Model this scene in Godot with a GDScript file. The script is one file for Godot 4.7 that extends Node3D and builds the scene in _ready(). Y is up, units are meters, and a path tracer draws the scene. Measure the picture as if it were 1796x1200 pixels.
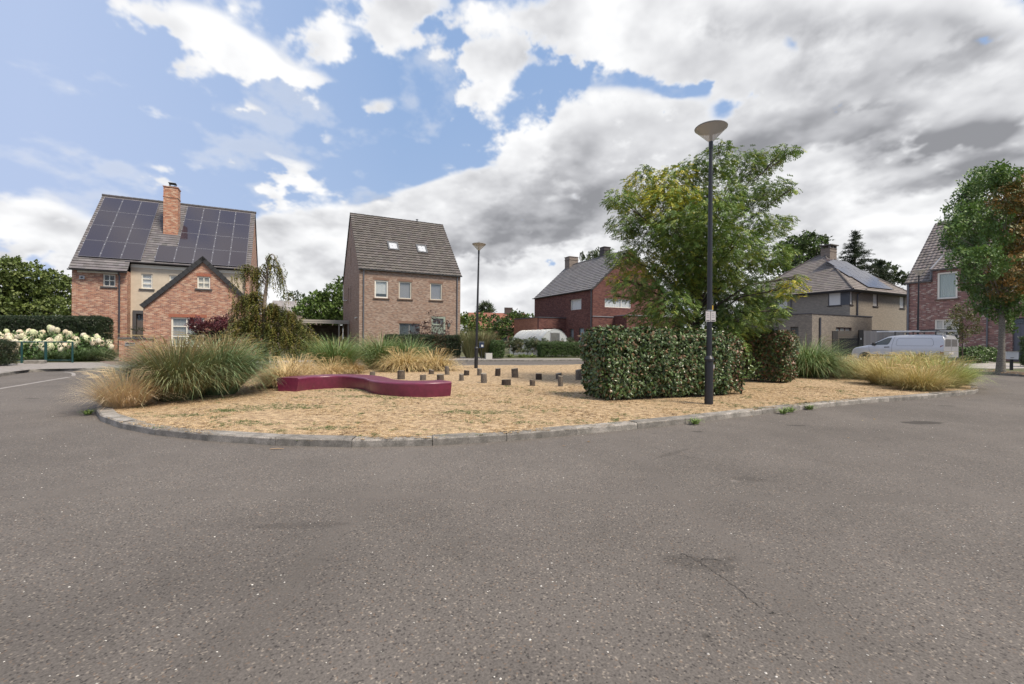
extends Node3D
# A residential square: a dry grass island with bench, stumps, lamps and hedges; houses around it.

const GRID := 26.3   # the street grid is turned by this many degrees
const SKY_ENERGY := .325
const SUN := .5
const EXPOSURE := 3.25

var rng := RandomNumberGenerator.new()
var mats := {}
var texs := {}
var used_names := {}
var shared := {}

# ---------------------------------------------------------------- mesh builder
class MB:
	var v := PackedVector3Array()
	var n := PackedVector3Array()
	var uv := PackedVector2Array()
	var c := PackedColorArray()
	var col := Color.WHITE
	var xf := Transform3D()
	var plain := true

	func _uv(p: Vector3, nn: Vector3) -> Vector2:
		var a := nn.abs()
		if a.y >= a.x and a.y >= a.z and a.y > 0.8:
			return Vector2(p.x, p.z)
		if a.x > a.z:
			return Vector2(p.z, -p.y)
		return Vector2(p.x, -p.y)

	func tri(a: Vector3, b: Vector3, d: Vector3) -> void:   # counter-clockwise seen from outside
		var nn := (b - a).cross(d - a).normalized()
		var wn := (xf.basis * nn).normalized()
		for p in [a, d, b]:
			v.append(xf * p)
			n.append(wn)
			uv.append(_uv(p, nn))
			c.append(col)

	func quad(a: Vector3, b: Vector3, d: Vector3, e: Vector3) -> void:
		tri(a, b, d)
		tri(a, d, e)

	func smooth_tri(a: Vector3, b: Vector3, d: Vector3, na: Vector3, nb: Vector3, nd: Vector3) -> void:
		v.append(xf * a); v.append(xf * d); v.append(xf * b)
		n.append((xf.basis * na).normalized()); n.append((xf.basis * nd).normalized()); n.append((xf.basis * nb).normalized())
		uv.append(_uv(a, na)); uv.append(_uv(d, na)); uv.append(_uv(b, na))
		c.append(col); c.append(col); c.append(col)

	func box(p: Vector3, s: Vector3, bevel := 0.0) -> void:   # p: lowest corner
		var q := p + s
		if bevel <= 0.0:
			quad(Vector3(p.x, p.y, q.z), Vector3(q.x, p.y, q.z), Vector3(q.x, q.y, q.z), Vector3(p.x, q.y, q.z))
			quad(Vector3(q.x, p.y, p.z), Vector3(p.x, p.y, p.z), Vector3(p.x, q.y, p.z), Vector3(q.x, q.y, p.z))
			quad(Vector3(q.x, p.y, q.z), Vector3(q.x, p.y, p.z), Vector3(q.x, q.y, p.z), Vector3(q.x, q.y, q.z))
			quad(Vector3(p.x, p.y, p.z), Vector3(p.x, p.y, q.z), Vector3(p.x, q.y, q.z), Vector3(p.x, q.y, p.z))
			quad(Vector3(p.x, q.y, q.z), Vector3(q.x, q.y, q.z), Vector3(q.x, q.y, p.z), Vector3(p.x, q.y, p.z))
			quad(Vector3(p.x, p.y, p.z), Vector3(q.x, p.y, p.z), Vector3(q.x, p.y, q.z), Vector3(p.x, p.y, q.z))
			return
		# bevelled upper edges only
		var b := bevel
		var t := q.y - b
		quad(Vector3(p.x, p.y, q.z), Vector3(q.x, p.y, q.z), Vector3(q.x, t, q.z), Vector3(p.x, t, q.z))
		quad(Vector3(q.x, p.y, p.z), Vector3(p.x, p.y, p.z), Vector3(p.x, t, p.z), Vector3(q.x, t, p.z))
		quad(Vector3(q.x, p.y, q.z), Vector3(q.x, p.y, p.z), Vector3(q.x, t, p.z), Vector3(q.x, t, q.z))
		quad(Vector3(p.x, p.y, p.z), Vector3(p.x, p.y, q.z), Vector3(p.x, t, q.z), Vector3(p.x, t, p.z))
		var i := Vector3(p.x + b, q.y, p.z + b)
		var j := Vector3(q.x - b, q.y, q.z - b)
		quad(Vector3(p.x, t, q.z), Vector3(q.x, t, q.z), j, Vector3(i.x, q.y, j.z))
		quad(Vector3(q.x, t, p.z), Vector3(p.x, t, p.z), i, Vector3(j.x, q.y, i.z))
		quad(Vector3(q.x, t, q.z), Vector3(q.x, t, p.z), Vector3(j.x, q.y, i.z), j)
		quad(Vector3(p.x, t, p.z), Vector3(p.x, t, q.z), Vector3(i.x, q.y, j.z), i)
		quad(Vector3(i.x, q.y, j.z), j, Vector3(j.x, q.y, i.z), i)

	func cbox(center: Vector3, s: Vector3) -> void:
		box(center - s / 2, s)

	func tube(path: Array, radii: Array, sides := 6, cap := true) -> void:
		var rings := []
		var last := Vector3.RIGHT
		for i in path.size():
			var d: Vector3 = (path[min(i + 1, path.size() - 1)] - path[max(i - 1, 0)]).normalized()
			var s := last - d * last.dot(d)
			if s.length() < 0.01:
				s = Vector3.FORWARD - d * Vector3.FORWARD.dot(d)
			s = s.normalized()
			last = s
			var t := d.cross(s)
			var ring := []
			for k in sides:
				var a := TAU * k / sides
				ring.append(s * cos(a) + t * sin(a))
			rings.append(ring)
		for i in path.size() - 1:
			for k in sides:
				var k2 := (k + 1) % sides
				var a: Vector3 = path[i] + rings[i][k] * radii[i]
				var b: Vector3 = path[i] + rings[i][k2] * radii[i]
				var d: Vector3 = path[i + 1] + rings[i + 1][k2] * radii[i + 1]
				var e: Vector3 = path[i + 1] + rings[i + 1][k] * radii[i + 1]
				smooth_tri(a, b, d, rings[i][k], rings[i][k2], rings[i + 1][k2])
				smooth_tri(a, d, e, rings[i][k], rings[i + 1][k2], rings[i + 1][k])
		if cap:
			var z := path.size() - 1
			for k in sides:
				var k2 := (k + 1) % sides
				tri(path[z], path[z] + rings[z][k] * radii[z], path[z] + rings[z][k2] * radii[z])
				tri(path[0], path[0] + rings[0][k2] * radii[0], path[0] + rings[0][k] * radii[0])

	func lathe(profile: Array, sides := 16, at := Vector3.ZERO) -> void:   # profile: [radius, y] from bottom to top
		for i in profile.size() - 1:
			var p: Array = profile[i]
			var q: Array = profile[i + 1]
			var sl := Vector2(q[1] - p[1], -(q[0] - p[0])).normalized()
			for k in sides:
				var a0 := TAU * k / sides
				var a1 := TAU * (k + 1) / sides
				var d0 := Vector3(cos(a0), 0, -sin(a0))
				var d1 := Vector3(cos(a1), 0, -sin(a1))
				var n0 := d0 * sl.x + Vector3(0, sl.y, 0)
				var n1 := d1 * sl.x + Vector3(0, sl.y, 0)
				var up := Vector3(0, p[1], 0)
				var uq := Vector3(0, q[1], 0)
				smooth_tri(at + d0 * p[0] + up, at + d1 * p[0] + up, at + d1 * q[0] + uq, n0, n1, n1)
				smooth_tri(at + d0 * p[0] + up, at + d1 * q[0] + uq, at + d0 * q[0] + uq, n0, n1, n0)

	# a wall in the plane z, facing +z, from x0 to x1, with a top profile [[x, y], ...] and rectangular openings [xa, ya, xb, yb]
	func wall(y0: float, prof: Array, z: float, thick: float, openings := []) -> void:
		var x0: float = prof[0][0]
		var x1: float = prof[-1][0]
		var xs := []
		for p in prof:
			xs.append(p[0])
		for o in openings:
			xs.append(o[0])
			xs.append(o[2])
		xs.sort()
		var top := func(x: float) -> float:
			for i in prof.size() - 1:
				if x <= prof[i + 1][0] + 0.0001:
					var w: float = max(0.0001, prof[i + 1][0] - prof[i][0])
					return lerpf(prof[i][1], prof[i + 1][1], clampf((x - prof[i][0]) / w, 0, 1))
			return prof[-1][1]
		var zb := z - thick
		for i in xs.size() - 1:
			var xa: float = xs[i]
			var xb: float = xs[i + 1]
			if xb - xa < 0.002 or xb <= x0 or xa >= x1:
				continue
			var xm := (xa + xb) / 2
			var here := []
			for o in openings:
				if o[0] < xm and o[2] > xm:
					here.append(o)
			here.sort_custom(func(p, q): return p[1] < q[1])
			var y := y0
			for o in here:
				if o[1] > y + 0.001:
					quad(Vector3(xa, y, z), Vector3(xb, y, z), Vector3(xb, o[1], z), Vector3(xa, o[1], z))
					quad(Vector3(xb, y, zb), Vector3(xa, y, zb), Vector3(xa, o[1], zb), Vector3(xb, o[1], zb))
				y = o[3]
			var ta: float = top.call(xa + 0.0005)
			var tb: float = top.call(xb - 0.0005)
			quad(Vector3(xa, y, z), Vector3(xb, y, z), Vector3(xb, tb, z), Vector3(xa, ta, z))
			quad(Vector3(xb, y, zb), Vector3(xa, y, zb), Vector3(xa, ta, zb), Vector3(xb, tb, zb))
			quad(Vector3(xa, ta, z), Vector3(xb, tb, z), Vector3(xb, tb, zb), Vector3(xa, ta, zb))
		var tl: float = prof[0][1]
		var tr: float = prof[-1][1]
		quad(Vector3(x0, y0, zb), Vector3(x0, y0, z), Vector3(x0, tl, z), Vector3(x0, tl, zb))
		quad(Vector3(x1, y0, z), Vector3(x1, y0, zb), Vector3(x1, tr, zb), Vector3(x1, tr, z))
		for o in openings:
			quad(Vector3(o[0], o[1], z), Vector3(o[2], o[1], z), Vector3(o[2], o[1], zb), Vector3(o[0], o[1], zb))
			quad(Vector3(o[0], o[3], zb), Vector3(o[2], o[3], zb), Vector3(o[2], o[3], z), Vector3(o[0], o[3], z))
			quad(Vector3(o[0], o[1], z), Vector3(o[0], o[1], zb), Vector3(o[0], o[3], zb), Vector3(o[0], o[3], z))
			quad(Vector3(o[2], o[1], zb), Vector3(o[2], o[1], z), Vector3(o[2], o[3], z), Vector3(o[2], o[3], zb))

	# a convex polygon plate with thickness along its normal (points counter-clockwise seen from the top side)
	func plate(pts: Array, t: float) -> void:
		var nn: Vector3 = (pts[1] - pts[0]).cross(pts[2] - pts[0]).normalized()
		for i in range(1, pts.size() - 1):
			tri(pts[0], pts[i], pts[i + 1])
			tri(pts[0] - nn * t, pts[i + 1] - nn * t, pts[i] - nn * t)
		for i in pts.size():
			var a: Vector3 = pts[i]
			var b: Vector3 = pts[(i + 1) % pts.size()]
			quad(a - nn * t, b - nn * t, b, a)

	func mesh() -> ArrayMesh:
		var arr := []
		arr.resize(Mesh.ARRAY_MAX)
		arr[Mesh.ARRAY_VERTEX] = v
		arr[Mesh.ARRAY_NORMAL] = n
		arr[Mesh.ARRAY_TEX_UV] = uv
		arr[Mesh.ARRAY_COLOR] = c
		var m := ArrayMesh.new()
		m.add_surface_from_arrays(Mesh.PRIMITIVE_TRIANGLES, arr)
		return m

# ---------------------------------------------------------------- naming and tagging
func numbered(called: String) -> String:
	var k: int = used_names.get(called, 0)
	used_names[called] = k + 1
	return called if k == 0 else "%s_%03d" % [called, k]

func thing(called: String, label: String, category: String, at := Vector3.ZERO, turn := 0.0, group := "") -> Node3D:
	var o := Node3D.new()
	o.name = numbered(called)
	add_child(o)
	o.position = at
	o.rotation_degrees.y = turn
	o.set_meta("label", label)
	o.set_meta("category", category)
	if group:
		o.set_meta("group", group)
	return o

func part(called: String, m, mat: Material, parent: Node, stuff := false) -> MeshInstance3D:
	var o := MeshInstance3D.new()
	o.mesh = m.mesh() if m is MB else m
	o.material_override = mat
	o.name = called if parent != self else numbered(called)
	parent.add_child(o, true)
	if stuff:
		o.set_meta("kind", "stuff")
	return o

func structure(called: String, m, mat: Material) -> MeshInstance3D:
	var o := part(called, m, mat, self)
	o.set_meta("kind", "structure")
	return o

func copies(called: String, m: Mesh, mat: Material, buf: PackedFloat32Array, parent: Node) -> MultiMeshInstance3D:
	var mm := MultiMesh.new()
	mm.transform_format = MultiMesh.TRANSFORM_3D
	mm.use_colors = true
	mm.mesh = m
	mm.instance_count = buf.size() / 16
	mm.buffer = buf
	var o := MultiMeshInstance3D.new()
	o.multimesh = mm
	o.material_override = mat
	o.name = called if parent != self else numbered(called)
	parent.add_child(o, true)
	o.set_meta("kind", "stuff")
	return o

func put(buf: PackedFloat32Array, b: Basis, p: Vector3, c: Color) -> void:
	buf.append(b.x.x); buf.append(b.y.x); buf.append(b.z.x); buf.append(p.x)
	buf.append(b.x.y); buf.append(b.y.y); buf.append(b.z.y); buf.append(p.y)
	buf.append(b.x.z); buf.append(b.y.z); buf.append(b.z.z); buf.append(p.z)
	buf.append(c.r); buf.append(c.g); buf.append(c.b); buf.append(1.0)

func R(a: float, b: float) -> float:
	return rng.randf_range(a, b)

func L(r: float, g: float, b: float) -> Color:   # linear base colour to the sRGB that albedo_color takes
	return Color(r, g, b).linear_to_srgb()

# ---------------------------------------------------------------- materials
func mat(key: String, color: Color, rough := 0.85, metal := 0.0, tex = null, scale := 1.0) -> StandardMaterial3D:
	if mats.has(key):
		return mats[key]
	var m := StandardMaterial3D.new()
	m.resource_name = key
	m.albedo_color = color
	m.roughness = rough
	m.metallic = metal
	if tex != null:
		m.albedo_texture = tex
		m.uv1_scale = Vector3(scale, scale, scale)
	mats[key] = m
	return m

func vmat(key: String, rough := 0.8, back := 0.0) -> StandardMaterial3D:   # takes vertex or copy colours (linear)
	if mats.has(key):
		return mats[key]
	var m := StandardMaterial3D.new()
	m.resource_name = key
	m.vertex_color_use_as_albedo = true
	m.roughness = rough
	m.cull_mode = BaseMaterial3D.CULL_DISABLED
	if back > 0.0:
		m.backlight_enabled = true
		m.backlight = Color(back, back, back)
	mats[key] = m
	return m

func glass(key := "glass", tint := Color(0.75, 0.82, 0.85), alpha := 0.12) -> StandardMaterial3D:
	if mats.has(key):
		return mats[key]
	var m := StandardMaterial3D.new()
	m.resource_name = key
	m.transparency = BaseMaterial3D.TRANSPARENCY_ALPHA
	m.albedo_color = Color(tint.r, tint.g, tint.b, alpha)
	m.roughness = 0.03
	m.metallic_specular = 0.7
	mats[key] = m
	return m

# bricks: palette of linear colours; one tile of the texture is 2.1 m x 2.08 m (10 x 32 bricks)
func brick_tex(key: String, palette: Array, mortar: Color, vary := 0.15) -> ImageTexture:
	var r := RandomNumberGenerator.new()
	r.seed = hash(key)
	var s := 512
	var im := Image.create(s, s, true, Image.FORMAT_RGB8)
	im.fill(mortar.linear_to_srgb())
	for row in 32:
		for k in 11:
			var c: Color = palette[r.randi() % palette.size()]
			var f := 1.0 + r.randf_range(-vary, vary)
			c = Color(c.r * f, c.g * f, c.b * f)
			var x := int(k * 51.2 - (25 if row % 2 else 0)) + r.randi_range(-1, 1)
			var w := 48
			im.fill_rect(Rect2i(x, row * 16, w, 13), c.linear_to_srgb())
			for j in 3:
				var g := 1.0 + r.randf_range(-0.18, 0.18)
				im.fill_rect(Rect2i(x + r.randi_range(0, 34), row * 16 + r.randi_range(0, 7), r.randi_range(6, 14), r.randi_range(3, 6)), Color(c.r * g, c.g * g, c.b * g).linear_to_srgb())
	im.generate_mipmaps()
	return ImageTexture.create_from_image(im)

func brick(key: String, palette: Array, mortar: Color, vary := 0.15) -> StandardMaterial3D:
	if mats.has(key):
		return mats[key]
	var m := mat(key, Color.WHITE, 0.9, 0.0, brick_tex(key, palette, mortar, vary))
	m.uv1_scale = Vector3(1 / 2.1, 1 / 2.08, 1)
	return m

# a mottled texture: two linear colours mixed by layered noise, with single-pixel grain
func mottled(key: String, a: Color, b: Color, size := 512, freq := 0.01, grain := 0.12, bias := 0.5, contrast := 1.6) -> ImageTexture:
	if texs.has(key):
		return texs[key]
	var nz := FastNoiseLite.new()
	nz.seed = hash(key) % 100000
	nz.frequency = freq
	nz.fractal_octaves = 5
	nz.fractal_gain = 0.6
	var src := nz.get_seamless_image(size, size).get_data()
	var r := RandomNumberGenerator.new()
	r.seed = hash(key)
	var data := PackedByteArray()
	data.resize(size * size * 3)
	var lut := []
	for i in 256:
		var t := clampf((i / 255.0 - bias) * contrast + 0.5, 0, 1)
		lut.append(a.lerp(b, t).linear_to_srgb())
	for i in size * size:
		var c: Color = lut[src[i]]
		var f := (1.0 + (r.randf() - 0.5) * 2.0 * grain) * 255.0
		data[i * 3] = mini(255, int(c.r * f))
		data[i * 3 + 1] = mini(255, int(c.g * f))
		data[i * 3 + 2] = mini(255, int(c.b * f))
	var t := ImageTexture.create_from_image(Image.create_from_data(size, size, false, Image.FORMAT_RGB8, data))
	texs[key] = t
	return t

# ---------------------------------------------------------------- sky: air and clouds, laid out by direction
# each row: tangent of azimuth and of elevation of its middle, half width, half height, slant (deg), weight
const COVER := [
	[-1.06, 0.6, .30, .28, 0, -0.60], [-.98, .38, .26, .13, 0, -0.50], [-.30, .575, .13, .07, 0, -0.50], [-.19, .48, .13, .06, 0, -.65], [.02, .53, .10, .03, 0, -.5], [-.36, .42, .14, .05, 0, -0.40],
	[-.52, .47, .14, .05, 0, -0.38], [.00, .47, .10, .045, 0, -0.28], [.49, .52, .10, .035, 30, -1.15], [.40, .56, .06, .02, 10, -.7], [.62, .675, .03, .045, -20, -1.2], [.20, .585, .13, .03, -6, -.55], [.36, .555, .07, .02, 12, -.5],
	[-.66, .34, .10, .04, 0, -0.25], [-.22, .37, .13, .035, 14, -.9], [-.30, .45, .12, .04, 0, -.4], [-.55, .30, .08, .03, 0, -.5], [-.36, .31, .07, .02, 0, -.4], [-.30, .72, .02, .06, 0, -0.25], [-.47, .70, .05, .05, 0, -0.20],
	[-.72, .70, .16, .045, -24, .85], [-.60, .64, .16, .04, -24, .8], [-.48, .585, .11, .02, -10, .8], [-.70, .585, .05, .04, -30, .45], [-.58, .52, .06, .014, -18, .65], [-.37, .66, .08, .04, -35, .55], [-.62, .745, .05, .03, 0, .4],
	[-.74, .37, .07, .03, 0, .8], [-.50, .37, .08, .04, -10, .8], [-.42, .45, .045, .028, 10, .95], [-.62, .42, .07, .018, -8, .5],
	[-1.08, .27, .14, .075, 0, 1.3], [-.96, .22, .12, .05, 0, .9], [-.86, .16, .16, .04, 0, .5],
	[-.29, .52, .055, .024, 14, .95], [-.24, .74, .09, .045, 0, 1.3], [-.27, .68, .03, .03, 0, .6], [-.06, .60, .05, .09, 14, .95], [-.09, .53, .04, .04, 0, .6], [.02, .69, .09, .04, -8, .7], [-.02, .61, .07, .02, 0, .5],
	[.25, .70, .24, .075, 0, 1.3], [.42, .66, .15, .07, 0, 1.0], [.16, .63, .06, .04, 0, .7], [.23, .47, .17, .09, -10, 1.4], [.12, .42, .10, .07, 0, 1.0], [.34, .40, .13, .10, 0, 1.2], [.02, .34, .22, .07, 14, 1.1], [-.15, .31, .16, .045, 12, .9], [-.2, .24, .30, .09, 0, .9],
	[.85, .66, .34, .16, 0, 1.5], [.70, .50, .22, .11, 12, 1.4], [1.0, .48, .30, .14, 0, 1.5], [.9, .27, .55, .16, 0, 1.3], [.6, .42, .2, .10, 0, 1.1], [-.5, .24, .10, .06, 0, .7], [-.5, .13, .34, .09, 0, .9], [0, .06, 1.4, .09, 0, .9], [.1, .2, .4, .1, 0, .8]]
const SHADE := [
	[.85, .62, .42, .17, 0, .42], [.95, .42, .35, .10, 8, .30], [.22, .34, .20, .11, 10, .38], [-.08, .25, .22, .06, 0, .28], [.6, .25, .3, .06, 0, .12],
	[.13, .42, .07, .05, 40, .34], [.20, .34, .16, .06, 10, .42], [.10, .30, .14, .045, 0, .40], [.06, .24, .20, .035, 4, .62], [-.08, .20, .12, .022, 0, .45], [.02, .265, .08, .02, 0, .3], [-.25, .2, .08, .02, 0, .3], [-.5, .19, .08, .02, 0, .25], [-.30, .30, .08, .02, 0, .15],
	[.70, .475, .20, .032, 8, .80], [.58, .43, .12, .03, 10, .6], [.96, .45, .18, .03, 8, .75], [.84, .70, .28, .05, -6, .40], [1.0, .64, .12, .04, 25, .35], [.93, .36, .13, .024, 12, .60], [1.08, .40, .12, .026, 12, .55], [.46, .71, .06, .03, 0, .28], [.8, .56, .16, .04, 20, .30],
	[-1.06, .20, .16, .03, 0, .4], [.75, .25, .2, .03, 0, .14], [.95, .24, .12, .025, 0, .2]]

func blob_field(rows: Array) -> PackedFloat32Array:   # the weights added up on a grid: 321 x 141 over -1.6..1.6, 0..1.4
	var f := PackedFloat32Array()
	f.resize(321 * 141)
	for r in rows:
		var ca := cos(deg_to_rad(r[4]))
		var sa := sin(deg_to_rad(r[4]))
		var reach: float = maxf(r[2], r[3]) * 2.3
		for j in range(maxi(0, int((r[1] - reach) * 100)), mini(141, int((r[1] + reach) * 100) + 2)):
			for i in range(maxi(0, int((r[0] - reach + 1.6) * 100)), mini(321, int((r[0] + reach + 1.6) * 100) + 2)):
				var dx: float = i * .01 - 1.6 - r[0]
				var dy: float = j * .01 - r[1]
				var u: float = (dx * ca + dy * sa) / r[2]
				var w: float = (dy * ca - dx * sa) / r[3]
				var q := u * u + w * w
				if q < 5.0:
					f[j * 321 + i] += r[5] * exp(-q)
	return f

func field_at(f: PackedFloat32Array, a: float, b: float) -> float:
	var x := clampf((a + 1.6) * 100.0, 0, 319.9)
	var y := clampf(b * 100.0, 0, 139.9)
	var i := int(x)
	var j := int(y)
	var k := j * 321 + i
	return lerpf(lerpf(f[k], f[k + 1], x - i), lerpf(f[k + 321], f[k + 322], x - i), y - j)

func make_sky() -> PanoramaSkyMaterial:
	var cover := blob_field(COVER)
	var dim := blob_field(SHADE)
	var w := 3600
	var h := 1800
	var im := Image.create(w, h, false, Image.FORMAT_RGBF)
	im.fill(Color(0.30, 0.28, 0.25))
	var big := FastNoiseLite.new()
	big.seed = 11
	big.frequency = 2.6
	big.fractal_octaves = 4
	var fine := FastNoiseLite.new()
	fine.seed = 5
	fine.frequency = 8.5
	fine.fractal_octaves = 6
	fine.fractal_gain = 0.55
	fine.fractal_lacunarity = 2.1
	var puff := FastNoiseLite.new()
	puff.noise_type = FastNoiseLite.TYPE_CELLULAR
	puff.seed = 3
	puff.frequency = 13.0
	puff.fractal_octaves = 3
	puff.fractal_gain = 0.5
	var mid := FastNoiseLite.new()
	mid.seed = 15
	mid.frequency = 3.3
	mid.fractal_octaves = 5
	mid.fractal_gain = 0.5
	var step := 1
	var rows_up := 915
	var y := 0
	while y < rows_up:
		var el := (0.5 - (y + 0.5) / h) * PI
		var x := 0
		while x < w:
			var az := (x + 0.5) / w * TAU      # 0 is -Z, growing to +X
			if az > PI:
				az -= TAU
			var inside := absf(az) < 1.0 and el < 0.88
			step = 1 if inside else 4
			if not inside and y % 4 != 0:
				x += 4
				continue
			var ce := cos(el)
			var d := Vector3(sin(az) * ce, sin(el), -cos(az) * ce)
			var q := Vector3(d.x, d.y * 1.5, d.z) * (2.1 - 0.9 * smoothstep(0.0, 0.5, d.y))
			var n1 := big.get_noise_3dv(q)
			var n2 := fine.get_noise_3dv(q)
			var front := clampf((-d.z - 0.25) / 0.2, 0, 1)
			var bias := 0.10
			var shade := 0.0
			if front > 0.0:
				var a := d.x / -d.z
				var b := d.y / -d.z
				a += n2 * 0.045 + n1 * 0.03
				b += n2 * 0.03 + n1 * 0.02
				var edge := front * clampf((1.55 - absf(a)) / 0.3, 0, 1) * clampf((1.25 - b) / 0.4, 0, 1)
				bias = lerpf(0.10, field_at(cover, a, b) - 0.13, edge)
				shade = field_at(dim, a, b) * edge
			shade = maxf(shade, clampf(n1 * 1.1 + 0.05, 0, 0.6) * (1.0 - front * 0.8))
			var pf := puff.get_noise_3dv(q)
			var m0 := mid.get_noise_3dv(q)
			var den := clampf(bias, -0.75, 0.9) + n1 * 0.38 + n2 * 1.05 - (pf + 0.55) * 0.28
			var soft := smoothstep(-0.12, 0.50, den)
			var al := lerpf(soft, smoothstep(-0.02, 0.20, den), clampf(bias - 0.2, 0, 1)) * 0.97
			al = maxf(al, 0.34 * smoothstep(0.05, 0.5, m0 * 0.9 + n2 * 0.55))
			var e := clampf(d.y, 0, 1)
			var air := Color(0.26, 0.40, 0.67).lerp(Color(0.50, 0.62, 0.80), pow(1.0 - e, 3.2))
			air = air.lerp(Color(0.47, 0.57, 0.80), clampf((-az - 0.25) * 1.5, 0, 0.85))
			var thick := clampf(den - 0.15, 0, 1.0)
			var lit := mid.get_noise_3dv(q + Vector3(0.05, 0.09, 0.0)) - m0
			var grey := smoothstep(0.0, 0.85, shade * 0.9 + m0 * 0.95 + n2 * 0.45) * clampf(shade * 2.4 + 0.35, 0, 1)
			var lum := 0.92 - 0.05 * thick - grey * (0.32 + 0.20 * clampf(shade, 0, 1))
			lum -= (lit * 0.34 - m0 * 0.10) * clampf(thick * 2.5, 0.0, 1)
			lum += clampf(-(pf + 0.62), -0.35, 0.3) * 0.10 * clampf(thick * 3.0, 0.2, 1)
			lum += n1 * 0.08 + n2 * 0.10 * clampf(thick * 2.0, 0, 1)
			lum = maxf(0.98 - sqrt(pow(maxf(0.98 - lum, 0.0), 2.0)), 0.30)
			var cl := Color(lum * lerpf(0.945, 1.0, lum), lum * lerpf(0.95, 1.0, lum), lum * lerpf(1.02, 1.0, lum))
			var c := air.lerp(cl, al)
			if step == 1:
				im.set_pixel(x, y, c)
			else:
				im.fill_rect(Rect2i(x, y, 4, 4), c)
			x += step
		y += 1
	var m := PanoramaSkyMaterial.new()
	m.panorama = ImageTexture.create_from_image(im)
	return m

# ---------------------------------------------------------------- ground, road, pavement, island
const KERB := [[-14.5, 6], [-14.5, -5], [-15.2, -11], [-16.85, -14.82], [-18.1, -16.7], [-17.6, -17.5], [-15.84, -18.1], [-14.8, -19.6], [-13.3, -22.3], [-10.5, -24.4], [-7, -26.1], [-3.42, -27.6], [1.17, -28.9], [6.23, -30.3], [12, -32.3], [15.5, -32.6], [17.4, -30.5], [18.6, -26], [20.2, -20], [20.7, -17.5], [22, -11], [24.5, 0], [25, 8]]
const ISLAND := [[-7.11, -7.70], [-6.46, -7.07], [-5.81, -6.59], [-5.06, -6.17], [-4.47, -5.92], [-3.54, -5.62], [-2.76, -5.48], [-2.04, -5.43], [-1.36, -5.46], [-0.69, -5.62], [0.02, -5.85], [1.24, -6.41], [2.62, -7.07], [4.73, -8.25], [7.32, -9.59], [9.26, -10.40], [11.76, -11.57], [12.75, -12.3], [13.9, -13.6], [14.7, -15.3], [15.0, -17.5], [14.6, -20], [13, -22.4], [9.5, -24.1], [4.9, -24], [.94, -22.93], [-2.72, -22], [-6, -21.7], [-9, -21], [-10.5, -19.4], [-10.5, -17], [-9.8, -14], [-8.8, -11.4], [-7.75, -9.1]]

func spline(pts: Array, closed: bool, spacing: float) -> Array:
	var dense := []
	var m := pts.size()
	var segs := m if closed else m - 1
	for i in segs:
		var p0 := Vector2(pts[(i - 1 + m) % m][0], pts[(i - 1 + m) % m][1]) if closed or i > 0 else Vector2(pts[0][0], pts[0][1])
		var p1 := Vector2(pts[i][0], pts[i][1])
		var p2 := Vector2(pts[(i + 1) % m][0], pts[(i + 1) % m][1])
		var j := (i + 2) % m if closed else mini(i + 2, m - 1)
		var p3 := Vector2(pts[j][0], pts[j][1])
		for k in 12:
			dense.append(p1.cubic_interpolate(p2, p0, p3, k / 12.0))
	if not closed:
		dense.append(Vector2(pts[-1][0], pts[-1][1]))
	var out := [dense[0]]
	var acc := 0.0
	for i in range(1, dense.size() + (1 if closed else 0)):
		var a: Vector2 = dense[i - 1]
		var b: Vector2 = dense[i % dense.size()]
		acc += a.distance_to(b)
		if acc >= spacing:
			out.append(b)
			acc = 0.0
	return out

func flat_poly(pts: Array, y: float) -> MB:
	var poly := PackedVector2Array()
	for p in pts:
		poly.append(p if p is Vector2 else Vector2(p[0], p[1]))
	var mb := MB.new()
	var idx := Geometry2D.triangulate_polygon(poly)
	for i in range(0, idx.size(), 3):
		var a := Vector3(poly[idx[i]].x, y, poly[idx[i]].y)
		var b := Vector3(poly[idx[i + 1]].x, y, poly[idx[i + 1]].y)
		var c := Vector3(poly[idx[i + 2]].x, y, poly[idx[i + 2]].y)
		if (b - a).cross(c - a).y < 0:
			mb.tri(a, c, b)
		else:
			mb.tri(a, b, c)
	return mb

func ribbon(line: Array, off0: float, off1: float, y: float) -> MB:   # strip along a line of Vector2, offsets to its left
	var mb := MB.new()
	for i in line.size() - 1:
		var t0: Vector2 = (line[mini(i + 1, line.size() - 1)] - line[maxi(i - 1, 0)]).normalized()
		var t1: Vector2 = (line[mini(i + 2, line.size() - 1)] - line[i]).normalized()
		var n0 := Vector2(t0.y, -t0.x)
		var n1 := Vector2(t1.y, -t1.x)
		var a: Vector2 = line[i] + n0 * off0
		var b: Vector2 = line[i + 1] + n1 * off0
		var c: Vector2 = line[i + 1] + n1 * off1
		var d: Vector2 = line[i] + n0 * off1
		mb.quad(Vector3(a.x, y, a.y), Vector3(b.x, y, b.y), Vector3(c.x, y, c.y), Vector3(d.x, y, d.y))
	return mb

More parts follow.
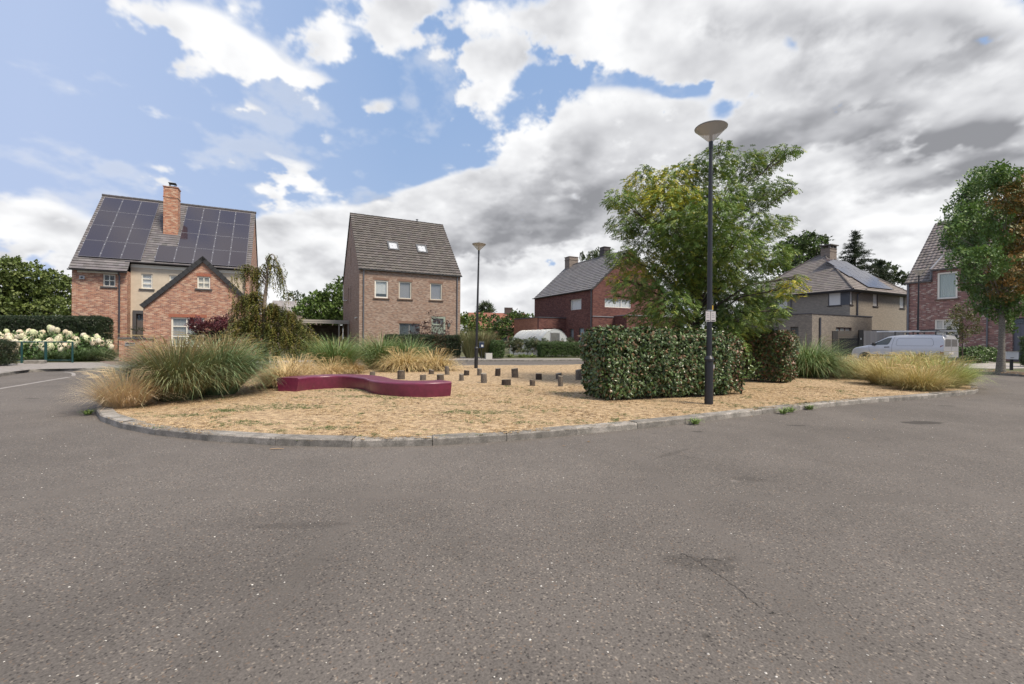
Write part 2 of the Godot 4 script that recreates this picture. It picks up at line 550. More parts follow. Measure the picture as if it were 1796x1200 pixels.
func asphalt_material() -> StandardMaterial3D:
	var s := 1024
	var r := RandomNumberGenerator.new()
	r.seed = 77
	var nz := FastNoiseLite.new()
	nz.seed = 4
	nz.frequency = 0.16
	nz.fractal_octaves = 2
	var src := nz.get_seamless_image(s, s).get_data()
	nz.noise_type = FastNoiseLite.TYPE_CELLULAR
	nz.cellular_return_type = FastNoiseLite.RETURN_CELL_VALUE
	nz.frequency = 0.30
	nz.fractal_type = FastNoiseLite.FRACTAL_NONE
	var cell := nz.get_seamless_image(s, s).get_data()
	var data := PackedByteArray()
	data.resize(s * s * 3)
	var hgt := PackedByteArray()
	hgt.resize(s * s)
	for i in s * s:
		var q := cell[i] / 255.0
		var f := 0.62 + src[i] / 255.0 * 0.42 + (q - 0.5) * 0.26 + (r.randf() - 0.5) * 0.20
		var cr := 0.196 * f
		var cg := 0.1745 * f
		var cb := 0.159 * f
		if q > 0.955:
			cr *= 1.65; cg *= 1.6; cb *= 1.5
		elif q < 0.06:
			cr *= 0.6; cg *= 0.6; cb *= 0.62
		elif q > 0.44 and q < 0.47:
			cr *= 1.3; cg *= 1.1; cb *= 0.95
		data[i * 3] = clampi(int(pow(cr, 1 / 2.2) * 255), 0, 255)
		data[i * 3 + 1] = clampi(int(pow(cg, 1 / 2.2) * 255), 0, 255)
		data[i * 3 + 2] = clampi(int(pow(cb, 1 / 2.2) * 255), 0, 255)
		hgt[i] = clampi(int(src[i] * 0.5 + q * 110), 0, 255)
	var m := mat("asphalt", Color.WHITE, 0.88)
	m.albedo_texture = ImageTexture.create_from_image(Image.create_from_data(s, s, false, Image.FORMAT_RGB8, data))
	m.heightmap_enabled = true
	m.heightmap_texture = ImageTexture.create_from_image(Image.create_from_data(s, s, false, Image.FORMAT_L8, hgt))
	m.heightmap_scale = 0.22
	m.uv1_scale = Vector3(1 / 2.6, 1 / 2.6, 1)
	m.metallic_specular = 0.35
	# wear, old repairs and stains: a sheet of 40 m x 40 m multiplied over it
	var big := 1400
	var wear := FastNoiseLite.new()
	wear.seed = 21
	wear.frequency = 0.006
	wear.fractal_octaves = 6
	wear.fractal_gain = 0.62
	var wsrc := wear.get_image(big, big).get_data()
	wear.seed = 8
	wear.frequency = 0.03
	var wsrc2 := wear.get_image(big, big).get_data()
	var wd := PackedByteArray()
	wd.resize(big * big * 3)
	# dark repair patches and oil marks, in metres: x, z, half length, half width, slant, strength
	var marks := [[6.84, -7.44, .42, .14, -8, .48], [9.14, -9.45, .17, .07, 0, .4], [4.47, -7.1, .14, .045, 0, .42], [2.68, -6.55, .09, .04, 0, .42], [2.01, -6.4, .04, .02, 0, .4], [1.09, -2.65, .20, .09, 10, .22], [1.26, -2.7, .09, .03, 0, .22], [.86, -2.01, .02, .02, 0, .6], [2.25, -4.3, .16, .07, 10, .2], [2.08, -4.24, .04, .02, 0, -.45], [-1.47, -3.16, .35, .05, -6, .18], [-10.24, -9.61, .22, .05, 10, .4], [1.9, -5.3, .35, .05, -40, .2]]
	for m_ in marks:
		m_.append(cos(deg_to_rad(m_[4])))
		m_.append(sin(deg_to_rad(m_[4])))
	for j in big:
		var z := -30.0 + 40.0 * j / big
		for i in big:
			var x := -20.0 + 40.0 * i / big
			var k := j * big + i
			var f := 0.76 + wsrc[k] / 255.0 * 0.36 + (wsrc2[k] / 255.0 - 0.5) * 0.16
			for q in marks:
				var dx: float = x - q[0]
				var dz: float = z - q[1]
				if absf(dx) < 1.0 and absf(dz) < .8:
					var u: float = (dx * q[6] + dz * q[7]) / q[2]
					var w: float = (dz * q[6] - dx * q[7]) / q[3]
					var g := u * u + w * w + (wsrc2[k] / 255.0 - 0.5) * 1.6
					if g < 1.0:
						f *= 1.0 - q[5] * minf(1.0, (1.0 - g) * 4.0)
			var wr := f
			wd[k * 3] = clampi(int(pow(wr, 1 / 2.2) * 235), 0, 255)
			wd[k * 3 + 1] = clampi(int(pow(wr, 1 / 2.2) * 235), 0, 255)
			wd[k * 3 + 2] = clampi(int(pow(wr, 1 / 2.2) * 235), 0, 255)
	m.detail_enabled = true
	m.detail_blend_mode = BaseMaterial3D.BLEND_MODE_MUL
	m.detail_uv_layer = BaseMaterial3D.DETAIL_UV_2
	m.detail_albedo = ImageTexture.create_from_image(Image.create_from_data(big, big, false, Image.FORMAT_RGB8, wd))
	return m

func make_road() -> void:
	var st := SurfaceTool.new()
	st.begin(Mesh.PRIMITIVE_TRIANGLES)
	for p in [[-70, 34], [-70, -46], [70, -46], [-70, 34], [70, -46], [70, 34]]:
		st.set_normal(Vector3.UP)
		st.set_uv(Vector2(p[0], p[1]))
		st.set_uv2(Vector2((p[0] + 20) / 40.0, (p[1] + 30) / 40.0))
		st.add_vertex(Vector3(p[0], 0, p[1]))
	var road := structure("road", st.commit(), asphalt_material())
	# cracks: thin dark strips laid just above the asphalt
	var dark := mat("crack_dark", L(0.045, 0.041, 0.038), 0.95)
	for line in [[[1.05, -2.77], [1.11, -2.67], [1.16, -2.52], [1.20, -2.39], [1.21, -2.26], [1.24, -2.16], [1.30, -2.15]], [[1.11, -2.67], [1.18, -2.70], [1.26, -2.68]], [[1.73, -5.6], [1.80, -5.4], [1.87, -5.21], [2.0, -5.08], [2.17, -4.99]]]:
		var mb := MB.new()
		var prev := Vector2.INF
		var pw := 0.0
		for i in line.size() - 1:
			for k in 8:
				var p := Vector2(line[i][0], line[i][1]).lerp(Vector2(line[i + 1][0], line[i + 1][1]), k / 8.0) + Vector2(R(-.010, .010), R(-.010, .010))
				var w := R(0.0003, 0.0026)
				if prev != Vector2.INF:
					var t := (p - prev).normalized()
					var nn := Vector2(t.y, -t.x)
					var a := prev - nn * pw
					var b := p - nn * w
					var c := p + nn * w
					var d := prev + nn * pw
					mb.quad(Vector3(a.x, .004, a.y), Vector3(b.x, .004, b.y), Vector3(c.x, .004, c.y), Vector3(d.x, .004, d.y))
				prev = p
				pw = w
		part("crack", mb, dark, road)
	# pale strips where the gutter slabs run at the junction
	var pale := mat("pale_strip", Color.WHITE, 0.9, 0, mottled("pale_strip", Color(.33, .305, .29), Color(.22, .20, .19), 256, .03, .1), .5)
	part("gutter_strip", ribbon(spline([[-9.6, -4], [-11.4, -8], [-12.92, -11.37], [-14.05, -13.7], [-14.65, -15.0]], false, .5), -.07, .07, .005), pale, road)
	part("gutter_strip", ribbon(spline([[-14.7, -15.1], [-14.35, -16.0], [-13.4, -18.0], [-12.2, -20.4]], false, .5), -.06, .06, .005), pale, road)
	part("gutter_strip", ribbon(spline([[-14.9, -15.3], [-16.2, -16.6], [-17.3, -17.2]], false, .5), -.05, .05, .005), pale, road)
	# loose grit
	var stone := MB.new()
	var pts := []
	for k in 5:
		pts.append(Vector3(cos(TAU * k / 5.0), 0, -sin(TAU * k / 5.0)))
	for k in 5:
		stone.tri(pts[k], pts[(k + 1) % 5], Vector3(.1, .7, .1))
	var buf := PackedFloat32Array()
	for i in 2600:
		var z := -pow(R(1.2, 3.4), 2.0) + .3
		var x := R(-1.2, 1.2) * absf(z) * 1.05
		if z < -5.3 and inside_island(Vector2(x, z), .3):
			continue
		var s := R(.0022, .0062) * (1.0 + .05 * absf(z))
		var g: float = [.55, .45, .30, .16, .07, .05][rng.randi() % 6] * R(.8, 1.2)
		put(buf, Basis.from_euler(Vector3(R(-.2, .2), R(0, 6), R(-.2, .2))).scaled(Vector3(s, s * .8, s * R(.6, 1))), Vector3(x, .001, z), Color(g, g * .95, g * .88))
	var grit := copies("grit", stone.mesh(), vmat("grit", .9), buf, self)
	grit.set_meta("label", "loose light and dark grit scattered over the grey asphalt")
	grit.set_meta("category", "grit")

var island_poly := PackedVector2Array()

func inside_island(p: Vector2, grow := 0.0) -> bool:
	if Geometry2D.is_point_in_polygon(p, island_poly):
		return true
	if grow > 0.0:
		for q in island_poly:
			if q.distance_to(p) < grow:
				return true
	return false

func kerb_stone(parent: Node, a: Vector2, b: Vector2, na: Vector2, nb: Vector2, w: float, h: float, y0: float, m: Material) -> void:
	# a concrete kerb stone between two points, na / nb point to the raised side
	var mb := MB.new()
	var g := (b - a).normalized() * .004
	var p := [a + g, b - g, b - g + nb * w, a + g + na * w]
	var r := .018
	var dy := R(-.006, .006)
	var e := [p[0] + na * r, p[1] + nb * r]
	var V := func(q: Vector2, y: float) -> Vector3: return Vector3(q.x, y, q.y)
	var t := y0 + h + dy
	mb.quad(V.call(p[0], y0 - .05), V.call(p[1], y0 - .05), V.call(p[1], t - r), V.call(p[0], t - r))
	mb.quad(V.call(p[0], t - r), V.call(p[1], t - r), V.call(e[1], t), V.call(e[0], t))
	mb.quad(V.call(e[0], t), V.call(e[1], t), V.call(p[2], t), V.call(p[3], t))
	mb.quad(V.call(p[1], y0 - .05), V.call(p[2], y0 - .05), V.call(p[2], t), V.call(p[1], t - r))
	mb.quad(V.call(p[3], y0 - .05), V.call(p[0], y0 - .05), V.call(p[0], t - r), V.call(p[3], t))
	mb.quad(V.call(p[2], y0 - .05), V.call(p[3], y0 - .05), V.call(p[3], t), V.call(p[2], t))
	part("kerb_stone", mb, m, parent)

func make_kerb(called: String, line: Array, closed: bool, w: float, h: float, side: float, m: Array) -> void:
	var root := Node3D.new()
	root.name = called
	add_child(root)
	root.set_meta("kind", "structure")
	var k := line.size()
	for i in (k if closed else k - 1):
		var a: Vector2 = line[i]
		var b: Vector2 = line[(i + 1) % k]
		var t0: Vector2 = (b - line[(i - 1 + k) % k]).normalized() if closed or i > 0 else (b - a).normalized()
		var t1: Vector2 = (line[(i + 2) % k] - a).normalized() if closed or i < k - 2 else (b - a).normalized()
		kerb_stone(root, a, b, Vector2(t0.y, -t0.x) * side, Vector2(t1.y, -t1.x) * side, w, h, 0.0, m[rng.randi() % m.size()])

func lawn_y(x: float, z: float) -> float:
	return .088 + .012 * sin(x * 1.3 + z * .7) + .008 * sin(x * 3.1 - z * 2.3)

func make_setting() -> void:
	var soil := mat("soil", Color.WHITE, .95, 0, mottled("soil", Color(.075, .085, .03), Color(.14, .11, .06), 256, .02, .2), .2)
	structure("ground", flat_poly([[-900, 300], [-900, -1500], [900, -1500], [900, 300]], -.06), soil)
	make_road()
	var conc := []
	for i in 4:
		var f := 1.0 + (i - 1.5) * .10
		conc.append(mat("kerb_concrete_%d" % i, Color.WHITE, .92, 0, mottled("kerb_c%d" % i, Color(.30 * f, .275 * f, .25 * f), Color(.15 * f, .14 * f, .125 * f), 256, .02, .16), .7))
	# the island
	var edge := spline(ISLAND, true, .95)
	island_poly = PackedVector2Array(edge)
	make_kerb("island_kerb", edge, true, .20, .095, 1.0, conc)
	var lawn := MB.new()
	var center := Vector2(2.0, -15.5)
	var fine_edge := spline(ISLAND, true, .4)
	var rings := 26
	for i in fine_edge.size():
		var a: Vector2 = fine_edge[i]
		var b: Vector2 = fine_edge[(i + 1) % fine_edge.size()]
		a += (center - a).normalized() * .17
		b += (center - b).normalized() * .17
		for k in rings:
			var f0 := 1.0 - k / float(rings)
			var f1 := 1.0 - (k + 1) / float(rings)
			var q := [center.lerp(a, f0), center.lerp(b, f0), center.lerp(b, f1), center.lerp(a, f1)]
			var w := []
			for p in q:
				w.append(Vector3(p.x, lawn_y(p.x, p.y), p.y))
			if (w[1] - w[0]).cross(w[2] - w[0]).y > 0:
				lawn.quad(w[0], w[1], w[2], w[3])
			else:
				lawn.quad(w[3], w[2], w[1], w[0])
	var lm := mat("dry_lawn", Color.WHITE, .95, 0, mottled("dry_lawn", Color(.45, .33, .20), Color(.24, .165, .095), 512, .035, .34, .50, 2.4), .35)
	structure("lawn", lawn, lm)
	# the raised ground behind the street kerb
	var line := spline(KERB, false, 1.0)
	var yard := line.duplicate()
	yard.append_array([Vector2(120, 8), Vector2(120, -160), Vector2(-140, -160), Vector2(-140, 6)])
	structure("garden_ground", flat_poly(yard, .095), mat("garden", Color.WHITE, .95, 0, mottled("garden", Color(.10, .085, .05), Color(.07, .09, .03), 256, .03, .22), .3))
	make_kerb("street_kerb", line, false, .15, .105, 1.0, conc)
	var pav := mat("paving", Color.WHITE, .9, 0, mottled("paving", Color(.30, .275, .255), Color(.20, .18, .17), 256, .04, .12), .4)
	structure("pavement", ribbon(line, .15, 2.0, .101), pav)
	structure("pavement_corner", flat_poly([[-18.05, -16.9], [-17.5, -17.35], [-15.9, -18.25], [-15.0, -19.6], [-17.6, -22.0], [-21.1, -22.1], [-22.4, -21.6], [-24.2, -19.8], [-21.2, -17.0], [-18.3, -15.0], [-17.0, -14.85]], .1035), pav)
	# driveways
	var drive := mat("drive_concrete", Color.WHITE, .9, 0, mottled("drive", Color(.40, .37, .35), Color(.27, .25, .235), 256, .03, .1), .25)
	structure("driveway", flat_poly([[15.8, -31.6], [17.6, -30.3], [18.9, -26], [19.6, -22.5], [24, -22], [30, -24], [33, -32], [36.6, -41.5], [28, -41.5], [24, -39], [19, -36]], .106), drive)
	structure("driveway_left", flat_poly([[-20.7, -22.6], [-18.0, -20.2], [-16.2, -21.0], [-17.6, -23.4], [-24, -31.4], [-27.4, -30.4]], .106), mat("drive_pavers", Color.WHITE, .9, 0, mottled("drivep", Color(.22, .155, .14), Color(.15, .11, .105), 256, .08, .2), .6))
	structure("driveway_far", flat_poly([[-3.6, -29.4], [-1.6, -29.9], [-2.2, -33], [-5.6, -33.5]], .106), pav)

func make_lawn_grass() -> void:
	# short dry blades, tufts of eight
	var tuft := MB.new()
	var keep := rng.seed
	for k in 9:
		var a := TAU * k / 9.0 + R(-.4, .4)
		var d := Vector3(cos(a), 0, sin(a))
		var s := Vector3(-sin(a), 0, cos(a)) * .10
		var o := d * R(0, .5)
		var tip := o + d * R(.3, 1.0) + Vector3(0, R(.35, 1.0), 0)
		tuft.tri(o - s, o + s, tip)
	var m := tuft.mesh()
	var nz := FastNoiseLite.new()
	nz.seed = 31
	nz.frequency = .55
	nz.fractal_octaves = 3
	var buf := PackedFloat32Array()
	# green survivors: x, z, radius x, radius z
	var greens := [[-4.1, -8.0, 1.0, .35], [-4.6, -7.6, .5, .2], [-3.8, -6.5, .6, .22], [-2.6, -6.2, .5, .15], [-3.0, -9.55, 1.1, .25], [-4.2, -10.7, .9, .3], [-1.9, -9.35, .9, .2], [-.9, -6.1, .5, .12], [.3, -6.6, .4, .15], [-5.2, -7.0, .5, .2], [6.5, -9.4, .3, .1], [10.2, -14.2, 1.6, .5], [-.5, -7.6, .9, .3]]
	var count := 0
	while count < 100000:
		count += 1
		var d: float
		if count < 78000:
			d = R(5.3, 12.5)
		else:
			d = R(11, 24)
		var x := R(-1.0, 1.22) * d
		var p := Vector2(x, -d)
		if not Geometry2D.is_point_in_polygon(p, island_poly):
			continue
		var gr := nz.get_noise_2d(x, d)
		if gr < -.28 and rng.randf() < .75:
			continue
		var green := 0.0
		for g in greens:
			var q: float = pow((x - g[0]) / g[2], 2) + pow((-d - g[1]) / g[3], 2)
			green = maxf(green, 1.0 - q)
		var near_kerb := nz.get_noise_2d(x * 2.0 + 50, d * 2.0)
		var f := R(.7, 1.25)
		var c := Color(.52 * f, .385 * f, .225 * f)
		var u := rng.randf()
		if u < .28:
			c = Color(.38 * f, .255 * f, .135 * f)
		elif u < .36:
			c = Color(.62 * f, .50 * f, .33 * f)
		var big_ := 1.0
		if rng.randf() < clampf(green * 1.5, 0, .9) or (near_kerb > .30 and rng.randf() < .55):
			c = Color(.11 * f, .145 * f, .05 * f)
			big_ = 1.25
		elif near_kerb < -.30 and rng.randf() < .7:
			c = Color(.20 * f, .135 * f, .075 * f)
		var s := R(.010, .024) * (1.0 + d * .014) * big_
		put(buf, Basis.from_euler(Vector3(R(-.3, .3), R(0, TAU), R(-.3, .3))).scaled(Vector3(s * 1.3, s * R(.5, 1.1), s * 1.3)), Vector3(x, lawn_y(x, -d) - .003, -d), c)
	var o := copies("dry_grass", m, vmat("dry_blades", .9, .25), buf, self)
	o.set_meta("label", "short straw coloured dry grass covering the island lawn")
	o.set_meta("category", "grass")

# ---------------------------------------------------------------- house helpers (all in the house's own axes: front faces +z)
func bars(mb: MB, x0: float, y0: float, x1: float, y1: float, z: float, fw: float, depth: float, vx := [], hy := []) -> void:
	mb.box(Vector3(x0, y0, z - depth), Vector3(fw, y1 - y0, depth))
	mb.box(Vector3(x1 - fw, y0, z - depth), Vector3(fw, y1 - y0, depth))
	mb.box(Vector3(x0 + fw, y0, z - depth), Vector3(x1 - x0 - 2 * fw, fw, depth))
	mb.box(Vector3(x0 + fw, y1 - fw, z - depth), Vector3(x1 - x0 - 2 * fw, fw, depth))
	for x in vx:
		mb.box(Vector3(x - fw * .35, y0 + fw, z - depth + .004), Vector3(fw * .7, y1 - y0 - 2 * fw, depth - .008))
	for y in hy:
		mb.box(Vector3(x0 + fw, y - fw * .35, z - depth + .008), Vector3(x1 - x0 - 2 * fw, fw * .7, depth - .016))

# a window set back in a wall opening: xf places the wall plane (z = 0) in the house
func window(parent: Node, xf: Transform3D, o: Array, frame: Material, vx := [], hy := [], fw := .07, behind = null, sill = null, back := .10, gl = null, drop := 0.0) -> MeshInstance3D:
	var mb := MB.new()
	mb.xf = xf
	bars(mb, o[0] + .002, o[1] + .002, o[2] - .002, o[3] - .002, -back, fw, .07, vx, hy)
	var w := part("window", mb, frame, parent)
	var g := MB.new()
	g.xf = xf
	var z := -back - .035
	g.quad(Vector3(o[0] + fw, o[1] + fw, z), Vector3(o[2] - fw, o[1] + fw, z), Vector3(o[2] - fw, o[3] - fw, z), Vector3(o[0] + fw, o[3] - fw, z))
	part("pane", g, gl if gl != null else glass(), w)
	if behind != null:
		var b := MB.new()
		b.xf = xf
		var zz := z - .09
		var y0: float = lerpf(o[1], o[3], drop)
		# slats or folds
		var folds := 10
		for i in folds:
			var a0: float = lerpf(o[0] + .01, o[2] - .01, i / float(folds))
			var a1: float = lerpf(o[0] + .01, o[2] - .01, (i + 1) / float(folds))
			var am := (a0 + a1) / 2
			b.quad(Vector3(a0, y0, zz), Vector3(am, y0, zz + .025), Vector3(am, o[3] - .01, zz + .025), Vector3(a0, o[3] - .01, zz))
			b.quad(Vector3(am, y0, zz + .025), Vector3(a1, y0, zz), Vector3(a1, o[3] - .01, zz), Vector3(am, o[3] - .01, zz + .025))
		part("curtain", b, behind, w)
	if sill != null:
		var s := MB.new()
		s.xf = xf
		s.box(Vector3(o[0] - .12, o[1] - .10, -.08), Vector3(o[2] - o[0] + .24, .098, .16))
		part("sill", s, sill, w)
	return w

func shutter(parent: Node, xf: Transform3D, o: Array, frame: Material, blind: Material, sill: Material) -> void:
	# a window closed by a roller shutter: slats in a frame
	var mb := MB.new()
	mb.xf = xf
	bars(mb, o[0] + .002, o[1] + .002, o[2] - .002, o[3] - .002, -.06, .05, .06)
	var w := part("window", mb, frame, parent)
	var s := MB.new()
	s.xf = xf
	var y: float = o[1] + .052
	while y < o[3] - .06:
		var y2: float = minf(y + .05, o[3] - .052)
		s.quad(Vector3(o[0] + .052, y, -.088), Vector3(o[2] - .052, y, -.088), Vector3(o[2] - .052, y2 - .006, -.082), Vector3(o[0] + .052, y2 - .006, -.082))
		s.quad(Vector3(o[0] + .052, y2 - .006, -.082), Vector3(o[2] - .052, y2 - .006, -.082), Vector3(o[2] - .052, y2, -.088), Vector3(o[0] + .052, y2, -.088))
		y = y2
	part("shutter", s, blind, w)
	var k := MB.new()
	k.xf = xf
	k.box(Vector3(o[0] - .08, o[1] - .08, -.05), Vector3(o[2] - o[0] + .16, .078, .12))
	part("sill", k, sill, w)

# courses of tiles on a slope: o is the lower left corner, u the direction along the eaves, s the direction up the slope
func tiles(mb: MB, o: Vector3, u: Vector3, s: Vector3, width: float, length: float, tw: float, th: float, base: Color, vary: float, roll := 0.0, inset_l := 0.0, inset_r := 0.0, lift := .035) -> void:
	u = u.normalized()
	s = s.normalized()
	var nn := u.cross(s).normalized()
	var rows := int(ceil(length / th))
	for r in rows:
		var v0 := r * th
		var v1 := minf(v0 + th, length)
		var f0 := v0 / length
		var f1 := v1 / length
		var l0 := inset_l * f0
		var l1 := inset_l * f1
		var r0 := width - inset_r * f0
		var r1 := width - inset_r * f1
		var cols := int(ceil(width / tw))
		for k in cols:
			var a := k * tw + (tw * .5 if (r % 2 and roll == 0.0) else 0.0) - (tw * .5 if roll == 0.0 else 0.0)
			var b := a + tw
			var xa0 := clampf(a, l0, r0)
			var xb0 := clampf(b, l0, r0)
			var xa1 := clampf(a, l1, r1)
			var xb1 := clampf(b, l1, r1)
			if xb0 - xa0 < .01 and xb1 - xa1 < .01:
				continue
			var f := 1.0 + R(-vary, vary)
			mb.col = Color(base.r * f, base.g * f * R(.98, 1.02), base.b * f * R(.97, 1.03))
			var up := lift + R(-.005, .005)
			var A := o + u * xa0 + s * v0 + nn * up
			var B := o + u * xb0 + s * v0 + nn * up
			var C := o + u * xb1 + s * v1 + nn * .004
			var D := o + u * xa1 + s * v1 + nn * .004
			if roll > 0.0:
				var m0 := A.lerp(B, .62) + nn * roll
				var m1 := D.lerp(C, .62) + nn * roll
				mb.quad(A, m0, m1, D)
				mb.quad(m0, B, C, m1)
				mb.quad(A - nn * (up - .002), m0 - nn * (up + roll - .002), m0, A)
				mb.quad(m0 - nn * (up + roll - .002), B - nn * (up - .002), B, m0)
			else:
				mb.quad(A, B, C, D)
				mb.quad(A - nn * (up - .002), B - nn * (up - .002), B, A)
	mb.col = Color.WHITE

func ridge_row(mb: MB, a: Vector3, b: Vector3, base: Color, rad := .13, step := .38) -> void:
	var k := int((b - a).length() / step)
	var d := (b - a) / k
	for i in k:
		var f := R(.8, 1.15)
		mb.col = Color(base.r * f, base.g * f, base.b * f)
		var p := a + d * i
		mb.tube([p, p + d * 1.08], [rad, rad * .86], 8, true)
	mb.col = Color.WHITE

func downpipe(parent: Node, m: Material, path: Array, r := .05) -> void:
	var mb := MB.new()
	var rr := []
	for p in path:
		rr.append(r)
	mb.tube(path, rr, 8)
	part("downpipe", mb, m, parent)

func gutter(parent: Node, m: Material, a: Vector3, b: Vector3, r := .075) -> void:
	var mb := MB.new()
	var dn := (b - a).normalized()
	var side := dn.cross(Vector3.UP)
	for i in 6:
		var a0 := PI * i / 6.0
		var a1 := PI * (i + 1) / 6.0
		var p := side * cos(a0) * r - Vector3.UP * sin(a0) * r
		var q := side * cos(a1) * r - Vector3.UP * sin(a1) * r
		mb.quad(a + p, b + p, b + q, a + q)
		mb.quad(a + p * .9, a + q * .9, b + q * .9, b + p * .9)
	mb.tri(a + side * r, a - side * r, a - Vector3.UP * r)
	mb.tri(b - side * r, b + side * r, b - Vector3.UP * r)
	part("gutter", mb, m, parent)

func solar_panel(parent: Node, o: Vector3, u: Vector3, s: Vector3, w: float, l: float) -> void:
	u = u.normalized()
	s = s.normalized()
	var nn := u.cross(s).normalized()
	if not shared.has("solar"):
		var fr := MB.new()
		var gl := MB.new()
		# unit panel in x (w) / y (l) axes, built once at real size
		fr.box(Vector3(0, 0, 0), Vector3(w, .02, .038))
		fr.box(Vector3(0, l - .02, 0), Vector3(w, .02, .038))
		fr.box(Vector3(0, .02, 0), Vector3(.02, l - .04, .038))
		fr.box(Vector3(w - .02, .02, 0), Vector3(.02, l - .04, .038))
		gl.quad(Vector3(.02, .02, .034), Vector3(w - .02, .02, .034), Vector3(w - .02, l - .02, .034), Vector3(.02, l - .02, .034))
		gl.quad(Vector3(w - .02, .02, .004), Vector3(.02, .02, .004), Vector3(.02, l - .02, .004), Vector3(w - .02, l - .02, .004))
		var cl := MB.new()
		cl.box(Vector3(-.04, -.03, .036), Vector3(.06, .07, .014))
		shared["solar"] = [fr.mesh(), gl.mesh(), cl.mesh()]
	var cell := mat("solar_glass", L(.030, .024, .036), .08)
	cell.metallic_specular = .8
	var basis_ := Basis(u, s, nn)
	var f := part("solar_panel", shared["solar"][0], mat("solar_frame", L(.20, .20, .23), .45, .4), parent)
	f.transform = Transform3D(basis_, o + nn * .10)
	part("cell_glass", shared["solar"][1], cell, f)
	for k in [.22, .78]:
		part("clamp", shared["solar"][2], mat("clamp", L(.6, .6, .62), .35, .8), f).position = Vector3(0, l * k, 0)

func chimney(parent: Node, at: Vector3, s: Vector3, m: Material, dark: Material) -> MeshInstance3D:
	var mb := MB.new()
	mb.box(at, s)
	mb.box(at + Vector3(-.03, s.y * .82, -.03), Vector3(s.x + .06, .07, s.z + .06))
	mb.box(at + Vector3(-.04, s.y, -.04), Vector3(s.x + .08, .06, s.z + .08))
	var c := part("chimney", mb, m, parent)
	return c

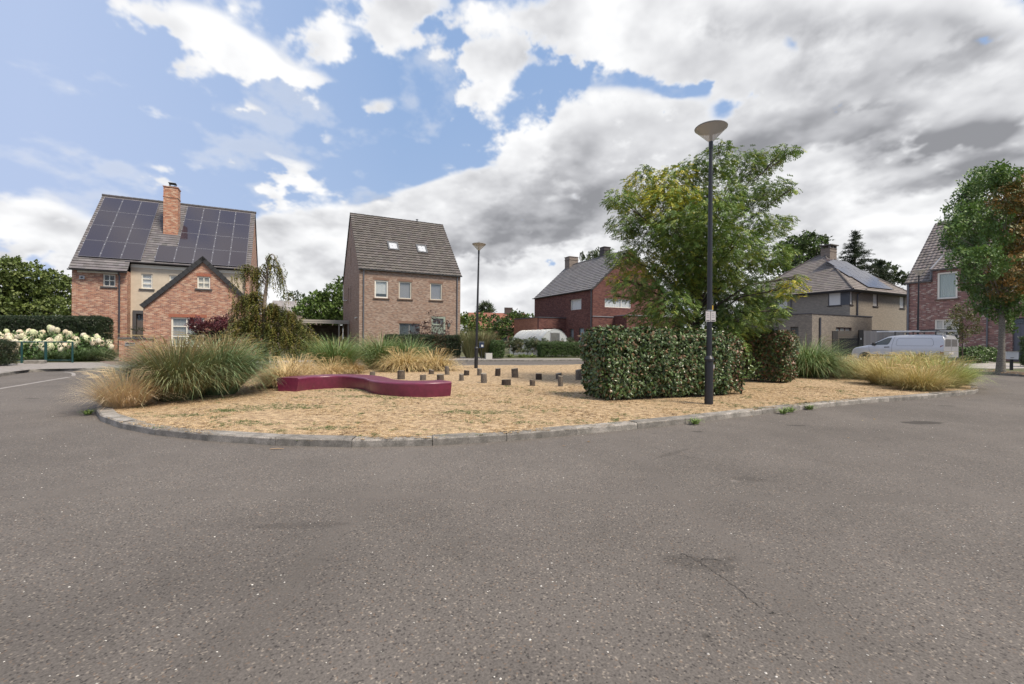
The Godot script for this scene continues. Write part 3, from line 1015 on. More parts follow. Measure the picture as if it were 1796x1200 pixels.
func make_left_house() -> void:
	var h := thing("brick_house", "orange brick house with cream middle, solar panels and brick front gable", "house", Vector3(-30.14, .1, -31.0), GRID)
	var orange := brick("orange_brick", [Color(.36, .155, .095), Color(.42, .20, .13), Color(.30, .125, .085), Color(.46, .26, .18), Color(.24, .11, .085), Color(.50, .32, .23)], Color(.40, .34, .28), .18)
	var cream := mat("cream_render", Color.WHITE, .9, 0, mottled("cream", Color(.60, .52, .42), Color(.54, .465, .37), 256, .02, .03), .3)
	var white := mat("white_wood", L(.72, .69, .62), .6)
	var stone := mat("blue_stone", L(.075, .075, .08), .7)
	var zinc := mat("zinc_dark", L(.10, .10, .115), .45, .5)
	var tilec := Color(.135, .125, .13)
	var tm := vmat("slate_tile", .75)
	var W := 10.42
	var e := 6.69
	var rg := 12.53
	var hd := 5.39
	var sl := (rg - e) / hd
	# walls
	var I := Transform3D()
	var win_o := [1.62, 4.80, 2.30, 5.66]
	var mb := MB.new()
	mb.wall(0, [[0, 5.95], [2.96, 5.95]], .42, .3, [win_o])
	mb.xf = Transform3D(Basis(Vector3.UP, PI / 2), Vector3(2.96, 0, 0))
	mb.wall(0, [[-.118, 5.95], [.72, 5.95]], 0.0, .28)
	part("wall", mb, orange, h)
	window(h, Transform3D(Basis(), Vector3(0, 0, .42)), win_o, white, [1.96], [5.23], .075, null, stone, .08)
	var lint := MB.new()
	lint.box(Vector3(.28, 5.69, .40), Vector3(2.2, .24, .06))
	part("frieze", lint, white, h)
	mb = MB.new()
	var c1 := [3.57, 4.82, 4.24, 5.92]
	var c2 := [5.22, 4.82, 5.95, 5.92]
	var dr := [3.1, 0.0, 4.3, 3.22]
	mb.wall(0, [[2.965, e - .1], [W, e - .1]], -.3, .3, [c1, c2, dr])
	part("front_wall", mb, cream, h)
	var cxf := Transform3D(Basis(), Vector3(0, 0, -.3))
	var blind := mat("white_blind", L(.66, .68, .70), .8)
	window(h, cxf, c1, white, [], [5.2, 5.56], .09, blind, stone, .06)
	window(h, cxf, c2, white, [], [5.2, 5.56], .09, blind, stone, .06)
	var fr := MB.new()
	fr.box(Vector3(2.975, e - .36, -.298), Vector3(W - 3.0, .24, .05))
	part("frieze", fr, white, h)
	# front door with its stone surround
	mb = MB.new()
	mb.box(Vector3(3.1, 0, -.33), Vector3(.2, 3.22, .1))
	mb.box(Vector3(4.1, 0, -.33), Vector3(.2, 3.22, .1))
	mb.box(Vector3(3.3, 2.98, -.33), Vector3(.8, .24, .1))
	var sur := part("door_surround", mb, stone, h)
	mb = MB.new()
	mb.box(Vector3(3.3, .05, -.5), Vector3(.8, 2.45, .06))
	for i in 4:
		mb.box(Vector3(3.33 + i * .19, .1, -.44), Vector3(.175, 2.3, .012))
	mb.box(Vector3(3.3, 2.92, -.5), Vector3(.8, .06, .06))
	mb.box(Vector3(3.3, 2.5, -.5), Vector3(.04, .42, .06))
	mb.box(Vector3(4.06, 2.5, -.5), Vector3(.04, .42, .06))
	for i in 3:
		mb.box(Vector3(3.5 + i * .19, 2.5, -.49), Vector3(.02, .42, .04))
	var door := part("door", mb, mat("taupe_paint", L(.115, .10, .095), .55), h)
	mb = MB.new()
	mb.quad(Vector3(3.34, 2.5, -.475), Vector3(4.06, 2.5, -.475), Vector3(4.06, 2.92, -.475), Vector3(3.34, 2.92, -.475))
	part("pane", mb, glass(), door)
	mb = MB.new()
	mb.tube([Vector3(3.42, 1.0, -.40), Vector3(3.42, 1.35, -.40)], [.012, .012], 6)
	part("handle", mb, mat("steel", L(.5, .5, .5), .3, .9), door)
	# gable and back walls
	mb = MB.new()
	mb.xf = Transform3D(Basis(Vector3.UP, PI / 2), Vector3(W, 0, 0))
	mb.wall(0, [[.001, e - .05], [hd, rg - .12], [2 * hd, e - .05]], 0, .3, [[4.1, 8.4, 4.4, 9.9], [hd + .6, 8.4, hd + .9, 9.9]])
	mb.xf = Transform3D(Basis(Vector3.UP, -PI / 2), Vector3(0, 0, 0))
	mb.wall(0, [[-2 * hd, e - .05], [-hd, rg - .12], [-.05, e - .05], [.11, 5.9]], 0, .3)
	mb.xf = Transform3D(Basis(Vector3.UP, PI), Vector3(0, 0, -2 * hd))
	mb.wall(0, [[-W + .301, e - .1], [-.301, e - .1]], 0, .3)
	part("gable_wall", mb, orange, h)
	# roof
	var base := MB.new()
	base.plate([Vector3(-.06, e, .02), Vector3(W + .06, e, .02), Vector3(W + .06, rg, -hd), Vector3(-.06, rg, -hd)], .12)
	base.plate([Vector3(-.06, rg, -hd), Vector3(W + .06, rg, -hd), Vector3(W + .06, e, -2 * hd - .02), Vector3(-.06, e, -2 * hd - .02)], .12)
	base.plate([Vector3(-.06, e - .72 * sl, .72), Vector3(3.0, e - .72 * sl, .72), Vector3(3.0, e + .004, .016), Vector3(-.06, e + .004, .016)], .11)
	var roof := part("roof", base, mat("roof_boards", L(.05, .045, .045), .9), h)
	var t := MB.new()
	var up := Vector3(0, sl, -1).normalized()
	var full := Vector2(rg - e, hd).length()
	tiles(t, Vector3(-.08, e, .02), Vector3.RIGHT, up, W + .16, full, .34, .27, tilec, .22)
	tiles(t, Vector3(-.08, e - .74 * sl, .76), Vector3.RIGHT, up, 3.1, .76 * sqrt(1 + sl * sl), .34, .27, tilec * 1.15, .22, 0.0, 0.0, 0.0, .045)
	tiles(t, Vector3(W + .08, e, -2 * hd - .02), Vector3.LEFT, Vector3(0, sl, 1).normalized(), W + .16, full, .34, .27, tilec, .22)
	part("roof_tiles", t, tm, roof, true)
	t = MB.new()
	ridge_row(t, Vector3(-.1, rg + .0, -hd), Vector3(W + .1, rg + .0, -hd), Color(.07, .065, .07))
	part("ridge_tiles", t, tm, roof, true)
	gutter(h, zinc, Vector3(-.1, e - .80 * sl + .02, .84), Vector3(3.02, e - .80 * sl + .02, .84))
	gutter(h, zinc, Vector3(3.03, e + .01, .06), Vector3(W + .08, e + .01, .06))
	downpipe(h, zinc, [Vector3(2.56, 5.75, .80), Vector3(2.54, 5.55, .50), Vector3(2.54, 0, .50)])
	downpipe(h, zinc, [Vector3(2.75, e - .02, .1), Vector3(3.05, e + .0, .07)], .04)
	# chimney
	var red := brick("chimney_brick", [Color(.42, .17, .10), Color(.50, .24, .15), Color(.34, .14, .09), Color(.52, .34, .24)], Color(.36, .28, .22), .2)
	var ch := chimney(h, Vector3(4.42, 8.6, -3.35), Vector3(.92, 4.45, .95), red, stone)
	mb = MB.new()
	mb.box(Vector3(4.72, 13.1, -3.1), Vector3(.4, .12, .45))
	for p in [[4.72, -3.1], [5.08, -3.1], [4.72, -2.69], [5.08, -2.69]]:
		mb.box(Vector3(p[0], 13.22, p[1]), Vector3(.04, .22, .04))
	mb.box(Vector3(4.68, 13.44, -3.14), Vector3(.48, .05, .53))
	part("chimney_cap", mb, mat("black_iron", L(.03, .03, .03), .5, .5), ch)
	mb = MB.new()
	mb.box(Vector3(4.36, 8.58, -2.415), Vector3(1.04, .72, .03))
	part("flashing", mb, zinc, ch)
	# solar panels: 3 x 4 on the left, 4 x 4 and two below on the right
	var pw := 1.14
	var pl := 1.84
	for c in 3:
		for r in 4:
			solar_panel(roof, Vector3(.16 + c * (pw + .02), e, 0) + up * (.12 + r * (pl + .02)), Vector3.RIGHT, up, pw, pl)
	for c in 4:
		for r in 4:
			solar_panel(roof, Vector3(5.55 + c * (pw + .02), e, 0) + up * (.14 + r * (pl + .02)), Vector3.RIGHT, up, pw, pl)
	solar_panel(roof, Vector3(4.39, e, 0) + up * .14, Vector3.RIGHT, up, pw, pl)
	# front gable
	var gz := 3.0
	var gm := 7.79
	var gh := 3.33
	var go := [7.46, 4.72, 8.23, 5.58]
	var gw := [5.98, .62, 7.9, 2.66]
	mb = MB.new()
	mb.wall(0, [[gm - gh, 3.5], [gm, 6.83], [gm + gh, 3.5]], gz, .3, [go, gw])
	mb.xf = Transform3D(Basis(Vector3.UP, -PI / 2), Vector3(gm - gh, 0, 0))
	mb.wall(0, [[-.3, 3.45], [gz - .3, 3.45]], 0, .28)
	mb.xf = Transform3D(Basis(Vector3.UP, PI / 2), Vector3(gm + gh, 0, 0))
	mb.wall(0, [[-gz + .3, 3.45], [4.0, 3.45]], 0, .28)
	part("gable_wall", mb, orange, h)
	var gxf := Transform3D(Basis(), Vector3(0, 0, gz))
	window(h, gxf, go, white, [7.845], [5.15], .08, mat("net_curtain", L(.55, .52, .46), .9), stone, .05)
	window(h, gxf, gw, white, [6.86, 7.5], [2.05, 1.35], .10, mat("grey_blind", L(.24, .24, .245), .9), null, .08)
	# soldier course over both windows
	var lin := MB.new()
	for i in 30:
		lin.box(Vector3(5.85 + i * .073, 2.68, gz - .05), Vector3(.063, .22, .058))
	for i in 12:
		lin.box(Vector3(7.42 + i * .073, 5.6, gz - .05), Vector3(.063, .20, .058))
	part("soldier_course", lin, mat("red_brick_plain", L(.34, .12, .075), .9), h, true)
	# its roof, two slopes running back into the main roof
	var gs := 3.33 / 3.33
	base = MB.new()
	var bk := -.9
	base.plate([Vector3(gm - gh - .12, 3.42, gz + .08), Vector3(gm, 6.88, gz + .08), Vector3(gm, 6.88, bk), Vector3(gm - gh - .12, 3.42, bk)], .1)
	base.plate([Vector3(gm, 6.88, gz + .08), Vector3(gm + gh + .12, 3.42, gz + .08), Vector3(gm + gh + .12, 3.42, bk), Vector3(gm, 6.88, bk)], .1)
	var groof := part("gable_roof", base, mat("roof_boards", L(.05, .045, .045), .9), h)
	t = MB.new()
	var glen := Vector2(gh + .12, 3.46).length()
	tiles(t, Vector3(gm - gh - .12, 3.42, bk), Vector3.BACK, Vector3(1, 1, 0), gz + .1 - bk, glen, .32, .28, tilec * .9, .2)
	tiles(t, Vector3(gm + gh + .12, 3.42, gz + .1), Vector3.FORWARD, Vector3(-1, 1, 0), gz + .1 - bk, glen, .32, .28, tilec * .9, .2)
	part("roof_tiles", t, tm, groof, true)
	mb = MB.new()   # dark verge tiles along the gable
	for s in [-1, 1]:
		var n_ := 15
		for i in n_:
			var f0 := i / float(n_)
			var f1 := (i + 1.12) / float(n_)
			var a := Vector3(gm + s * (gh + .16) * (1 - f0), lerpf(3.40, 6.96, f0), gz)
			var b := Vector3(gm + s * (gh + .16) * (1 - f1), lerpf(3.40, 6.96, f1), gz)
			var nn := Vector3(s * .707, .707, 0)
			var q := [a - nn * .26, b - nn * .26, b + nn * .02, a + nn * .05]
			if s > 0:
				q = [q[1], q[0], q[3], q[2]]
			mb.plate([q[0] + Vector3(0, 0, .14), q[1] + Vector3(0, 0, .14), q[2] + Vector3(0, 0, .14), q[3] + Vector3(0, 0, .14)], .10)
	part("verge_tiles", mb, mat("verge_black", L(.03, .03, .033), .6), groof, true)
	# alarm box
	mb = MB.new()
	mb.box(Vector3(.40, 5.22, .42), Vector3(.27, .24, .09))
	var al := part("alarm_box", mb, mat("alarm_grey", L(.42, .42, .45), .4), h)
	mb = MB.new()
	mb.lathe([[.0, 0], [.07, 0], [.06, .03], [0, .035]], 10)
	var dome := part("siren_grille", mb, mat("grille_dark", L(.08, .08, .10), .5), al)
	dome.transform = Transform3D(Basis(Vector3.RIGHT, PI / 2), Vector3(.535, 5.34, .51))

func make_mid_house() -> void:
	var h := thing("brick_house", "tall brown brick house with grey tiled roof and two roof windows", "house", Vector3(-12.4, .1, -36.5), 27.0)
	var br := brick("brown_brick", [Color(.27, .185, .145), Color(.33, .235, .185), Color(.22, .145, .115), Color(.30, .19, .14), Color(.37, .28, .23)], Color(.26, .215, .18), .12)
	var side := br
	var zinc := mat("zinc_grey", L(.16, .165, .185), .45, .4)
	var W := 8.68
	var e := 6.95
	var rg := 12.72
	var hd := 5.41
	var sl := (rg - e) / hd
	var up := Vector3(0, sl, -1).normalized()
	var w1 := [1.20, 4.67, 2.30, 6.14]
	var w2 := [3.18, 4.69, 4.26, 6.15]
	var w3 := [5.89, 4.72, 6.97, 6.18]
	var wb := [3.23, 1.0, 5.0, 2.62]
	var dr := [6.02, .2, 7.30, 3.29]
	var mb := MB.new()
	mb.wall(0, [[0, e - .06], [W, e - .06]], 0, .3, [w1, w2, w3, wb, dr])
	part("front_wall", mb, br, h)
	var s1 := [5.05, 8.04, 5.4, 9.63]
	var s2 := [6.62, 4.59, 6.97, 6.1]
	var s3 := [4.93, 4.6, 5.28, 6.1]
	mb = MB.new()
	mb.xf = Transform3D(Basis(Vector3.UP, -PI / 2), Vector3.ZERO)
	var flip := func(o): return [-o[2], o[1], -o[0], o[3]]
	mb.wall(0, [[-2 * hd, e - .06], [-hd, rg - .1], [-.301, e + .2]], 0, .3, [flip.call(s1), flip.call(s2), flip.call(s3)])
	mb.xf = Transform3D(Basis(Vector3.UP, PI / 2), Vector3(W, 0, 0))
	mb.wall(0, [[.301, e + .2], [hd, rg - .1], [2 * hd, e - .06]], 0, .3)
	mb.xf = Transform3D(Basis(Vector3.UP, PI), Vector3(0, 0, -2 * hd))
	mb.wall(0, [[-W + .301, e - .06], [-.301, e - .06]], 0, .3)
	part("gable_wall", mb, side, h)
	var cream := mat("cream_frame", L(.58, .54, .46), .55)
	var brown := mat("brown_sill", L(.12, .075, .055), .7)
	var screen := mat("grey_screen", L(.20, .205, .235), .85)
	window(h, Transform3D(), w1, mat("white_frame", L(.75, .72, .66), .5), [], [], .11, mat("pale_curtain", L(.5, .52, .52), .9), brown, .05, null, .25)
	window(h, Transform3D(), w2, cream, [], [], .085, screen, brown, .05, null, 0.0)
	window(h, Transform3D(), w3, cream, [], [], .085, screen, brown, .05, null, 0.0)
	window(h, Transform3D(), wb, mat("grey_frame", L(.26, .25, .235), .6), [4.1], [], .07, null, brown, .08)
	var sxf := Transform3D(Basis(Vector3.UP, -PI / 2), Vector3.ZERO)
	for o in [s1, s2, s3]:
		window(h, sxf, flip.call(o), mat("dark_frame", L(.05, .04, .04), .6), [], [], .05, null, null, .12)
	# rowlocks over the openings
	var row := MB.new()
	for o in [w1, w2, w3, wb]:
		var k := int((o[2] - o[0] + .3) / .075)
		for i in k:
			row.box(Vector3(o[0] - .15 + i * .075, o[3] + .005, -.05), Vector3(.064, .20, .056))
	part("soldier_course", row, mat("brown_brick_plain", L(.22, .135, .10), .9), h, true)
	# door
	var sage := mat("sage_paint", L(.30, .345, .285), .55)
	mb = MB.new()
	bars(mb, dr[0], dr[1], dr[2], dr[3], -.02, .17, .12, [], [2.58])
	var df := part("door_frame", mb, sage, h)
	mb = MB.new()
	mb.box(Vector3(6.2, .25, -.13), Vector3(.92, 2.27, .05))
	for i in 2:
		mb.box(Vector3(6.29 + i * .39, .4, -.08), Vector3(.34, 1.9, .012))
	var door := part("door", mb, mat("sage_door", L(.235, .28, .235), .5), h)
	mb = MB.new()
	mb.box(Vector3(7.0, 1.2, -.07), Vector3(.03, .25, .05))
	part("handle", mb, mat("steel", L(.5, .5, .5), .3, .9), door)
	mb = MB.new()
	mb.quad(Vector3(6.19, 2.64, -.09), Vector3(7.13, 2.64, -.09), Vector3(7.13, 3.12, -.09), Vector3(6.19, 3.12, -.09))
	part("pane", mb, glass(), df)
	for i in 2:
		mb = MB.new()
		mb.box(Vector3(6.48 + i * .31, 2.64, -.10), Vector3(.03, .48, .03))
		part("glazing_bar", mb, sage, df)
	# wall lamp by the door, meter box on the right corner
	mb = MB.new()
	mb.box(Vector3(7.50, 2.45, 0), Vector3(.22, .30, .12), .03)
	mb.box(Vector3(7.53, 2.40, .02), Vector3(.16, .05, .1))
	part("wall_lamp", mb, mat("lamp_grey", L(.12, .13, .12), .5), h)
	# roof
	var base := MB.new()
	base.plate([Vector3(-.05, e, .1), Vector3(W + .05, e, .1), Vector3(W + .05, rg, -hd), Vector3(-.05, rg, -hd)], .1)
	base.plate([Vector3(-.05, rg, -hd), Vector3(W + .05, rg, -hd), Vector3(W + .05, e, -2 * hd - .1), Vector3(-.05, e, -2 * hd - .1)], .1)
	var roof := part("roof", base, mat("roof_boards", L(.05, .045, .045), .9), h)
	var t := MB.new()
	var full := Vector2(rg - e, hd + .1).length()
	var tc := Color(.118, .106, .100)
	tiles(t, Vector3(-.08, e, .1), Vector3.RIGHT, up, W + .16, full, .30, .345, tc, .2, .035, 0, 0, .075)
	tiles(t, Vector3(W + .08, e, -2 * hd - .1), Vector3.LEFT, Vector3(0, sl, 1).normalized(), W + .16, full, .30, .345, tc, .2, .035, 0, 0, .05)
	part("roof_tiles", t, vmat("concrete_tile", .85), roof, true)
	t = MB.new()
	ridge_row(t, Vector3(-.08, rg + .02, -hd), Vector3(W + .08, rg + .02, -hd), Color(.10, .09, .085))
	part("ridge_tiles", t, vmat("concrete_tile", .85), roof, true)
	# roof windows
	for x in [2.69, 5.27]:
		var mbf := MB.new()
		mbf.xf = Transform3D(Basis(Vector3.RIGHT, up, Vector3.RIGHT.cross(up)), Vector3(x, e, 0) + up * 2.82)
		bars(mbf, 0, 0, .95, 1.15, .21, .13, .24)
		var rw := part("roof_window", mbf, mat("roof_window_grey", L(.10, .105, .115), .5, .3), roof)
		mbf = MB.new()
		mbf.xf = Transform3D(Basis(Vector3.RIGHT, up, Vector3.RIGHT.cross(up)), Vector3(x, e, 0) + up * 2.82)
		mbf.quad(Vector3(.13, .13, .17), Vector3(.82, .13, .17), Vector3(.82, 1.02, .17), Vector3(.13, 1.02, .17))
		part("pane", mbf, mat("pale_blind_pane", L(.50, .52, .55), .12), rw)
	var lead := MB.new()
	lead.tube([Vector3(6.15, rg + .05, -hd), Vector3(6.15, rg + .26, -hd)], [.06, .05], 8)
	lead.box(Vector3(6.05, rg + .26, -hd - .1), Vector3(.2, .05, .2))
	part("roof_vent", lead, zinc, roof)
	gutter(h, zinc, Vector3(-.1, e + .0, .17), Vector3(W + .1, e + .0, .17))
	downpipe(h, zinc, [Vector3(.33, e - .05, .16), Vector3(.33, e - .2, .07), Vector3(.33, 0, .07)])
	downpipe(h, zinc, [Vector3(8.36, e - .05, .16), Vector3(8.36, e - .2, .07), Vector3(8.36, 0, .07)])
	mb = MB.new()
	mb.box(Vector3(-.1, 3.0, -1.9), Vector3(.098, .1, .75))
	part("side_lamp", mb, mat("white_plastic", L(.7, .7, .68), .4), h)
	# small white window ledge on the back of the side wall
	mb = MB.new()
	mb.box(Vector3(-.32, 4.95, -8.35), Vector3(.318, .08, .6))
	mb.box(Vector3(-.32, 5.03, -8.35), Vector3(.05, 1.5, .06))
	part("ledge", mb, mat("white_plastic", L(.7, .7, .68), .4), h)
	# carport beside it
	var cp := thing("carport", "low flat roofed carport with grey fascia beside tall brown brick house", "carport", Vector3(-12.4, .1, -36.5), 27.0)
	mb = MB.new()
	mb.box(Vector3(-4.3, 2.83, -11.2), Vector3(4.28, .06, 5.3))
	part("roof", mb, mat("bitumen", L(.04, .04, .04), .9), cp)
	mb = MB.new()
	mb.box(Vector3(-4.3, 2.66, -5.9), Vector3(4.28, .16, .05))
	mb.box(Vector3(-4.33, 2.822, -5.93), Vector3(4.31, .16, .1))
	part("fascia", mb, mat("grey_fascia", L(.36, .335, .30), .6), cp)
	mb = MB.new()
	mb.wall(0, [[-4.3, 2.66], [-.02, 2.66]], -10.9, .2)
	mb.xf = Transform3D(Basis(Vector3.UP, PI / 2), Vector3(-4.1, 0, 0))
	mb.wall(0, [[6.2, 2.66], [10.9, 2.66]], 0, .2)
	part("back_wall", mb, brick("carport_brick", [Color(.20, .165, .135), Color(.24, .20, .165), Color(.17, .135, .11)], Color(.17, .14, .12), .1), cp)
	for x in [-.95, -.14]:
		mb = MB.new()
		mb.box(Vector3(x, 0, -6.1), Vector3(.1, 2.66, .1))
		part("post", mb, mat("grey_fascia", L(.36, .335, .30), .6), cp)
	# brick outbuilding further left
	var ob := thing("outbuilding", "small brick outbuilding with white roof edge behind the weeping conifer", "outbuilding", Vector3(-19.2, .1, -36.0), 27.0)
	mb = MB.new()
	mb.box(Vector3(-4.0, 0, -4), Vector3(4.0, 3.15, 4))
	part("wall", mb, brick("orange_brick", [], Color.GRAY), ob)
	mb = MB.new()
	mb.box(Vector3(-4.06, 3.152, -4.06), Vector3(4.12, .16, 4.12))
	part("roof_edge", mb, mat("white_plastic", L(.7, .7, .68), .4), ob)

func make_red_house() -> void:
	var h := thing("brick_house", "dark red brick house with white framed strip window beside polytunnel", "house", Vector3(6.78, .1, -38.0), GRID)
	var br := brick("dark_red_brick", [Color(.115, .042, .036), Color(.145, .056, .045), Color(.095, .036, .034), Color(.16, .07, .058)], Color(.075, .036, .033), .12)
	var W := 8.2
	var dp := 10.05
	var e := 5.68
	var rg := 9.34
	var dark := mat("dark_frame", L(.05, .04, .04), .6)
	var zinc := mat("zinc_dark", L(.10, .10, .115), .45, .5)
	var g1 := [1.28, 4.15, 4.16, 4.90]
	var mb := MB.new()
	mb.wall(0, [[0, e], [W / 2, rg - .05], [W, e]], 0, .3, [g1])
	var l1 := [1.65, 4.02, 3.42, 4.97]
	var d1 := [2.8, .1, 3.46, 2.33]
	var d2 := [1.2, .1, 1.98, 2.37]
	var flip := func(o): return [-o[2], o[1], -o[0], o[3]]
	mb.xf = Transform3D(Basis(Vector3.UP, -PI / 2), Vector3.ZERO)
	mb.wall(0, [[-dp, e], [-.3, e]], 0, .3, [flip.call(l1), flip.call(d1), flip.call(d2)])
	mb.xf = Transform3D(Basis(Vector3.UP, PI / 2), Vector3(W, 0, 0))
	mb.wall(0, [[.3, e], [dp, e]], 0, .3)
	mb.xf = Transform3D(Basis(Vector3.UP, PI), Vector3(0, 0, -dp))
	mb.wall(0, [[-W + .3, e + .27], [-W / 2, rg - .05], [-.3, e + .27]], 0, .3)
	part("wall", mb, br, h)
	var white := mat("white_frame", L(.75, .72, .66), .5)
	var sxf := Transform3D(Basis(Vector3.UP, -PI / 2), Vector3.ZERO)
	var pale := mat("pale_curtain", L(.5, .52, .52), .9)
	window(h, Transform3D(), g1, white, [3.1], [], .05, pale, null, .06, glass("mirror_glass", Color(.8, .85, .9), .2), .0)
	window(h, sxf, flip.call(l1), mat("white_frame", L(.75, .72, .66), .5), [], [], .04, mat("white_blind", L(.66, .68, .70), .8), null, .1)
	window(h, sxf, flip.call(d1), dark, [], [], .05, mat("grey_screen", L(.20, .205, .235), .85), null, .1)
	window(h, sxf, flip.call(d2), dark, [], [], .05, mat("blue_grey_door", L(.30, .37, .42), .6), null, .04)
	# flat front extension with its metal edge
	mb = MB.new()
	mb.box(Vector3(2.3, 0, .004), Vector3(6.4, 3.38, 1.6))
	var ex := part("extension", mb, br, h)
	mb = MB.new()
	mb.box(Vector3(2.26, 3.382, -.0), Vector3(6.48, .07, 1.65))
	mb.box(Vector3(.0, 3.30, .003), Vector3(2.255, .06, .05))
	part("roof_edge", mb, mat("zinc_pale", L(.28, .28, .30), .5, .3), ex)
	# garage block on the left
	var lo := brick("orange_strip_brick", [Color(.32, .135, .085), Color(.36, .16, .10), Color(.28, .115, .075)], Color(.24, .13, .10), .08)
	mb = MB.new()
	mb.xf = Transform3D(Basis(Vector3.UP, -PI / 2), Vector3(-2.9, 0, 0))
	mb.wall(0, [[-9.0, 3.3], [-4.3, 3.3]], 0, .25)
	part("garage_side_wall", mb, lo, h)
	mb = MB.new()
	mb.wall(0, [[-2.895, 3.3], [0, 3.3]], -4.05, .25, [[-2.4, 0, -.35, 2.35]])
	part("garage_wall", mb, br, h)
	mb = MB.new()
	mb.box(Vector3(-2.95, 3.302, -9.0), Vector3(2.94, .08, 5.0))
	part("garage_roof", mb, zinc, h)
	mb = MB.new()
	for i in 5:
		mb.box(Vector3(-2.398, .02 + i * .465, -4.25), Vector3(2.046, .455, .06))
	part("garage_door", mb, mat("garage_dark", L(.035, .033, .036), .5), h)
	# roof
	var o_ := .08
	var up_l := Vector3(W / 2, rg - e, 0).normalized()
	var base := MB.new()
	base.plate([Vector3(-.1, e - .06, -dp - .05), Vector3(-.1, e - .06, .06), Vector3(W / 2, rg, .06), Vector3(W / 2, rg, -dp - .05)], .1)
	base.plate([Vector3(W / 2, rg, -dp - .05), Vector3(W / 2, rg, .06), Vector3(W + .1, e - .06, .06), Vector3(W + .1, e - .06, -dp - .05)], .1)
	var roof := part("roof", base, mat("roof_boards", L(.05, .045, .045), .9), h)
	var t := MB.new()
	var full := Vector2(W / 2 + .1, rg - e + .06).length()
	var tc := Color(.16, .15, .15)
	tiles(t, Vector3(-.1, e - .06, -dp - .06), Vector3.BACK, up_l, dp + .12, full, .30, .30, tc, .14)
	tiles(t, Vector3(W + .1, e - .06, .06), Vector3.FORWARD, Vector3(-W / 2, rg - e, 0).normalized(), dp + .12, full, .30, .30, tc, .14)
	part("roof_tiles", t, vmat("flat_tile", .6), roof, true)
	t = MB.new()
	ridge_row(t, Vector3(W / 2, rg, -dp), Vector3(W / 2, rg, .06), Color(.10, .095, .095), .1)
	part("ridge_tiles", t, vmat("flat_tile", .6), roof, true)
	gutter(h, zinc, Vector3(-.17, e - .05, .1), Vector3(-.17, e - .05, -dp - .1))
	downpipe(h, zinc, [Vector3(-.07, e - .1, -.12), Vector3(-.07, 3.3, -.12), Vector3(-.07, 0, -.12)], .04)
	chimney(h, Vector3(3.6, 8.4, -9.9), Vector3(1.1, 1.75, .9), brick("chimney_grey", [Color(.20, .16, .14), Color(.24, .20, .175)], Color(.18, .15, .13)), dark)
	chimney(h, Vector3(4.2, 8.6, -4.6), Vector3(.75, 1.7, .7), dark, dark)

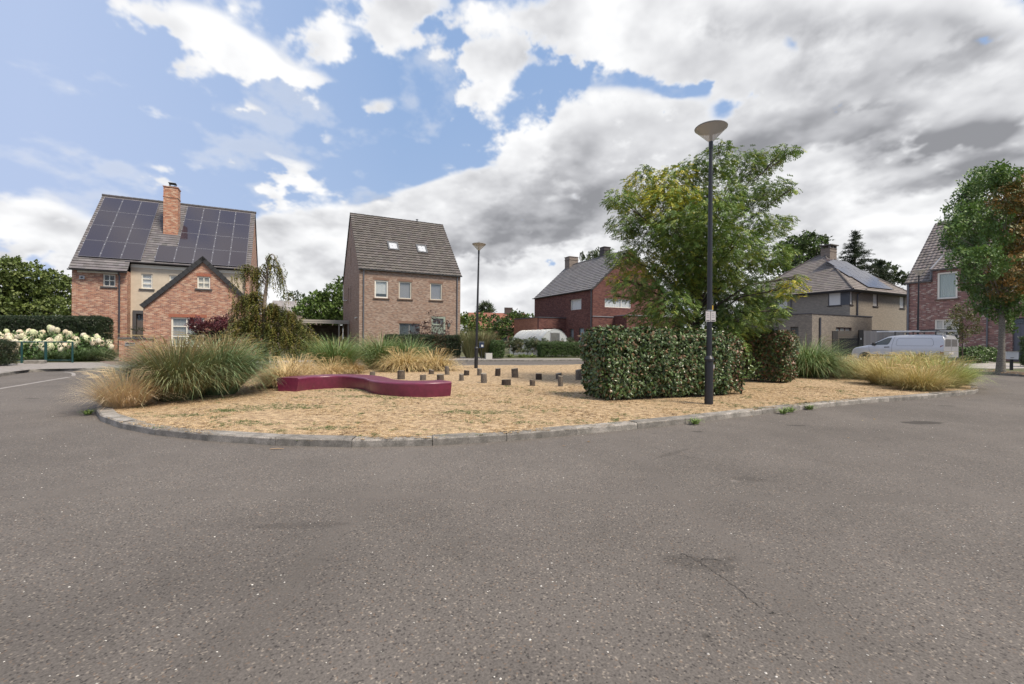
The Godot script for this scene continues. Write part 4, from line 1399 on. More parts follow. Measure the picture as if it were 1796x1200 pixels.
func make_hip_house() -> void:
	var h := thing("brick_house", "taupe brick house with hipped grey roof, chimney and closed white shutters", "house", Vector3(31.5, .1, -42.0), GRID)
	var up_br := brick("taupe_brick", [Color(.265, .235, .20), Color(.29, .255, .215), Color(.24, .21, .18)], Color(.25, .22, .185), .05)
	var lo_br := brick("grey_taupe_brick", [Color(.20, .175, .15), Color(.235, .205, .175), Color(.175, .155, .135)], Color(.19, .165, .145), .08)
	var dark := mat("dark_frame", L(.05, .04, .04), .6)
	var zinc := mat("zinc_dark", L(.10, .10, .115), .45, .5)
	var white := mat("shutter_white", L(.70, .69, .68), .5)
	var frame := mat("anthracite", L(.075, .08, .095), .5)
	var W := 10.4
	var dp := 11.0
	var e := 6.15
	var flip := func(o): return [-o[2], o[1], -o[0], o[3]]
	var a1 := [.02, 4.80, .46, 6.05]
	var a2 := [3.95, 4.82, 4.85, 6.05]
	var a3 := [9.0, 4.82, 9.95, 6.05]
	var b1 := [.80, 4.80, 1.92, 6.05]
	var b0 := [5.9, 4.80, 7.1, 6.05]
	var mb := MB.new()
	mb.wall(0, [[0, e], [W, e]], 0, .3, [a1, a2, a3, [3.0, .1, 4.6, 2.15]])
	mb.xf = Transform3D(Basis(Vector3.UP, -PI / 2), Vector3.ZERO)
	mb.wall(0, [[-dp, e], [-.3, e]], 0, .3, [flip.call(b1), flip.call(b0)])
	mb.xf = Transform3D(Basis(Vector3.UP, PI / 2), Vector3(W, 0, 0))
	mb.wall(0, [[.3, e], [dp, e]], 0, .3)
	mb.xf = Transform3D(Basis(Vector3.UP, PI), Vector3(0, 0, -dp))
	mb.wall(0, [[-W + .3, e], [-.3, e]], 0, .3)
	part("wall", mb, up_br, h)
	var sxf := Transform3D(Basis(Vector3.UP, -PI / 2), Vector3.ZERO)
	for o in [a1, a2, a3]:
		shutter(h, Transform3D(), o, frame, white, dark)
	for o in [b1, b0]:
		shutter(h, sxf, flip.call(o), frame, white, dark)
	mb = MB.new()   # dark panel that joins the corner windows
	mb.box(Vector3(-.02, 4.80, -.80), Vector3(.018, 1.25, .80))
	part("corner_panel", mb, frame, h)
	window(h, Transform3D(), [3.0, .1, 4.6, 2.15], dark, [3.8], [], .06, null, null, .1)
	mb = MB.new()
	mb.box(Vector3(2.6, 2.25, 0.002), Vector3(2.2, .22, .9))
	part("canopy", mb, frame, h)
	# ground floor block in front
	var bo := [-3.4, 1.9, -.9, 2.62]
	mb = MB.new()
	mb.wall(0, [[-6.9, 3.68], [2.5, 3.68]], .6, .3, [bo])
	mb.xf = Transform3D(Basis(Vector3.UP, -PI / 2), Vector3(-6.9, 0, 0))
	var small := []
	for z in [.55, 2.3, 4.0]:
		small.append([z, 1.78, z + .72, 2.62])
	mb.wall(0, [[-7.6, 3.68], [.3, 3.68]], 0, .3, small.map(flip))
	mb.xf = Transform3D(Basis(Vector3.UP, PI / 2), Vector3(2.5, 0, 0))
	mb.wall(0, [[-.3, 3.68], [-.003, 3.68]], 0, .28)
	part("ground_floor_wall", mb, lo_br, h)
	window(h, Transform3D(Basis(), Vector3(0, 0, .6)), bo, mat("rust_frame", L(.11, .045, .035), .6), [-2.6, -1.8], [], .06, mat("net_curtain", L(.55, .52, .46), .9), null, .08, null, .35)
	var bxf := Transform3D(Basis(Vector3.UP, -PI / 2), Vector3(-6.9, 0, 0))
	for o in small:
		window(h, bxf, flip.call(o), dark, [], [], .05, null, null, .1)
	mb = MB.new()
	mb.box(Vector3(-6.95, 3.682, -7.6), Vector3(6.94, .07, 8.25))
	mb.box(Vector3(.0, 3.682, .003), Vector3(2.55, .07, .64))
	part("flat_roof", mb, zinc, h)
	downpipe(h, zinc, [Vector3(-5.85, 3.4, .68), Vector3(-5.85, 0, .68)], .07)
	downpipe(h, zinc, [Vector3(1.9, e + .2, .45), Vector3(1.1, e - .35, .08), Vector3(1.1, 3.7, .08)], .06)
	downpipe(h, zinc, [Vector3(-.07, e, -5.5), Vector3(-.07, 3.7, -5.5)], .05)
	# hipped roof
	var ov := .5
	var ye := e + .02
	var ay := 10.75
	var A := Vector3(-ov, ye, ov)
	var B := Vector3(W + ov, ye, ov)
	var C := Vector3(W + ov, ye, -dp - ov)
	var D_ := Vector3(-ov, ye, -dp - ov)
	var P := Vector3(W / 2, ay, -W / 2)
	var Q := Vector3(W / 2, ay, -dp + W / 2)
	var base := MB.new()
	base.plate([A, B, P], .12)
	base.plate([C, D_, Q], .12)
	base.plate([B, C, Q, P], .12)
	base.plate([D_, A, P, Q], .12)
	var roof := part("roof", base, mat("roof_boards", L(.05, .045, .045), .9), h)
	mb = MB.new()
	mb.box(Vector3(-ov, ye - .16, -dp - ov), Vector3(W + 2 * ov, .06, dp + 2 * ov))
	part("eaves_board", mb, mat("eaves_dark", L(.06, .055, .055), .7), roof)
	var t := MB.new()
	var tc := Color(.17, .15, .14)
	var run := W / 2 + ov
	var len_ := Vector2(run, ay - ye).length()
	tiles(t, A, Vector3.RIGHT, Vector3(0, ay - ye, -run), W + 2 * ov, len_, .31, .33, tc * 1.15, .15, 0, run, run)
	tiles(t, D_, Vector3.BACK, Vector3(run, ay - ye, 0), dp + 2 * ov, len_, .31, .33, tc, .15, 0, run, run)
	tiles(t, B, Vector3.FORWARD, Vector3(-run, ay - ye, 0), dp + 2 * ov, len_, .31, .33, tc, .15, 0, run, run)
	tiles(t, C, Vector3.LEFT, Vector3(0, ay - ye, run), W + 2 * ov, len_, .31, .33, tc, .15, 0, run, run)
	part("roof_tiles", t, vmat("concrete_tile", .85), roof, true)
	t = MB.new()
	for pr in [[A, P], [B, P], [C, Q], [D_, Q], [P, Q]]:
		ridge_row(t, pr[0] + Vector3(0, .03, 0), pr[1] + Vector3(0, .03, 0), Color(.12, .105, .10), .10)
	part("hip_tiles", t, vmat("concrete_tile", .85), roof, true)
	gutter(h, zinc, A + Vector3(0, 0, .06), B + Vector3(0, 0, .06), .09)
	gutter(h, zinc, A + Vector3(-.06, 0, 0), D_ + Vector3(-.06, 0, 0), .09)
	# solar panels on the front slope
	var upf := Vector3(0, ay - ye, -run).normalized()
	var pw := 1.14
	var pl := 1.84
	for r in 3:
		for c in [4, 5, 4][r]:
			var x0: float = W / 2 - [2.4, 2.8, 1.7][r]
			solar_panel(roof, Vector3(x0 + c * (pw + .02) - (0.6 if r == 2 else 0.0), ye, ov) + upf * (.55 + r * (pl + .02)), Vector3.RIGHT, upf, pw, pl)
	var ch := chimney(h, Vector3(W / 2 - .2, 9.6, -W / 2 - .25), Vector3(1.25, 1.75, .95), brick("chimney_grey", [Color(.20, .16, .14), Color(.24, .20, .175)], Color(.18, .15, .13)), dark)
	mb = MB.new()
	for p in [[W / 2 - .2, -W / 2 - .25], [W / 2 + .87, -W / 2 - .25], [W / 2 - .2, -W / 2 + .52], [W / 2 + .87, -W / 2 + .52], [W / 2 + .33, -W / 2 + .52]]:
		mb.box(Vector3(p[0], 11.411, p[1]), Vector3(.18, .3, .18))
	mb.box(Vector3(W / 2 - .34, 11.712, -W / 2 - .4), Vector3(1.53, .1, 1.25))
	part("chimney_cap", mb, mat("cap_grey", L(.13, .12, .115), .8), ch)

func make_right_house() -> void:
	var h := thing("brick_house", "mottled pink brick house with large white upper window behind silver van", "house", Vector3(32.39, .1, -37.0), -63.7)
	var br := brick("pink_brick", [Color(.25, .125, .105), Color(.30, .155, .13), Color(.21, .10, .09), Color(.27, .15, .135), Color(.42, .33, .29), Color(.18, .09, .085)], Color(.24, .19, .175), .16)
	var zinc := mat("zinc_grey", L(.16, .165, .185), .45, .4)
	var W := 14.0
	var e := 6.15
	var rg := 11.55
	var hd := 5.0
	var sl := (rg - e) / hd
	var up := Vector3(0, sl, -1).normalized()
	var w1 := [1.94, 4.68, 3.14, 6.74]
	var w2 := [1.81, .9, 3.25, 3.09]
	var gd := [6.06, .05, 9.1, 3.04]
	var mb := MB.new()
	mb.wall(0, [[0, e - .05], [1.649, e - .05], [1.651, 6.98], [5.6, 6.98], [5.601, e - .05], [W, e - .05]], 0, .3, [w1, w2, gd])
	mb.xf = Transform3D(Basis(Vector3.UP, -PI / 2), Vector3.ZERO)
	mb.wall(0, [[-2 * hd, e - .05], [-hd, rg - .1], [-.301, e + .25]], 0, .3)
	mb.xf = Transform3D(Basis(Vector3.UP, PI / 2), Vector3(W, 0, 0))
	mb.wall(0, [[.301, e + .25], [hd, rg - .1], [2 * hd, e - .05]], 0, .3)
	mb.xf = Transform3D(Basis(Vector3.UP, PI), Vector3(0, 0, -2 * hd))
	mb.wall(0, [[-W + .301, e - .05], [-.301, e - .05]], 0, .3)
	part("wall", mb, br, h)
	var white := mat("white_frame", L(.75, .72, .66), .5)
	window(h, Transform3D(), w1, white, [], [], .12, mat("green_curtain", L(.40, .46, .42), .9), mat("brown_sill", L(.12, .075, .055), .7), .04)
	window(h, Transform3D(), w2, white, [2.3, 2.8], [2.35], .09, mat("net_curtain", L(.55, .52, .46), .9), null, .05, null, .45)
	mb = MB.new()
	mb.box(Vector3(6.062, .05, -.24), Vector3(3.036, 2.55, .06))
	for i in 9:
		mb.box(Vector3(6.08 + i * .335, .08, -.18), Vector3(.32, 2.48, .012))
	var gdm := part("garage_door", mb, mat("blue_grey_paint", L(.115, .12, .15), .5), h)
	mb = MB.new()
	bars(mb, 6.062, 2.61, 9.098, 3.03, -.18, .05, .06, [6.8, 7.6, 8.4], [])
	part("transom_frame", mb, mat("anthracite", L(.075, .08, .095), .5), gdm)
	mb = MB.new()
	mb.quad(Vector3(6.11, 2.66, -.2), Vector3(9.05, 2.66, -.2), Vector3(9.05, 2.98, -.2), Vector3(6.11, 2.98, -.2))
	part("pane", mb, glass(), gdm)
	downpipe(h, zinc, [Vector3(.12, e - .1, .07), Vector3(.12, 0, .07)], .075)
	downpipe(h, zinc, [Vector3(4.79, e - .1, .06), Vector3(4.79, 0, .06)], .045)
	# roof with a raised dormer part
	var base := MB.new()
	base.plate([Vector3(-.08, e, .1), Vector3(1.64, e, .1), Vector3(1.64, rg, -hd), Vector3(-.08, rg, -hd)], .1)
	base.plate([Vector3(5.61, e, .1), Vector3(W + .08, e, .1), Vector3(W + .08, rg, -hd), Vector3(5.61, rg, -hd)], .1)
	base.plate([Vector3(1.64, e + .9 * sl, -.8), Vector3(5.61, e + .9 * sl, -.8), Vector3(5.61, rg, -hd), Vector3(1.64, rg, -hd)], .1)
	base.plate([Vector3(-.08, rg, -hd), Vector3(W + .08, rg, -hd), Vector3(W + .08, e, -2 * hd - .1), Vector3(-.08, e, -2 * hd - .1)], .1)
	var roof := part("roof", base, mat("roof_boards", L(.05, .045, .045), .9), h)
	var t := MB.new()
	var tc := Color(.165, .145, .14)
	var full := Vector2(rg - e, hd + .1).length()
	tiles(t, Vector3(-.1, e, .1), Vector3.RIGHT, up, 1.75, full, .29, .34, tc, .24, .04, 0, 0, .05)
	tiles(t, Vector3(5.62, e, .1), Vector3.RIGHT, up, W - 5.52, full, .29, .34, tc, .24, .04, 0, 0, .05)
	tiles(t, Vector3(1.64, e + .9 * sl, -.8), Vector3.RIGHT, up, 3.98, full - Vector2(.9, .9 * sl).length(), .29, .34, tc, .24, .04, 0, 0, .05)
	tiles(t, Vector3(W + .1, e, -2 * hd - .1), Vector3.LEFT, Vector3(0, sl, 1).normalized(), W + .2, full, .29, .34, tc, .24, .04, 0, 0, .05)
	part("roof_tiles", t, vmat("concrete_tile", .85), roof, true)
	# dormer slope, flatter than the main roof
	var dy := 7.0
	var dk := .62
	var dz := -(dy - e) / (sl - dk) - .6
	base = MB.new()
	var zt := -3.2
	var yt := dy + dk * 3.3
	base.plate([Vector3(1.58, dy, .1), Vector3(5.66, dy, .1), Vector3(5.66, yt, zt), Vector3(1.58, yt, zt)], .1)
	var dm := part("dormer_roof", base, mat("roof_boards", L(.05, .045, .045), .9), h)
	t = MB.new()
	tiles(t, Vector3(1.6, dy, .1), Vector3.RIGHT, Vector3(0, dk, -1), 4.04, Vector2(3.3, 3.3 * dk).length(), .29, .34, tc, .24, .04, 0, 0, .05)
	part("roof_tiles", t, vmat("concrete_tile", .85), dm, true)
	mb = MB.new()
	mb.box(Vector3(1.645, e - .04, -3.2), Vector3(.12, .9, 2.85))
	mb.xf = Transform3D(Basis(Vector3.RIGHT, Vector3(0, dk, -1).normalized(), Vector3.RIGHT.cross(Vector3(0, dk, -1).normalized())), Vector3(1.54, dy, .12))
	mb.box(Vector3(0, 0, -.02), Vector3(.10, 3.8, .14))
	part("dormer_cheek", mb, mat("zinc_pale", L(.28, .28, .30), .5, .3), dm)
	gutter(h, zinc, Vector3(-.1, e, .18), Vector3(1.64, e, .18))
	gutter(h, zinc, Vector3(1.56, dy, .18), Vector3(5.7, dy, .18))
	downpipe(h, zinc, [Vector3(1.6, dy - .05, .16), Vector3(1.58, e + .1, .12)], .05)
	t = MB.new()
	ridge_row(t, Vector3(-.08, rg + .02, -hd), Vector3(W + .08, rg + .02, -hd), Color(.10, .09, .085))
	part("ridge_tiles", t, vmat("concrete_tile", .85), roof, true)
	mb = MB.new()
	mb.box(Vector3(3.5, 5.8, .0), Vector3(.28, .32, .18), .03)
	part("wall_lamp", mb, mat("lamp_grey", L(.12, .13, .12), .5), h)

func make_far_houses() -> void:
	# gable houses seen over the gardens: base x, z, turn, half width, depth, eaves, ridge, wall, roof colour
	var rows := [
		["far_house", "distant red roofed house with dark chimney beyond the far garden", Vector3(-2.6, .1, -84), 8.0, 5.4, 7.0, 3.6, 6.6, Color(.26, .105, .07), Color(.23, .10, .07), true],
		["far_house", "distant pale grey gabled house beside tall brown brick house", Vector3(-9.4, .1, -78), 62.0, 3.2, 8.0, 4.4, 6.9, Color(.20, .21, .25), Color(.40, .41, .44), false],
		["far_house", "distant small house with red roof beyond the tall clipped hedge", Vector3(-51.5, .1, -42), 70.0, 3.0, 7.0, 3.0, 4.45, Color(.33, .15, .11), Color(.45, .38, .34), false],
		["far_house", "distant grey roofed house seen behind the weeping conifer", Vector3(-26.6, .1, -58), 20.0, 4.0, 6.0, 4.6, 6.3, Color(.30, .28, .28), Color(.32, .25, .22), true]]
	for r in rows:
		var h := thing(r[0], r[1], "house", r[2], r[3])
		var w: float = r[4]
		var d: float = r[5]
		var e: float = r[6]
		var g: float = r[7]
		var mb := MB.new()
		mb.wall(0, [[-w, e], [w, e]], 0, .3, [[-1.6, 1, -.4, 2.3], [.6, 1, 1.8, 2.3]])
		mb.xf = Transform3D(Basis(Vector3.UP, -PI / 2), Vector3(-w, 0, 0))
		mb.wall(0, [[-d, e], [-d / 2, g - .1], [-.3, e]], 0, .3)
		mb.xf = Transform3D(Basis(Vector3.UP, PI / 2), Vector3(w, 0, 0))
		mb.wall(0, [[.3, e], [d / 2, g - .1], [d, e]], 0, .3)
		mb.xf = Transform3D(Basis(Vector3.UP, PI), Vector3(0, 0, -d))
		mb.wall(0, [[-w + .3, e], [w - .3, e]], 0, .3)
		var wc: Color = r[9]
		part("wall", mb, mat("far_wall_%d" % int(wc.r * 1000), L(wc.r, wc.g, wc.b), .9), h)
		for o in [[-1.6, 1, -.4, 2.3], [.6, 1, 1.8, 2.3]]:
			window(h, Transform3D(), o, mat("white_frame", L(.75, .72, .66), .5), [], [], .08)
		var base := MB.new()
		base.plate([Vector3(-w - .2, e - .1, .2), Vector3(w + .2, e - .1, .2), Vector3(w + .2, g, -d / 2), Vector3(-w - .2, g, -d / 2)], .1)
		base.plate([Vector3(-w - .2, g, -d / 2), Vector3(w + .2, g, -d / 2), Vector3(w + .2, e - .1, -d - .2), Vector3(-w - .2, e - .1, -d - .2)], .1)
		var roof := part("roof", base, mat("roof_boards", L(.05, .045, .045), .9), h)
		var t := MB.new()
		var up := Vector3(0, g - e + .1, -d / 2 - .2)
		tiles(t, Vector3(-w - .2, e - .1, .2), Vector3.RIGHT, up, 2 * w + .4, up.length(), .4, .35, r[8], .15)
		tiles(t, Vector3(w + .2, e - .1, -d - .2), Vector3.LEFT, Vector3(0, up.y, -up.z), 2 * w + .4, up.length(), .4, .35, r[8], .15)
		part("roof_tiles", t, vmat("slate_tile", .75), roof, true)
		if r[10]:
			chimney(h, Vector3(w * .3, g - .5, -d / 2 - .4), Vector3(1.5, 1.5, .8), mat("far_chimney", L(.09, .07, .065), .9), null)

# ---------------------------------------------------------------- plants
func leaf_mesh() -> Mesh:   # one pointed leaf, folded along its rib, about unit length along +y
	if not shared.has("leaf"):
		var mb := MB.new()
		var a := Vector3(0, 0, 0)
		var t := Vector3(0, 1, .06)
		var m := Vector3(0, .5, .10)
		mb.tri(a, Vector3(.30, .42, 0), m)
		mb.tri(m, Vector3(.30, .42, 0), t)
		mb.tri(a, m, Vector3(-.30, .42, 0))
		mb.tri(m, t, Vector3(-.30, .42, 0))
		shared["leaf"] = mb.mesh()
	return shared["leaf"]

func sprig_mesh(key: String, n: int, spread: float, leaf: float, width: float) -> Mesh:   # a twig tip with n leaves, unit size about 1
	if not shared.has(key):
		var r := RandomNumberGenerator.new()
		r.seed = hash(key)
		var mb := MB.new()
		for i in n:
			var o := Vector3(r.randf_range(-1, 1), r.randf_range(-1, 1), r.randf_range(-1, 1)) * spread
			var b := Basis.from_euler(Vector3(r.randf_range(-1.2, 1.2), r.randf_range(0, TAU), r.randf_range(-1.2, 1.2)))
			var s := leaf * r.randf_range(.7, 1.25)
			var p := [Vector3(0, 0, 0), Vector3(width, .45, .05), Vector3(0, 1, 0), Vector3(-width, .45, .05)]
			var q := []
			for v in p:
				q.append(o + b * (v * s))
			mb.tri(q[0], q[1], q[2])
			mb.tri(q[0], q[2], q[3])
		shared[key] = mb.mesh()
	return shared[key]

func frond_mesh(key: String, pairs: int, droop: float) -> Mesh:   # a feathered leaf of unit length along +x, drooping
	if not shared.has(key):
		var mb := MB.new()
		for i in pairs:
			var f := (i + .6) / pairs
			var c := Vector3(f, -droop * f * f, 0)
			var ll := .36 * (1.0 - .5 * absf(f - .4)) * (1.0 if i < pairs - 1 else .8)
			for s in [-1, 1]:
				var d := Vector3(.30 + .25 * sin(i * 2.1), -.30 + .3 * sin(i * 3.7 + s), s).normalized() * ll
				var w := Vector3(.105, 0, 0)
				mb.quad(c, c + d * .5 + w, c + d, c + d * .5 - w)
		shared[key] = mb.mesh()
	return shared[key]

func strand_mesh(key: String) -> Mesh:   # a hanging conifer strand of unit length along -y
	if not shared.has(key):
		var r := RandomNumberGenerator.new()
		r.seed = 9
		var mb := MB.new()
		for i in 34:
			var f := i / 34.0
			var c := Vector3(sin(f * 3.0) * .03, -f, cos(f * 4.0) * .03)
			var a := r.randf_range(0, TAU)
			var d := Vector3(cos(a) * .045, -.07, sin(a) * .045)
			var w := Vector3(-sin(a), 0, cos(a)) * .010
			mb.quad(c - w, c + d * .5 - w * 1.2, c + d, c + d * .5 + w * 1.2)
		shared[key] = mb.mesh()
	return shared[key]

func pick(pal: Array) -> Color:
	var c: Color = pal[rng.randi() % pal.size()]
	var f := R(.78, 1.25)
	return Color(c.r * f, c.g * f, c.b * f)

# a tree: clumps are [x, y, z, radius (, palette index)] measured from its foot
func tree(called: String, label: String, at: Vector3, trunk_r: float, fork: float, clumps: Array, leaf: Mesh, size: float, density: float, pals: Array, bark: Color, group := "", droop := .3, shell := .55, lean := Vector3.ZERO, squash := .8) -> Node3D:
	var t := thing(called, label, "tree", at, 0.0, group)
	var top := Vector3.ZERO
	var cen := Vector3.ZERO
	for c in clumps:
		cen += Vector3(c[0], c[1], c[2]) / clumps.size()
		if c[1] > top.y:
			top = Vector3(c[0], c[1], c[2])
	var mb := MB.new()
	var path := []
	var rad := []
	var hi := fork + (top.y - fork) * .7
	for i in 7:
		var f := i / 6.0
		path.append(Vector3(lean.x * f + sin(f * 5.0) * trunk_r * .25, hi * f - .05, lean.z * f))
		rad.append(trunk_r * (1.0 - .72 * f) * (1.35 if i == 0 else 1.0))
	mb.tube(path, rad, 9, false)
	var barkm := mat("bark_%d" % int(bark.r * 1000), Color.WHITE, .95, 0, mottled("bark_%d" % int(bark.r * 1000), bark * 1.5, bark * .55, 128, .06, .2), 2.0)
	part("trunk", mb, barkm, t)
	mb = MB.new()
	for c in clumps:
		var e := Vector3(c[0], c[1], c[2])
		var f := clampf((lerpf(fork, e.y, .45)) / hi, fork * .8 / hi, .98)
		var s := Vector3(lean.x * f, hi * f, lean.z * f)
		var mid := s.lerp(e, .5) + Vector3(0, (e - s).length() * .12, 0)
		var r0 := trunk_r * (1.0 - .72 * f) * .5
		mb.tube([s, s.lerp(mid, .55), mid, e], [r0, r0 * .7, r0 * .5, r0 * .15], 5, false)
		for k in 4:
			var d: Vector3 = Vector3(R(-1, 1), R(-.4, 1), R(-1, 1)).normalized() * c[3] * .8
			mb.tube([mid.lerp(e, R(.2, .9)), e + d * .5, e + d], [r0 * .3, r0 * .18, r0 * .06], 4, false)
	part("limbs", mb, barkm, t, true)
	var buf := PackedFloat32Array()
	for c in clumps:
		var n := int(density * c[3] * c[3])
		var e := Vector3(c[0], c[1], c[2])
		var pal: Array = pals[c[4] if c.size() > 4 else 0]
		for i in n:
			var d := Vector3(R(-1, 1), R(-1, 1), R(-1, 1))
			if d.length() > 1.0 or d.length() < .05:
				continue
			d = d.normalized() * pow(d.length(), shell)
			var p: Vector3 = e + Vector3(d.x, d.y * squash, d.z) * c[3] * R(.85, 1.12)
			if p.y < .3:
				continue
			var yaw := atan2(-d.z, d.x) + R(-.9, .9)
			var b := Basis.from_euler(Vector3(R(-.5, .5), yaw, R(-.6, .4) - droop))
			var s := size * R(.65, 1.3)
			put(buf, b.scaled(Vector3(s, s, s)), p, pick(pal))
	copies("foliage", leaf, vmat("leaves", .55, .6), buf, t)
	return t

# a clipped hedge in its own axes (length along x, base at y = 0)
func hedge(called: String, label: String, at: Vector3, turn: float, s: Vector3, leaf: float, per_m2: float, pal: Array, group := "", rough := .05, round_ := .0, mesh: Mesh = null, foot := .08) -> Node3D:
	var t := thing(called, label, "hedge", at, turn, group)
	var mb := MB.new()
	mb.box(Vector3(-s.x / 2 + .19, foot + .1, -s.z / 2 + .19), Vector3(s.x - .38, s.y - foot - .28, s.z - .38))  # solid dark core box behind the leaves, closes the view through
	var k := int(s.x / .35)
	for i in k:
		var x := -s.x / 2 + .2 + (s.x - .4) * (i + .5) / k
		mb.tube([Vector3(x, -.05, R(-.1, .1)), Vector3(x + R(-.1, .1), .5, R(-.1, .1))], [.018, .014], 5, false)
	part("core_and_stems", mb, mat("twigs", L(.028, .022, .014), .95), t)
	var buf := PackedFloat32Array()
	var areas := [[s.x * s.y, 0], [s.x * s.y, 1], [s.z * s.y, 2], [s.z * s.y, 3], [s.x * s.z, 4]]
	var nz := FastNoiseLite.new()
	nz.seed = int(absf(at.x) * 31 + absf(at.z) * 7)
	nz.frequency = 1.1
	for a in areas:
		var n := int(a[0] * per_m2)
		for i in n:
			var u := R(-1, 1)
			var v := R(0, 1)
			var p: Vector3
			var nn: Vector3
			match a[1]:
				0: p = Vector3(u * s.x / 2, lerpf(foot, s.y, v), s.z / 2); nn = Vector3(0, 0, 1)
				1: p = Vector3(u * s.x / 2, lerpf(foot, s.y, v), -s.z / 2); nn = Vector3(0, 0, -1)
				2: p = Vector3(s.x / 2, lerpf(foot, s.y, v), u * s.z / 2); nn = Vector3(1, 0, 0)
				3: p = Vector3(-s.x / 2, lerpf(foot, s.y, v), u * s.z / 2); nn = Vector3(-1, 0, 0)
				_: p = Vector3(u * s.x / 2, s.y, (v * 2 - 1) * s.z / 2); nn = Vector3(0, 1, 0)
			var wob := nz.get_noise_3d(p.x + at.x, p.y, p.z + at.z)
			if round_ > 0.0:
				var ex := maxf(0, absf(p.x) - (s.x / 2 - round_))
				var ey := maxf(0, p.y - (s.y - round_))
				var ez := maxf(0, absf(p.z) - (s.z / 2 - round_))
				var ev := Vector3(ex * signf(p.x), ey, ez * signf(p.z))
				if ev.length() > round_:
					p -= ev - ev.normalized() * round_
			var gap := nz.get_noise_3d((p.x + at.x) * 5.5, p.y * 5.5, (p.z + at.z) * 5.5)
			if gap < -.16 and nn.y < .5:
				p -= nn * R(.05, .12)
			else:
				p += nn * maxf(0, gap) * rough * 1.2
			p += nn * (wob * rough * 1.6 + R(-.10, .03 + rough * .6))
			if nn.y < .5 and v < .18:
				p -= nn * (.18 - v) * .5
			var b := Basis.looking_at(-(nn + Vector3(R(-.8, .8), R(-.5, .9), R(-.8, .8))).normalized(), Vector3.UP.rotated(Vector3.RIGHT, .3))
			b = b * Basis(Vector3.FORWARD, R(-1.6, 1.6) + (PI if rng.randf() < .6 else 0.0))
			var sz := leaf * R(.6, 1.3)
			put(buf, b.scaled(Vector3(sz, sz, sz)), p, pick(pal))
	copies("foliage", mesh if mesh != null else leaf_mesh(), vmat("hedge_leaves", .36, .3), buf, t)
	return t

# an ornamental grass: arching blades from a crown
func grass_clump(label: String, at: Vector3, r: float, h: float, n: int, dry: Color, live: Color, droop: float, width: float, group: String, plumes := 0, vary := .25, sq := 1.0, called := "ornamental_grass") -> Node3D:
	var t := thing(called, label, "grass", at, 0.0, group)
	var mb := MB.new()
	for i in n:
		var a := R(0, TAU)
		var rr := sqrt(rng.randf()) * r * .36
		var o := Vector3(cos(a) * rr, -.02, sin(a) * rr * sq)
		a += R(-.9, .9)
		var dir := Vector3(cos(a), 0, sin(a) * sq).normalized()
		var out := clampf(rr / (r * .36), 0, 1)
		var el := lerpf(1.52, 1.52 - .95 * minf(1.0, r / h), out * R(.4, 1.0)) + R(-.20, .08)     # how steep the blade leaves the ground
		var bend := droop * R(1.2, 3.6)
		var ln := h * R(.62, 1.18) * (1.0 + .12 * droop)
		var side := Vector3(-dir.z, 0, dir.x) * width * R(.6, 1.2)
		var f := 1.0 + R(-vary, vary)
		# each blade has one colour of its own: living green or dry (straw, in some clumps a darker green); short ones are mostly dry
		var dead := rng.randf() < (.55 if ln < h * .78 else .10)
		var bc := (dry if dead else live) * f
		mb.col = Color(bc.r, bc.g * R(.94, 1.06), bc.b * R(.9, 1.1))
		var last := o
		var segs := 5
		for k in segs:
			var q := (k + 1) / float(segs)
			var ang := maxf(el - bend * pow(q, 1.8), -1.25)
			var p := last + (dir * cos(ang) + Vector3(0, sin(ang), 0)) * ln / segs
			p.y = maxf(p.y, .01)
			var w0 := side * (1.0 - .75 * pow(k / float(segs), 2.0))
			var w1 := side * (1.0 - .95 * q * q)
			mb.quad(last - w0, last + w0, p + w1, p - w1)
			last = p
	part("blades", mb, vmat("grass_blades", .6, .35), t, true)
	if plumes > 0:
		var pb := MB.new()
		for i in plumes:
			var a := R(0, TAU)
			var o := Vector3(cos(a), 0, sin(a)) * r * R(0, .35)
			var d := Vector3(cos(a), 0, sin(a)) * h * R(.2, .7)
			var hh := h * R(.75, 1.0)
			pb.col = dry * R(.9, 1.2)
			pb.tube([o, o + d * .25 + Vector3(0, hh * .6, 0), o + d * .6 + Vector3(0, hh * .95, 0), o + d + Vector3(0, hh * .97, 0)], [.002, .002, .006, .001], 4, false)
		part("plumes", pb, vmat("grass_blades", .6, .35), t, true)
	return t

